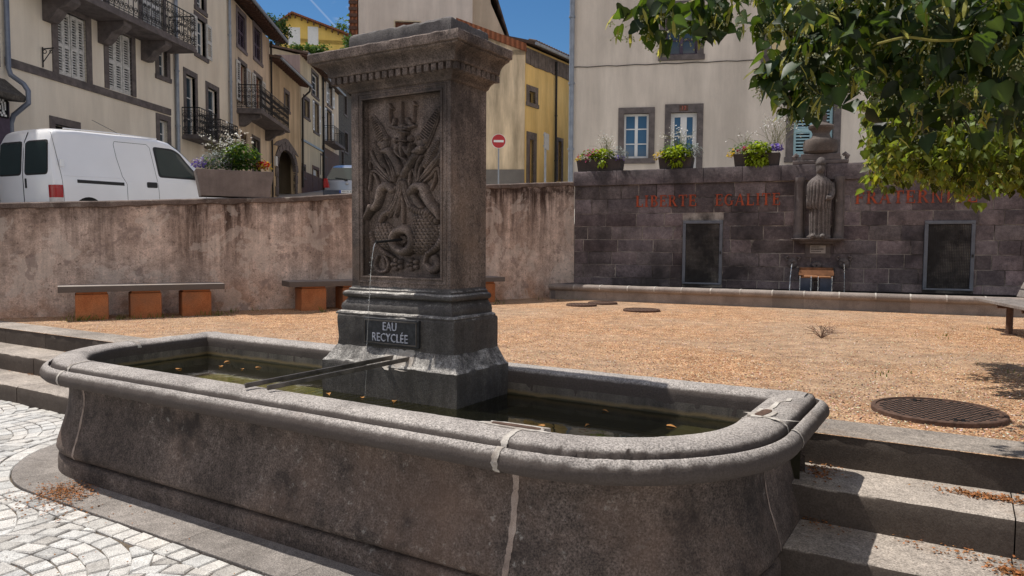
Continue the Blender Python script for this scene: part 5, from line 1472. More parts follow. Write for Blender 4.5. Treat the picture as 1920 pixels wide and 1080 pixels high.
# house with the brown eave above the pillar
a, b = at3(672,20,36), at3(886,20,36.5)
h = House('rendered_house', 'grey rendered house with brown eave rising behind the pillar top', (a.x,a.y), (b.x,b.y), 3.6, 16.2, 11, M['pl_grey'])
h.win((741,787,41,80), .06, 'door', mat=M['wood'], smat=M['pl_tan2'])
h.wall(); h.roof(over=.4, pitch=.3, mat=M['tile'])
H = h.z1-h.z0; mb = MB()
e0, e1 = h.pt(664,-40)[1], h.pt(674,58)[1]
mb.hexa([(-.42,.0,e1),(-.05,.0,e1-.25),(-.05,9,e1-.25),(-.42,9,e1),(-.42,-.02,e0+1),(-.05,-.02,e0+1),(-.05,9,e0+1),(-.42,9,e0+1)])
h.o('eave', mb, M['tile'])
mb = MB()
for i in range(9): mb.box(-.46,-.06,e1+.3*i+.05,-.06,.0,e1+.3*i+.2)
h.o('eave_tiles', mb, M['brown'])
L = h.L; q0, q1 = h.pt(918,0), h.pt(947,58)
mb = MB(); x1_ = q1[0]; zt_ = q1[1]
mb.slab_xz([(L+.002,-1),(x1_,-1),(x1_,zt_-.1),(q0[0]+.1,q0[1]-.1),(q0[0]-.6,q0[1]+3.1),(L+.002,q0[1]+3.1)], .35, 6)
h.o('side_wing', mb, M['pl_ochre'])
mb = MB(); mb.hexa([(x1_+.25,.2,zt_-.45),(x1_+.25,6.2,zt_-.45),(q0[0]-.6,6.2,q0[1]+3.0),(q0[0]-.6,.2,q0[1]+3.0),(x1_+.25,.2,zt_-.25),(x1_+.25,6.2,zt_-.25),(q0[0]-.6,6.2,q0[1]+3.3),(q0[0]-.6,.2,q0[1]+3.3)]); h.o('wing_roof', mb, M['tile_dark'])

# stained cream wall and yellow facade in the middle distance
c0 = at3(983,340,30); a = Vector((c0.x-2.75, c0.y+.25, 0))
h = House('stained_house', 'cream house side stained by drips with an orange tiled verge behind the road sign', (a.x,a.y), (c0.x,c0.y), 3.2, at3(983,86,30).z-.15, 3.0, M['pl_dirty'])
zr0 = h.pt(905,56)[1]; zr1 = h.pt(983,86)[1]; xa = h.pt(905,56)[0]; L = h.L
sl = (zr1-zr0)/(L-xa); H = h.z1-h.z0; zA = zr1-sl*L
mb = MB(); mb.add([(0,0,H-.2),(L,0,H-.2),(L,0,zr1-.18),(0,0,zA-.18)], [(0,1,2,3)]); h.o('gable', mb, M['pl_dirty'])
mb = MB(); mb.hexa([(0,-.14,zA-.24),(L+.05,-.14,zr1-.24),(L+.05,3,zr1-.24),(0,3,zA-.24),(0,-.14,zA+.06),(L+.05,-.14,zr1+.06),(L+.05,3,zr1+.06),(0,3,zA+.06)]); h.o('roof', mb, M['tile'])
zp = h.pt(950,318)[1]; mb = MB(); mb.box(0,-.04,-1.4,L,.0,zp); h.o('plinth', mb, stone('grey_cement', (.16,.15,.145), (.22,.21,.20), 1, .9, .15, 80, .3, .004))
h.wall()
dirv = Vector((.545,.838)); b = Vector((c0.x,c0.y))+dirv*7
h = House('yellow_town_house', 'yellow house with stone door frame and dark roof in the narrow gap', (c0.x+.02,c0.y+.02), (b.x,b.y), 3.3, at3(985,84,30).z, 2.9, M['pl_yellow'])
h.win((992,1003,172,194), .22, 'dark')
h.win((992,1000,262,345), .22, 'door', mat=M['wood'], bottom=False, top=.3); h.win((1046,1052,265,340), .15, 'door', mat=M['wood'], bottom=False)
H = h.z1-h.z0; mb = MB(); x = 0
while x < h.L: mb.box(x,-.05,H-.75+.05*R.random(),min(x+.28,h.L),.0,H-.1); x += .3
h.o('eave_stones', mb, M['lava'])
h.pipe(h.pt(1039,200)[0], -1, H-.2, .05, mat=M['iron'])
h.wall(); h.roof(over=.4, pitch=.30, mat=M['tile_dark'], ends=.0)

# large house right
RP0 = Vector((1.69, 22.0)); RD = Vector((.9866,-.163)); RP1 = RP0+RD*14
h = House('town_house', 'large grey beige house behind the block wall with stone framed windows', RP0, RP1, 2.5, 12.5, 10, M['pl_wall'])
h.win((1170,1216,213,297), .17, 'case', gl=M['bluegl']); 
r = h.win((1257,1306,211,340), .17, 'case', gl=M['bluegl'], bottom=False, rows=3, fw=.11, top=.24, name='door')
mb = MB(); h.holes.append
cxp = h.pt(1282,203); mb.box(cxp[0]-.12,-.045,cxp[1]-.08,cxp[0]+.12,-.03,cxp[1]+.08); npl = h.o('number_plate', mb, M['brown'])
text_mesh('12', .15, .002, plain('number_red', (.42,.10,.08), .6), 'number', npl, Matrix.Translation((cxp[0],-.047,cxp[1])) @ XZ)
h.win((1249,1308,14,103), .18, 'case', gl=M['glass'], mat=M['purple'])
h.win((1444,1500,-10,106), .2, 'case', gl=M['glass'])
r = h.win((1488,1562,188,294), .2, 'shut', mat=M['blue_sh'], leaves=2, sp=.09)
h.win((1690,1750,190,300), .18, 'case'); h.win((1690,1750,-10,100), .18, 'case')
pa, pb = h.pt(1442,137), h.pt(1478,81); mb = MB(); mb.box(pa[0],-.35,pa[1],pb[0],-.30,pb[1]); h.o('awning', mb, plain('pale_yellow_cloth', (.62,.50,.29), .8, .2, 0, .2, 20, .1, 3))
k0, k1 = h.pt(1066,127), h.pt(1440,112); mb = MB(); mb.tube([(k0[0]+(k1[0]-k0[0])*i/20, -.02, k0[1]+(k1[1]-k0[1])*i/20+.012*math.sin(i*2.1)) for i in range(21)], .011, 5); h.o('cable', mb, M['iron'])
h.pipe(.03, -1, 9.9, .075, out=.12)
h.wall(); h.roof(over=.5, pitch=.3, mat=M['tile'])

# road signs
P = at3(935,265,24); zr_ = roadz(P.x, P.y)
t = thing('no_entry_sign', 'round red no entry sign on a grey post behind the wall', 'road sign', (P.x,P.y,zr_), .03)
mb = MB(); mb.tube([(0,0,-.2),(0,0,P.z-zr_+.2)], .025, 10); obj('post', mb, M['zinc'], t, True)
M['signred'] = plain('sign_red', (.42,.02,.025), .4, .5, 0, 0, 10, .06, 4)
zc = P.z-zr_
def disc(r, y0, y1, mat, name, n=40):
    mb = MB(); mb.slab_xz([(r*math.cos(2*PI*i/n), zc+r*math.sin(2*PI*i/n)) for i in range(n)], y0, y1); return obj(name, mb, mat, t)
disc(.232, -.04, -.03, M['white'], 'sign_plate'); disc(.216, -.044, -.0402, M['signred'], 'sign_face')
mb = MB(); mb.box(-.16,-.047,zc-.035,.16,-.0445,zc+.035); obj('white_bar', mb, M['white'], t)
P = at3(1022,345,26); zr_ = roadz(P.x,P.y); P2 = at3(1022,250,26)
t = thing('road_sign', 'grey road sign seen edge on beside the large house', 'road sign', (P.x,P.y,zr_), 1.25)
mb = MB(); mb.tube([(0,0,-.2),(0,0,P2.z-zr_)], .04, 10); obj('post', mb, M['zinc'], t, True)
mb = MB(); mb.box(-.3,-.05,P2.z-zr_-.55,.3,-.03,P2.z-zr_); mb.box(-.28,-.03,P2.z-zr_-.5,.28,-.005,P2.z-zr_-.44); mb.box(-.28,-.03,P2.z-zr_-.12,.28,-.005,P2.z-zr_-.06); obj('sign_plate', mb, M['zinc'], t, bevel=.004)
# ------------------------------------------------------------------ vehicles
class Car:
    """body lofted from cross sections; x runs from the tail to the nose, y to the left, z up"""
    def __init__(s, st, tilt, zbelt): s.st = st; s.tilt = tilt; s.zb = zbelt
    def prof(s, x, n=22):
        st = s.st; i = 0
        while i < len(st)-2 and x > st[i+1][0]: i += 1
        a, b = st[i], st[i+1]; t = min(1, max(0, (x-a[0])/(b[0]-a[0]))); t2 = t*t*(3-2*t) if len(a) > 6 else t
        z0, wb, H, wr = [a[k]+(b[k]-a[k])*t for k in (1,2,3,4)]
        zb = min(s.zb, H-.06); pts = [(wb*.93,z0),(wb*.985,z0+.12),(wb,z0+.35*(zb-z0)),(wb*1.0,zb-.12),(wb*.985,zb)]
        hh = H-zb
        pts += [(wb*.985+(wr-wb*.985)*.35,zb+hh*.35),(wb*.985+(wr-wb*.985)*.78,zb+hh*.72),(wr,zb+hh*.90),(wr-.07,zb+hh*.975),(wr*.6,zb+hh*1.0+.012),(0,H+.022)]
        return pts
    def dense(s, x):
        q = catm(s.prof(x), 4); return q
    def yside(s, x, z):
        q = s.dense(x)
        for a, b in zip(q, q[1:]):
            if a[1] <= z <= b[1]: return a[0]+(b[0]-a[0])*(z-a[1])/max(1e-6,b[1]-a[1])
        return q[-1][0]
    def xrear(s, z): return s.tilt(z)
    def body(s):
        mb = MB(); rings = []; L = s.st[-1][0]
        xs = [0,.012,.04,.09,.16,.26]+[.4+.12*i for i in range(int((L-.5)/.12))]+[L-.05,L]
        for x in xs:
            sc = {0:.955,.012:.972,.04:.987,.09:.996}.get(x, 1.0) if x < .1 else (1 if x < L-.06 else (.97 if x < L else .9))
            q = s.dense(x); fade = max(0, 1-x/1.2)
            half = [(x+s.tilt(p[1])*fade, p[0]*sc, (p[1]-.9)*(.985 if sc < .99 else 1)+.9) for p in q]
            rings.append([(a, -b, c) for a, b, c in half]+[(a, b, c) for a, b, c in half[::-1][1:]])
        mb.loft(rings, False)
        n = len(rings[0]); h = n//2
        for ri, fl in ((0,False),(len(rings)-1,True)):
            b = ri*n
            for k in range(h):
                if k+1 == n-2-k: f = (b+k, b+k+1, b+n-1-k)
                else: f = (b+k, b+k+1, b+n-2-k, b+n-1-k)
                mb.f.append(f if fl else f[::-1]); mb.m.append(0); mb.c.append(None)
        # floor
        return mb
def rpoly(c, r=.06, n=4):
    """round the corners of a polygon"""
    o = []; N = len(c)
    for i in range(N):
        p = np.array(c[i], float); a = np.array(c[i-1], float)-p; b = np.array(c[(i+1)%N], float)-p
        la, lb = np.linalg.norm(a), np.linalg.norm(b); k = min(r, la*.45, lb*.45); q0 = p+a/la*k; q1 = p+b/lb*k
        for j in range(n+1): t = j/n; o.append(tuple((1-t)**2*q0+2*t*(1-t)*p+t*t*q1))
    return o
def subdiv(c, L=.12):
    o = []
    for a, b in zip(c, c[1:]+c[:1]):
        k = max(1, int(math.dist(a,b)/L))
        for i in range(k): o.append((a[0]+(b[0]-a[0])*i/k, a[1]+(b[1]-a[1])*i/k))
    return o
def patch_side(car, poly, lift, side=-1, rad=.06):
    c = subdiv(rpoly(poly, rad)); cx = sum(p[0] for p in c)/len(c); cz = sum(p[1] for p in c)/len(c); mb = MB()
    rings = []
    for k in (1.0,.8,.6,.4,.2): rings.append([(cx+(p[0]-cx)*k, side*(car.yside(cx+(p[0]-cx)*k, cz+(p[1]-cz)*k)+lift), cz+(p[1]-cz)*k) for p in c])
    mb.loft(rings, True, False, True)
    mb.loft([[(p[0], p[1]-side*.02, p[2]) for p in rings[0]], rings[0]], True)
    return mb
def patch_rear(car, poly, lift, rad=.06):
    c = subdiv(rpoly(poly, rad)); cx = sum(p[0] for p in c)/len(c); cz = sum(p[1] for p in c)/len(c); mb = MB(); rings = []
    for k in (1.0,.7,.4): rings.append([(car.tilt(cz+(p[1]-cz)*k)-lift, cx+(p[0]-cx)*k, cz+(p[1]-cz)*k) for p in c])
    mb.loft(rings, True, False, True); mb.loft([[(p[0]+.02,p[1],p[2]) for p in rings[0]], rings[0]], True)
    return mb
def seam(car, pts, w=.008, side=-1):
    mb = MB(); P = []
    for a, b in zip(pts, pts[1:]):
        k = max(1, int(math.dist(a,b)/.08))
        for i in range(k): P.append((a[0]+(b[0]-a[0])*i/k, a[1]+(b[1]-a[1])*i/k))
    P.append(pts[-1]); mb.tube([(x, side*(car.yside(x,z)+.0005), z) for x, z in P], w*.5, 4); return mb
def wheel(parent, x, y, r=.31, w=.19):
    mb = MB(); mb.lathe([(r*.62,-w/2),(r*.9,-w/2),(r,-w*.35),(r,w*.35),(r*.9,w/2),(r*.62,w/2)], 28, cap=False); mb.v = [(p[0]+x, p[2]+y, p[1]+r) for p in mb.v]
    wh = obj('wheel', mb, M['tyre'], parent, True)
    mb = MB(); mb.lathe([(r*.62,-w*.42),(r*.5,-w*.3),(r*.2,-w*.36),(.001,-w*.36)], 20, cap=False); mb.lathe([(r*.62,w*.42),(r*.5,w*.3),(r*.2,w*.36),(.001,w*.36)], 20, cap=False); mb.v = [(p[0]+x, p[2]+y, p[1]+r) for p in mb.v]
    obj('rim', mb, M['rimc'], wh, True)
M['tyre'] = plain('tyre_rubber', (.018,.018,.018), .85, .2, 0, .2, 60, .2, 10); M['rimc'] = plain('grey_wheel', (.35,.35,.36), .4, .5, .5)
M['vanwhite'] = plain('white_car_paint', (.86,.86,.88), .28, .5, 0, 0, 10, .03, 2, coat=.6)
M['silver'] = plain('silver_car_paint', (.34,.36,.42), .3, .5, .55, 0, 10, .04, 2, coat=.6)
M['carglass'] = glass('car_glass', (.022,.034,.034), .04)
M['tail'] = plain('red_lamp', (.38,.012,.014), .2, .6, 0, .3, 90, .1, 20, coat=.5); M['clearlamp'] = plain('clear_lamp', (.6,.56,.54), .2, .6, 0, .3, 90, .1, 20, coat=.5)
M['blackpl'] = plain('black_plastic', (.02,.02,.021), .55, .4)
M['seam'] = plain('panel_gap', (.03,.03,.032), .8, .1)
# white panel van
VT = lambda z: max(0, z-1.0)*.10+max(0, z-1.55)*.35
van = Car([(0,.32,.84,1.80,.69),(.5,.26,.862,1.815,.70),(2.2,.24,.862,1.82,.71),(2.55,.24,.862,1.775,.70),(2.85,.24,.862,1.62,.68),(3.1,.24,.862,1.42,.67),(3.38,.25,.86,1.18,.66),(3.5,.25,.855,1.08,.68),(3.85,.27,.83,.95,.66),(4.05,.30,.78,.82,.62),(4.11,.34,.70,.66,.56)], VT, .98)
ang = math.atan2(.907,.42); corner = Vector((-7.98,13.0)); rt = Vector((.907,-.42))
vp = corner-rt*.84
vz = 3.65-1.84
t = thing('delivery_van', 'white panel van with dark rear windows parked beyond the retaining wall', 'van', (vp.x,vp.y,vz), ang)
t.rotation_euler = (0,-.04,ang)
obj('body', van.body(), M['vanwhite'], t, True, angle=55)
for y0, y1 in ((-.70,-.045),(.045,.70)):
    p = [(y0,1.0),(y1,1.0),(y1*.98 if y1 > .1 else y1,1.585),(y0*.98 if y0 < -.1 else y0,1.585)]
    obj('rear_window', patch_rear(van, [(y0*1.0-.0,.985),(y1,.985),(y1-.03*(y1>.1),1.60),(y0+.03*(y0<-.1),1.60)], .004, .09), M['blackpl'], t, True, angle=50)
    obj('rear_window', patch_rear(van, [(y0+.03,1.015),(y1-.03,1.015),(y1-.03-.03*(y1>.1),1.57),(y0+.03+.03*(y0<-.1),1.57)], .008, .07), M['carglass'], t, True, angle=50)
mb = MB(); mb.tube([(VT(z)-.002, 0, z) for z in (.45,.7,.98,1.2,1.4,1.6,1.7,1.76)], .007, 5); obj('door_seam', mb, M['seam'], t)
for s_ in (-1,):
    obj('side_window', patch_side(van, [(2.16,1.02),(3.22,1.0),(3.18,1.12),(2.80,1.55),(2.62,1.62),(2.13,1.63)], .002, s_, .07), M['blackpl'], t, True, angle=50)
    obj('side_window', patch_side(van, [(2.20,1.055),(3.14,1.035),(3.10,1.12),(2.77,1.51),(2.60,1.58),(2.175,1.59)], .006, s_, .06), M['carglass'], t, True, angle=50)
obj('side_window', patch_side(van, [(2.16,1.02),(3.22,1.0),(3.18,1.12),(2.80,1.55),(2.62,1.62),(2.13,1.63)], .003, 1, .07), M['carglass'], t, True, angle=50)
for pts in ([(.10,1.72),(.13,1.2),(.16,.75),(.17,.4)], [(1.42,.35),(1.42,.86),(1.34,1.0),(1.28,1.35),(1.27,1.60),(1.30,1.66),(2.0,1.66),(2.06,1.6),(2.08,1.3),(2.10,1.05),(2.13,.75),(2.14,.35)], [(3.28,1.02),(3.32,.7),(3.30,.4)]):
    obj('door_seam', seam(van, pts), M['seam'], t)
mb = MB(); mb.tube([(x, -(van.yside(x,.965)+.0), .965) for x in [.2+.1*i for i in range(12)]], .006, 5); obj('body_crease', mb, M['vanwhite'], t, True)
mb = MB(); x0, x1 = .42, 1.36; mb.add([(x, -(van.yside(x,z)+.004), z) for x, z in ((x0,.845),(x1,.825),(x1,.885),(x0,.905))], [(0,1,2,3)]); obj('slide_rail', mb, M['blackpl'], t)
for (x, z) in ((1.98,.86),):
    mb = patch_side(van, [(x-.12,z-.055),(x+.12,z-.055),(x+.12,z+.055),(x-.12,z+.055)], .006, -1, .03); obj('door_handle', mb, M['blackpl'], t)
mb = MB(); mb.box(-.012,-.10,.76,.0,-.055,.93); obj('door_handle', mb, M['blackpl'], t, bevel=.004)
mb = MB(); mb.box(.12,-.872,1.12,.19,-.845,1.25); obj('hinge', mb, M['vanwhite'], t, bevel=.006)
for s_ in (-1,1):
    tl = MB()
    def tlp(z0, z1, lift):
        mb = MB(); rows = []
        for k in range(5):
            z = z0+(z1-z0)*k/4; rows.append([(VT(z)-lift, s_*.70, z),(VT(z)-lift, s_*.79, z),(VT(z)+.02-lift*.6, s_*(.835+lift*.6), z),(VT(z)+.09, s_*(van.yside(.12,z)+lift), z),(VT(z)+.15, s_*(van.yside(.15,z)+lift), z)])
        mb.loft(rows, False); return mb
    obj('tail_light', tlp(.58,.80,.008), M['tail'], t, True); obj('tail_light', tlp(.42,.58,.008), M['clearlamp'], t, True)
mb = MB()
for s_ in (-1,1): mb.tube([(.35,s_*.66,1.815),(1.3,s_*.665,1.825),(2.3,s_*.66,1.80)], .012, 6)
obj('roof_rib', mb, M['vanwhite'], t, True)
mb = MB(); mb.tube([(2.2,0,1.82),(1.4,0,2.12)], .005, 5); obj('antenna', mb, M['blackpl'], t)
mb = MB(); mb.loft([[(x, y*(van.st[6][4]-.06), z) for y in (-1,-.5,0,.5,1)] for x, z in ((2.62,1.745),(2.85,1.61),(3.1,1.42),(3.36,1.19))], False); mb.v = [(p[0]+.005,p[1],p[2]+.022+.012*(1-(p[1]/.6)**2)) for p in mb.v]; obj('windscreen', mb, M['carglass'], t, True)
mb = MB(); mb.hexa([(2.98,-1.05,.98),(3.11,-1.05,.98),(3.11,-.86,1.0),(2.98,-.86,1.0),(2.98,-1.06,1.16),(3.09,-1.06,1.16),(3.09,-.9,1.14),(2.98,-.9,1.14)]); obj('wing_mirror', mb, M['blackpl'], t, bevel=.02)
for x in (.62,3.32):
    for s_ in (-1,1): wheel(t, x, s_*.775)
mb = MB(); mb.box(-.10,-.80,.30,.05,.80,.50); obj('bumper', mb, M['blackpl'], t, bevel=.03)
# silver car further up the street
CT = lambda z: max(0, z-.95)*.55+max(0, .95-z)*-.02
car = Car([(0,.30,.80,1.45,.58),(.35,.24,.86,1.56,.62),(.9,.22,.875,1.60,.64),(1.9,.22,.88,1.60,.64),(2.4,.22,.88,1.50,.62),(2.9,.22,.875,1.22,.60),(3.15,.22,.87,1.06,.64),(3.8,.24,.84,.92,.66),(4.15,.28,.74,.74,.6),(4.2,.30,.66,.6,.5)], CT, .92)
P = atd(605, 340, 27.0); ez = roadz(P.x+.8, 27)
ca_ = math.radians(93)
ez = atd(640,307,27.3).z-1.60
t = thing('parked_car', 'silver blue car seen from behind, half hidden by the carved pillar', 'car', (P.x+.88, 27.0, ez), ca_)
obj('body', car.body(), M['silver'], t, True, angle=55)
obj('rear_window', patch_rear(car, [(-.72,1.0),(.72,1.0),(.56,1.45),(-.56,1.45)], .035, .08), M['carglass'], t, True, angle=50)
for s_ in (-1,1):
    mb = MB(); rows = []
    for k in range(6):
        z = .70+.34*k/5; w = .03+.10*(1-k/5)**.7
        rows.append([(CT(z)-.03, s_*(.80-w-.06), z),(CT(z)-.02, s_*.78, z),(CT(z)+.03, s_*.845, z),(CT(z)+.16, s_*(car.yside(.2,z)+.008), z)])
    mb.loft(rows, False); obj('tail_light', mb, M['tail'], t, True)
    for poly in ([(.55,1.0),(1.25,.98),(1.25,1.42),(.75,1.44)],[(1.32,.98),(2.3,.97),(2.1,1.40),(1.32,1.42)]): obj('side_window', patch_side(car, poly, .004, s_), M['carglass'], t, True, angle=50)
mb = MB(); mb.box(-.06,-.86,.30,.10,.86,.62); obj('bumper', mb, plain('dark_blue_grey_paint', (.05,.055,.075), .4, .5, .2), t, bevel=.04)
mb = MB(); mb.box(-.085,-.26,.50,-.06,.26,.61); pl_ = obj('number_plate', mb, M['white'], t)
mb = MB(); mb.box(-.0875,.20,.50,-.0845,.262,.61); obj('blue_band', mb, plain('plate_blue', (.03,.07,.35), .4), pl_)
mb = MB(); mb.tube([(CT(1.05)-.05,.05,1.0),(CT(1.05)-.06,.16,1.03),(CT(1.06)-.06,.42,1.06)], .012, 5); mb.box(CT(1.0)-.075,-.02,.965,CT(1.0)-.03,.10,1.015); obj('rear_wiper', mb, M['blackpl'], t)
mb = MB(); mb.lathe([(.06,-.01),(.06,.01),(.03,.018),(.001,.018)], 18); mb.v = [(-p[2]-.03, p[0], p[1]*.8+.85) for p in mb.v]; obj('badge', mb, M['rimc'], t, True)
for x in (.72,3.3):
    for s_ in (-1,1): wheel(t, x, s_*.79)
text_mesh('450 XL 63', .085, .001, M['dark'], 'plate_text', pl_, Matrix.Translation((-.0865,-.02,.555)) @ Matrix.Rotation(-PI/2,4,'Z') @ XZ)
# ------------------------------------------------------------------ leaves
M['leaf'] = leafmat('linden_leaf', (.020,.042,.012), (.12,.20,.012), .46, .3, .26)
M['leaf_lit'] = leafmat('linden_leaf_sunlit', (.075,.108,.022), (.21,.29,.028), .5, .35, .40)  # same leaf in a paler colour, its sunlit look painted in
M['bract'] = leafmat('linden_bract', (.32,.31,.07), (.55,.50,.09), .6, .25, .5)
M['berry'] = plain('linden_fruit', (.27,.28,.15), .55, .35, 0, 0, 10, .25, 40)
M['twig'] = plain('green_twig', (.22,.19,.04), .6, .3, 0, 0, 10, .2, 20)
M['bark'] = stone('linden_bark', (.06,.048,.036), (.13,.105,.08), 5, .95, .35, 40, 1, .02, streak=.4, sk=(20,20,2))
def leaf_t(simple=False):
    """heart shaped leaf: stalk at the origin, tip along +x, unit length"""
    if simple: T = [(0,.0,.0),(.04,.36,.03),(.42,.43,.05),(.78,.2,.02)]
    else: T = [(0,.0,.0),(-.06,.22,.03),(.06,.40,.05),(.30,.47,.07),(.55,.38,.06),(.78,.20,.03),(.9,.08,.01)]
    v = []; f = []
    for x, w, zz in T: dz = -.22*x*x; v += [(max(x,0),0,dz-.02),(x,w,dz+zz),(x,-w,dz+zz)]
    tip = len(v); v.append((1.06,0,-.27))
    n = len(T)
    for i in range(n-1):
        a, b = 3*i, 3*i+3
        f += [(a,b,b+1,a+1),(a+2,b+2,b,a)]
    a = 3*(n-1); f += [(a,tip,a+1),(a+2,tip,a)]
    return v, f
LT, LTS = leaf_t(), leaf_t(True)
def put(mb, T, P, s, M3, col):
    mb.col = col; b = len(mb.v); v, f = T
    for q in v:
        w = M3 @ Vector(q); mb.v.append((P[0]+w.x*s, P[1]+w.y*s, P[2]+w.z*s))
    rib = T is LT or T is LTS
    for g_ in f: mb.f.append(tuple(b+i for i in g_)); mb.m.append(mb.mi); mb.c.append((*col, tuple(1.30 if i % 3 == 0 else .84 for i in g_)) if rib else col)
def leaf_rot(down=.6, az=None):
    az = R.random()*2*PI if az is None else az
    pitch = R.gauss(down, .35); roll = R.gauss(0, .5)
    return Matrix.Rotation(az,3,'Z') @ Matrix.Rotation(pitch,3,'Y') @ Matrix.Rotation(roll,3,'X')
def lcol(lo=.6, hi=1.5):
    c = R.uniform(lo, hi); y = R.random()**3*.6
    return (c*(1+y*.9), c*(1+y*.25), c*(1-.3*y))
BR = ([(0,.0,0),(.3,.09,-.02),(.7,.09,-.08),(1,.02,-.2),(0,-.0,0),(.3,-.09,-.02),(.7,-.09,-.08),(1,-.02,-.2)], [(0,4,5,1),(1,5,6,2),(2,6,7,3)])
def fruit_spray(P, s, mbr, mbe, n=5):
    """a pale bract with a hanging cluster of round fruits on thin stalks"""
    az = R.random()*2*PI
    put(mbr, BR, P, s*1.0, leaf_rot(.9, az), (R.uniform(.7,1.3),)*3)
    c = Vector(P)+Vector((R.uniform(-.2,.2)*s, R.uniform(-.2,.2)*s, -.45*s))
    for i in range(n):
        q = c+Vector((R.gauss(0,.20)*s, R.gauss(0,.20)*s, -abs(R.gauss(.18,.15))*s)); r = s*R.uniform(.035,.055)
        mbe.lathe([(.0003,-r),(r*.8,-r*.6),(r,0),(r*.8,r*.6),(.0003,r)], 6, q, False)
        mbr.col = (.7,.65,.5); mbr.tube([c, q], s*.008, 3, cap=False)
tree = thing('linden_tree', 'linden tree with drooping leafy branches and pale fruits over the right side', 'tree', (5.35,5.1,.54))
TO = Vector((-5.35,-5.1,-.54))
mb = MB(); tk = [(0,0,-.1),(.03,.02,.5),(-.02,.05,1.2),(.02,.0,2.0),(.06,-.03,3.0),(.02,.05,4.2)]
mb.tube([Vector(p) for p in catm(tk, 5)], [.24-.0052*i for i in range(26)], 14)
obj('trunk', mb, M['bark'], tree, True)
lf = MB(); lo = MB(); bb = MB(); be = MB(); tw = MB()
def inframe(P):
    if P[1] < .2: return False
    return True
limbs = []
def limb(a, b, r):
    a, b = Vector(a), Vector(b); m = (a+b)/2+Vector((0,0,.25)); pts = catm([tuple(a), tuple(m), tuple(b)], 6)
    limbs.append((pts, r))
def cluster(c, rad, n, s, mesh, down=.7, T=LT, fruit=.12, flat=1.0, lo_=.6, hi_=1.4):
    c = Vector(c)
    for i in range(n):
        while True:
            d = Vector((R.uniform(-1,1), R.uniform(-1,1), R.uniform(-1,1)))
            if d.length < 1: break
        P = c+Vector((d.x*rad, d.y*rad, d.z*rad*flat))
        put(mesh, T, P, s*R.uniform(.7,1.2), leaf_rot(down), lcol(lo_, hi_))
        if R.random() < fruit: fruit_spray(P, s*1.05, bb, be, R.randint(4,8))
# foreground twigs close to the camera: (picture x, y, distance, radius m, leaves)
NEAR = [(1190,25,2.1,.05,4),(1225,10,2.1,.05,5),(1255,40,2.1,.06,7),(1295,10,2.0,.08,9),(1330,35,2.0,.05,5),(1365,0,2.0,.06,8),(1420,0,2.1,.08,10),
        (1455,125,2.2,.06,9),(1480,85,2.2,.08,12),(1500,140,2.1,.08,11),(1490,180,2.1,.04,5),(1515,190,2.1,.04,5),(1535,160,2.0,.06,7),(1565,110,2.0,.10,15),(1600,75,1.9,.11,24),(1545,40,2.0,.12,24),(1500,20,2.2,.10,18),
        (1610,10,1.8,.12,22),(1680,10,1.8,.13,26),(1680,90,1.8,.11,20),(1760,40,1.7,.14,28),(1840,20,1.6,.14,28),(1760,110,1.8,.10,16),(1850,80,1.7,.12,20),(1910,40,1.6,.12,22),(1900,120,1.7,.10,16),(1630,135,1.9,.06,9),(1950,90,1.6,.12,22),(1700,160,2.0,.04,5),(1820,145,1.9,.05,6)]
for x, y, d, r, n in NEAR:
    d = d*1.22 if d < 1.95 else d*1.06
    P = atd(x, y, d); cluster(P, r*1.22, int(n*2.4), .053, lf, .75, LT, .55, .9, .3, 1.6)
# a dense dark mass further in, behind the foreground leaves
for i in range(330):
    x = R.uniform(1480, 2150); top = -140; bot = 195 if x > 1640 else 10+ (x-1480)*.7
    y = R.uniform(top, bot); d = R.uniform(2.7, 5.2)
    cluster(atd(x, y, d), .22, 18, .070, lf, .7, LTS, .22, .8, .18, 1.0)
# lower hanging bough, lit from behind
for i in range(420):
    x = R.uniform(1625, 2180)
    bot = 286+ (60 if x > 1650 else 10)+18*math.sin(x*.021)-(0 if x < 1850 else 20)
    y = R.uniform(185, bot) if R.random() < .85 else R.uniform(bot-40, bot)
    edge = 1640+25*math.sin(y*.05)
    d = R.uniform(5.6, 7.2)
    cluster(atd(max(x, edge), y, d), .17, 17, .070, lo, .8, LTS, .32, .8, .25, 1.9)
# upper crown out of the picture
for i in range(170):
    a = R.random()*2*PI; rr = R.uniform(.3,1)**.6*2.6
    c = Vector((5.35+rr*math.cos(a)*1.0, 5.1+rr*math.sin(a), R.uniform(3.0, 5.4-.35*rr)))
    q = None
    cluster(c, .33, 16, .10, lf, .7, LTS, .03, .8, .5, 1.3)
for b, r in (((5.2,6.6,2.3),.06),((4.0,6.2,2.5),.05),((3.3,4.2,2.9),.05),((2.2,2.6,2.55),.03),((6.8,5.4,3.6),.07),((5.0,3.2,3.5),.06)):
    a = Vector((5.37,5.1,2.0 if b[2] < 2.6 else 2.7)); pts = catm([tuple(a), tuple((a+Vector(b))/2+Vector((0,0,.3))), b], 8)
    tw.tube([Vector(p)+TO for p in pts], [r*(1-.75*i/len(pts)) for i in range(len(pts))], 8)
obj('branch', tw, M['bark'], tree, True)
tg = MB()
a = [atd(1645,82,2.0), atd(1700,70,1.98), atd(1760,76,1.97), atd(1830,63,1.98), atd(1990,-30,2.1)]
tg.tube([Vector(p)+TO for p in catm([tuple(p) for p in a], 6)], .0036, 6)
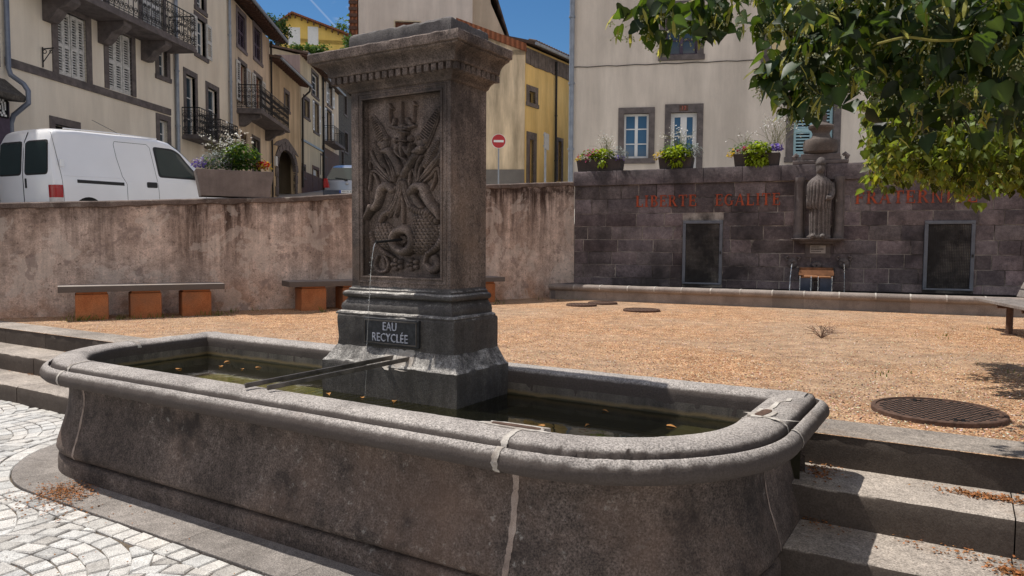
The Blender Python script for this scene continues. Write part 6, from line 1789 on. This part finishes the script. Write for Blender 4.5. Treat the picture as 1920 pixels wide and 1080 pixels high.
for pts in ([(1600,110,1.9),(1645,82,1.75)],[(1190,40,2.1),(1250,20,2.1),(1330,-10,2.05),(1420,-40,2.0)],[(1420,150,2.2),(1470,120,2.2),(1540,80,2.1),(1620,30,2.0),(1720,-40,1.9)],[(1490,230,2.1),(1510,180,2.1),(1540,120,2.05),(1600,60,1.95)]  ):
    tg.tube([Vector(p)+TO for p in catm([tuple(atd(p[0], p[1], p[2]*1.2)) for p in pts], 6)], .0024, 5)
obj('twig', tg, M['twig'], tree, True)
sh = TO
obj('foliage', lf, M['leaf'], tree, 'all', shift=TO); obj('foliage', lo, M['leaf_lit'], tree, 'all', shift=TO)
obj('bracts', bb, M['bract'], tree, shift=TO); obj('fruits', be, M['berry'], tree, 'all', shift=TO)
print('tree faces', len(lf.f), len(lo.f), len(bb.f), len(be.f))
# distant trees beside the yellow house
M['far_leaf'] = leafmat('far_leaf', (.05,.10,.025), (.12,.2,.03), .6, .2, .3)
M['far_dark'] = leafmat('far_dark_leaf', (.03,.06,.02), (.06,.11,.02), .6, .2, .3)
QUAD = ([(0,-.5,0),(.5,-.35,.1),(1,0,-.1),(.5,.35,.1),(0,.5,0)], [(0,1,2,3,4)])
def far_tree(px, d, w, h, z0, label, mat, n=900, airy=False, name='tree'):
    P = atd(px, 95, d); t = thing(name, label, 'tree', (P.x, d, z0)); mb = MB()
    mb.tube([(0,0,-1.5),(.1,0,h*.35),(0,.1,h*.7)], [.22,.17,.08], 7)
    bl = [(R.gauss(0,w*.26), R.gauss(0,w*.26), h*R.uniform(.35,.95)) for _ in range(16 if not airy else 10)]
    for b in bl: mb.tube([(0,0,h*.35),b], .05, 4)
    obj('trunk', mb, M['bark'], t)
    cm = MB()
    for i in range(n):
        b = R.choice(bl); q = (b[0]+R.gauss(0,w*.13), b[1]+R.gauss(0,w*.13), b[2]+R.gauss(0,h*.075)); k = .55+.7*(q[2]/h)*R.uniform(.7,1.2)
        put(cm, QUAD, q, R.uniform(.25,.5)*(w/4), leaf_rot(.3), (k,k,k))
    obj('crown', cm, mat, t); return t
far_tree(520, 84, 2.6, 5.0, 21.8, 'dark green tree left of the far yellow house', M['far_dark'], 1500)
far_tree(645, 99, 3.4, 7.5, 23.6, 'airy round tree right of the far yellow house', M['far_leaf'], 700, True)
far_tree(578, 82, 2.8, 2.1, 21.2, 'pale green bush below the white shutters of the yellow house', M['far_leaf'], 1000, name='bush')
far_tree(615, 83, 3.0, 1.2, 21.2, 'low bush growing right under the far yellow house wall', M['far_leaf'], 500, name='bush')
far_tree(664, 88, 3.2, 4.6, 22.0, 'green tree between the yellow house and the pillar', M['far_leaf'], 1300)
# ------------------------------------------------------------------ planters
PLM = {'lime': leafmat('lime_leaf', (.30,.40,.02), (.45,.55,.03), .5, .3, .4), 'green': leafmat('planter_leaf', (.06,.13,.025), (.15,.28,.03), .45, .35, .4), 'silver': leafmat('silver_leaf', (.34,.37,.36), (.3,.33,.3), .7, .2, .3),
       'pink': leafmat('pink_flower', (.62,.07,.20), (.6,.1,.2), .6, .2, .3), 'yellow': leafmat('yellow_flower', (.75,.50,.03), (.7,.5,.05), .6, .2, .3), 'violet': leafmat('violet_flower', (.22,.15,.55), (.3,.2,.6), .6, .2, .3),
       'red': leafmat('red_flower', (.62,.03,.02), (.6,.05,.03), .6, .2, .3), 'white': leafmat('white_flower', (.80,.78,.74), (.6,.6,.55), .6, .2, .3), 'stem': leafmat('wispy_stem', (.20,.20,.08), (.25,.25,.1), .6, .2, .3)}
FL = ([(0,0,0)]+[(.5*math.cos(w), .5*math.sin(w), .12) for w in [i*PI/5 for i in range(10)]], [(0,1+i,1+(i+1)%10) for i in range(10)])
def clump(t, kind, c, rad, n, s, name, down=.2, T=LTS, up=1.0, flower=False):
    mb = MB()
    for i in range(n):
        while True:
            d = Vector((R.uniform(-1,1), R.uniform(-1,1), R.uniform(-.6,1)))
            if .25 < d.length < 1: break
        P = (c[0]+d.x*rad[0], c[1]+d.y*rad[1], c[2]+d.z*rad[2])
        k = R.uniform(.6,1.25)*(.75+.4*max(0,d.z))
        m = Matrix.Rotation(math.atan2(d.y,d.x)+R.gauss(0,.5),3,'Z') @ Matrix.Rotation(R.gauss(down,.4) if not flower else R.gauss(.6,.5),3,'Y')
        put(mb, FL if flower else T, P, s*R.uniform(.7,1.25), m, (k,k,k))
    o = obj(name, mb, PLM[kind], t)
    if flower: o['kind'] = 'stuff'
    return o
def wisps(t, c, n, h, spread, s=.02, name='wispy_flowers'):
    st = MB(); fl = MB()
    for i in range(n):
        b = Vector((c[0]+R.gauss(0,spread*.3), c[1]+R.gauss(0,.06), c[2])); e = b+Vector((R.gauss(0,spread), R.gauss(0,.12), h*R.uniform(.45,1.0)))
        m = (b+e)/2+Vector((R.gauss(0,.03),0,.06)); st.col = (1,1,1); st.tube([b,m,e], .0025, 3, cap=False)
        for j in range(R.randint(2,5)):
            q = e+Vector((R.gauss(0,.03),R.gauss(0,.03),R.gauss(-.02,.05))); put(fl, FL, q, s*R.uniform(.7,1.5), leaf_rot(.5), (R.uniform(.8,1.1),)*3)
    so = obj('stems', st, PLM['stem'], t); so['kind'] = 'stuff'; fo = obj(name, fl, PLM['white'], t); fo['kind'] = 'stuff'
def planter_box(t, w, d, h, taper, mat):
    mb = MB(); a, b = w/2, w/2-taper
    o = [(-b,0,0),(b,0,0),(b,d,0),(-b,d,0),(-a,-.02,h),(a,-.02,h),(a,d+.02,h),(-a,d+.02,h)]
    k = .025
    mb.add(o+[(-a+k,.005,h),(a-k,.005,h),(a-k,d-.005,h),(-a+k,d-.005,h),(-a+k,.005,h-.05),(a-k,.005,h-.05),(a-k,d-.005,h-.05),(-a+k,d-.005,h-.05)],
           [(0,3,2,1),(0,1,5,4),(1,2,6,5),(2,3,7,6),(3,0,4,7),(4,5,9,8),(5,6,10,9),(6,7,11,10),(7,4,8,11),(8,9,13,12),(9,10,14,13),(10,11,15,14),(11,8,12,15),(12,13,14,15)])
    return obj('planter_box', mb, mat, t, bevel=.006)
M['pbox'] = stone('planter_stone', (.15,.125,.115), (.23,.19,.175), 3, .8, .12, 80, .3, .003, streak=.15)
M['pdark'] = stone('dark_planter', (.045,.036,.034), (.075,.06,.056), 3, .8, .2, 80, .3, .003)
# large planter on the retaining wall
P0 = atd(405, 372, 11.45)
ang = math.radians(27)
zw = wtop(-4.3)+.012
t = thing('flower_planter', 'large grey stone planter with white and red flowers on the retaining wall', 'planter', (-4.36, 11.73, zw), ang, None)
planter_box(t, 1.16, .46, .41, .07, M['pbox'])
clump(t, 'green', (.12,.23,.62), (.30,.22,.26), 520, .07, 'foliage'); clump(t, 'silver', (-.22,.23,.56), (.28,.2,.18), 620, .035, 'silver_foliage'); clump(t, 'green', (-.15,.23,.52), (.4,.2,.12), 300, .045, 'foliage'); clump(t, 'white', (-.1,.2,.66), (.40,.2,.2), 55, .020, 'white_flowers', flower=True)
clump(t, 'lime', (.10,.23,.66), (.28,.2,.2), 120, .055, 'foliage')
clump(t, 'violet', (-.52,.12,.50), (.13,.14,.10), 90, .036, 'violet_flowers', flower=True); clump(t, 'white', (-.52,.12,.50), (.13,.14,.10), 40, .028, 'white_flowers', flower=True)
clump(t, 'red', (.44,.18,.52), (.12,.15,.08), 60, .04, 'red_flowers', flower=True); clump(t, 'yellow', (.44,.18,.51), (.17,.15,.10), 80, .032, 'yellow_flowers', flower=True)
wisps(t, (-.28,.22,.6), 26, .40, .18, .022); wisps(t, (.02,.22,.7), 20, .34, .10, .03)
# three planters on the block wall
def wplanter(xa, xb, label, flip):
    a = mw(xa, 315)[0]; b = mw(xb, 310)[0]; w = b-a
    t = thing('flower_planter', label, 'planter', MO+MD*((a+b)/2)+MNV*.04+Vector((0,0,HT+.004)), MA, 'planters on the block wall')
    planter_box(t, w, .34, .24, .03, M['pdark']); return t, w
t, w = wplanter(1080, 1163, 'dark planter with pink flowers at the left end of the block wall', 0)
clump(t, 'lime', (.05,.15,.32), (.26,.2,.16), 330, .065, 'foliage'); clump(t, 'green', (-.15,.15,.30), (.34,.2,.18), 300, .05, 'foliage'); clump(t, 'pink', (-.18,.05,.30), (.30,.18,.17), 80, .042, 'pink_flowers', flower=True); clump(t, 'yellow', (-.42,.1,.26), (.14,.15,.09), 60, .035, 'yellow_flowers', flower=True)
clump(t, 'silver', (.38,.12,.34), (.22,.2,.18), 420, .03, 'silver_foliage'); clump(t, 'violet', (.40,.05,.24), (.16,.14,.08), 40, .03, 'violet_flowers', flower=True); clump(t, 'lime', (.10,-.05,.14), (.09,.06,.1), 30, .06, 'trailing_foliage', 1.0); wisps(t, (.12,.15,.4), 34, .34, .14, .022)
t, w = wplanter(1233, 1297, 'dark planter with lime foliage before the numbered door', 0)
clump(t, 'lime', (.02,.08,.27), (.30,.22,.19), 420, .075, 'foliage'); clump(t, 'green', (.0,.2,.40), (.34,.18,.18), 260, .055, 'foliage'); clump(t, 'yellow', (-.34,.1,.26), (.12,.15,.12), 60, .038, 'yellow_flowers', flower=True); clump(t, 'silver', (.36,.15,.34), (.16,.18,.18), 320, .03, 'silver_foliage'); wisps(t, (.05,.15,.45), 36, .38, .22, .024)
clump(t, 'lime', (.02,-.06,.10), (.12,.06,.1), 36, .07, 'trailing_foliage', 1.0)
t, w = wplanter(1374, 1462, 'dark planter with lime foliage and violet flowers nearest the statue', 0)
clump(t, 'lime', (.02,.05,.27), (.24,.22,.20), 380, .07, 'foliage'); clump(t, 'lime', (.03,-.06,.10), (.22,.06,.12), 90, .075, 'trailing_foliage', 1.0); clump(t, 'green', (-.1,.2,.36), (.40,.16,.16), 320, .05, 'foliage'); clump(t, 'yellow', (-.44,.1,.25), (.13,.14,.10), 70, .038, 'yellow_flowers', flower=True); clump(t, 'pink', (-.22,.05,.31), (.15,.1,.07), 34, .045, 'pink_flowers', flower=True)
clump(t, 'violet', (.36,.06,.33), (.14,.14,.10), 80, .045, 'violet_flowers', flower=True); wisps(t, (.35,.15,.4), 46, .55, .22, .024); wisps(t, (-.2,.15,.4), 12, .3, .12, .02)
# ------------------------------------------------------------------ weeds, litter, floating leaves
M['grass'] = leafmat('dry_grass', (.16,.19,.045), (.2,.24,.05), .7, .2, .35)
mb = MB()
def blade(x, y, z, h):
    a = R.random()*6.28; dx, dy = math.cos(a)*.006, math.sin(a)*.006; lx, ly = R.gauss(0,.35)*h, R.gauss(0,.35)*h; k = R.uniform(.5,1.3); mb.col = (k*R.uniform(.9,1.3),k,k*.9)
    mb.add([(x-dx,y-dy,z),(x+dx,y+dy,z),(x+dx*.5+lx*.5,y+dy*.5+ly*.5,z+h*.65),(x+lx,y+ly,z+h)], [(0,1,2),(0,2,3)])
for i in range(60):
    s_ = R.random(); k = int(s_*329); x, y, _ = WP[k]; n_ = wnorm(k)
    if x < -12: continue
    q = R.uniform(.02,.55) if R.random() < .7 else R.uniform(.5,.9)
    for j in range(R.randint(3,12)): blade(x+n_[0]*q+R.gauss(0,.06), y+n_[1]*q+R.gauss(0,.05), .54, R.uniform(.03,.11))
for i in range(26):
    x, y = -5.93+2*R.random(), 0; L_ = R.random()*2.1; x = -6.10+L_*.857+.05; y = 9.91+L_*.515-.05
    for j in range(R.randint(2,9)): blade(x+R.gauss(0,.05), y+R.gauss(0,.04), .54, R.uniform(.03,.10))
for i in range(46):
    u, v = R.uniform(-1,5), R.uniform(6.5,12); x, y = wxy(u, v)
    if not nearpt((x,y), g): continue
    for j in range(R.randint(2,7)): blade(x+R.gauss(0,.06), y+R.gauss(0,.06), .54, R.uniform(.015,.045))
stuff('grass', mb, M['grass'], 'sparse dry grass tufts along the foot of the wall and on the gravel', 'grass')
P = atz(1540, 634, .54)
t = thing('dry_weed', 'small leafless dry weed on the gravel in front of the wall basin', 'weed', P)
mb = MB()
for i in range(26):
    a = R.random()*6.28; e = Vector((math.cos(a)*R.uniform(.08,.3), math.sin(a)*R.uniform(.05,.2), R.uniform(.04,.17))); m = e*.5+Vector((0,0,.03)); mb.tube([(0,0,0), m, e], .0025, 3)
    mb.tube([m, m+Vector((R.gauss(0,.06),R.gauss(0,.05),R.uniform(.02,.07)))], .002, 3)
obj('stems', mb, M['brown'], t)
M['litter'] = leafmat('dry_litter', (.34,.15,.055), (.2,.1,.03), .8, .2, .15)
mb = MB()
def litter(c, z, rx, ry, n, a=0, s=.012):
    for i in range(n):
        x, y = R.gauss(0,rx), R.gauss(0,ry); u, v = c[0]+x*math.cos(a)-y*math.sin(a), c[1]+x*math.sin(a)+y*math.cos(a); X, Y = wxy(u, v); k = R.uniform(.35,1.3)
        put(mb, QUAD, (X, Y, z+abs(R.gauss(0,.006))), s*R.uniform(.6,1.5), Matrix.Rotation(R.random()*6.3,3,'Z') @ Matrix.Rotation(R.gauss(0,.4),3,'X'), (k*R.uniform(.9,1.2),k,k))
litter(uvw(atz(125,925,.02)), .03, .12, .075, 900, -.2, .010); litter(uvw(atz(90,945,.02)), .024, .25, .10, 200)
litter(uvw(atz(1850,932,.36)), .363, .10, .03, 500); litter(uvw(atz(1720,1000,.18)), .183, .2, .02, 260); litter(uvw(atz(1545,960,.19)), .19, .06, .10, 500)
litter(uvw(atz(1700,888,.362)), .363, .35, .02, 320); litter(uvw(atz(1830,1045,.185)), .184, .25, .06, 160); litter(uvw(atz(1910,1075,.185)), .184, .05, .03, 300); litter(uvw(atz(1540,885,.36)), .365, .05, .08, 220)
litter(uvw(atz(60,742,.0)), .03, .5, .03, 420); litter((-7.5,4.02), .184, .6, .02, 250); litter((-7.6,4.46), .365, .6, .02, 200); litter((-5,1.8), .02, 1.5, .6, 260, 0, .008)
stuff('leaf_litter', mb, M['litter'], 'brown leaf litter gathered on the steps and beside the basin', 'leaf litter')
M['fall'] = leafmat('fallen_leaf', (.42,.20,.06), (.3,.15,.05), .7, .2, .2)
proto = None
for i, (x, y) in enumerate(((332,693),(415,688),(455,693),(480,690),(430,678),(1020,800),(1105,797),(1250,799),(1130,770),(615,738),(680,747),(740,752))):
    P = atz(x, y, .624)
    if proto is None:
        mb = MB(); put(mb, LT, (0,0,.004), .055, Matrix.Rotation(-.12,3,'Y'), (1,1,1)); proto = o = obj('fallen_leaf', mb, M['fall'])
    else: o = proto.copy(); COL.objects.link(o)
    o.location = P; o.rotation_euler = (0,0,R.random()*6.28); k = R.uniform(.6,1.15); o.scale = (k,k*R.uniform(.5,1),1)
    tag(o, 'small orange brown leaf floating on the dark basin water', 'leaf', 'leaves floating in the basin')
# ------------------------------------------------------------------ light, sky, camera
SUN_EL, SUN_AZ = math.radians(62.8), math.radians(-62.3)   # azimuth measured from +Y towards +X: behind, to the left
w = bpy.data.worlds.new("World"); SC.world = w; w.use_nodes = True
nt = w.node_tree; nt.nodes.clear()
out = nt.nodes.new('ShaderNodeOutputWorld'); bg = nt.nodes.new('ShaderNodeBackground'); sky = nt.nodes.new('ShaderNodeTexSky')
sky.sky_type = 'NISHITA'; sky.sun_disc = False; sky.sun_elevation = SUN_EL; sky.sun_rotation = SUN_AZ; sky.air_density = 1.0; sky.dust_density = .3; sky.ozone_density = 2.5; sky.altitude = 600
tc = nt.nodes.new('ShaderNodeTexCoord')
def wn(t, **k):
    n = nt.nodes.new(t)
    for a, b in k.items():
        if isinstance(b, bpy.types.NodeSocket): nt.links.new(b, n.inputs[int(a[1:])])
        else: n.inputs[int(a[1:])].default_value = b
    return n
def wm(op, a, b=0.0):
    n = nt.nodes.new('ShaderNodeMath'); n.operation = op; n.use_clamp = False
    for i, q in enumerate((a, b)):
        if isinstance(q, bpy.types.NodeSocket): nt.links.new(q, n.inputs[i])
        else: n.inputs[i].default_value = q
    return n.outputs[0]
def smooth(v, a, b, lo=0, hi=1):
    n = nt.nodes.new('ShaderNodeMapRange'); n.interpolation_type = 'SMOOTHSTEP'
    nt.links.new(v, n.inputs[0])
    for i, q in enumerate((a, b, lo, hi)): n.inputs[i+1].default_value = q
    return n.outputs[0]
D = tc.outputs['Generated']
def dotv(vec):
    n = nt.nodes.new('ShaderNodeVectorMath'); n.operation = 'DOT_PRODUCT'; nt.links.new(D, n.inputs[0]); n.inputs[1].default_value = vec; return n.outputs['Value']
c1, c2 = ray(583,0).normalized(), ray(618,38).normalized(); pn = c1.cross(c2).normalized(); mid = ((c1+c2)/2).normalized()
trail = wm('MULTIPLY', smooth(wm('ABSOLUTE', dotv(pn)), .0002, .0018, .10, 0), smooth(dotv(mid), math.cos(.045), math.cos(.01)))
ns = nt.nodes.new('ShaderNodeTexNoise'); mp = nt.nodes.new('ShaderNodeMapping'); nt.links.new(D, mp.inputs[0]); mp.inputs['Scale'].default_value = (1,1,2.0); nt.links.new(mp.outputs[0], ns.inputs[0]); ns.inputs['Scale'].default_value = 30; ns.inputs['Detail'].default_value = 7
cd = ray(648,22).normalized()
puff = wm('MULTIPLY', smooth(ns.outputs['Fac'], .48, .75, 0, .40), smooth(dotv(cd), math.cos(.020), math.cos(.002)))
ns2 = nt.nodes.new('ShaderNodeTexNoise'); mp2 = nt.nodes.new('ShaderNodeMapping'); nt.links.new(D, mp2.inputs[0]); mp2.inputs['Scale'].default_value = (1,1,2.5); nt.links.new(mp2.outputs[0], ns2.inputs[0]); ns2.inputs['Scale'].default_value = 3; ns2.inputs['Detail'].default_value = 8
sp = nt.nodes.new('ShaderNodeSeparateXYZ'); nt.links.new(D, sp.inputs[0])
fill_clouds = wm('MULTIPLY', smooth(ns2.outputs['Fac'], .44, .60, 0, .95), smooth(sp.outputs[1], .12, -.15))   # bright clouds added only behind the camera, as fill light for shaded faces
mask = wm('MAXIMUM', wm('MAXIMUM', trail, puff), fill_clouds)
hs = nt.nodes.new('ShaderNodeHueSaturation'); nt.links.new(sky.outputs[0], hs.inputs['Color']); hs.inputs['Saturation'].default_value = 1.28; hs.inputs['Value'].default_value = 1.0
mx = nt.nodes.new('ShaderNodeMix'); mx.data_type = 'RGBA'; nt.links.new(mask, mx.inputs[0]); nt.links.new(hs.outputs[0], mx.inputs[6]); mx.inputs[7].default_value = (14.5,13.0,11.3,1)
nt.links.new(mx.outputs[2], bg.inputs[0]); bg.inputs[1].default_value = .092; nt.links.new(bg.outputs[0], out.inputs[0])
sd = bpy.data.lights.new('sun', 'SUN'); sd.energy = 5.0; sd.angle = math.radians(.55); sd.color = (1,.955,.88)
so = bpy.data.objects.new('sun', sd); COL.objects.link(so)
dv = Vector((math.sin(SUN_AZ)*math.cos(SUN_EL), math.cos(SUN_AZ)*math.cos(SUN_EL), math.sin(SUN_EL)))
so.rotation_euler = dv.to_track_quat('Z', 'Y').to_euler(); so.location = dv*60
cam = bpy.data.cameras.new('camera'); co = bpy.data.objects.new('camera', cam); COL.objects.link(co)
cam.sensor_width = 36; cam.lens = 36*FPX/1920; cam.clip_end = 2000; cam.clip_start = .05
cp, sp_ = math.cos(PITCH), math.sin(PITCH); f_ = Vector((0,cp,-sp_)); u_ = Vector((0,sp_,cp)); r_ = Vector((1,0,0)); c_, s_ = math.cos(ROLL), math.sin(ROLL)
rr_ = r_*c_+u_*s_; uu_ = -r_*s_+u_*c_
co.matrix_world = Matrix(((rr_.x,uu_.x,-f_.x,0),(rr_.y,uu_.y,-f_.y,0),(rr_.z,uu_.z,-f_.z,EYE),(0,0,0,1)))
SC.camera = co
SC.view_settings.view_transform = 'Standard'; SC.view_settings.look = 'None'; SC.view_settings.exposure = 0; SC.view_settings.gamma = 1
SC.cycles.use_denoising = True
try: SC.cycles.denoiser = 'OPENIMAGEDENOISE'; SC.cycles.denoising_prefilter = 'ACCURATE'
except Exception: pass
SC.cycles.max_bounces = 8; SC.cycles.transparent_max_bounces = 12; SC.cycles.diffuse_bounces = 3
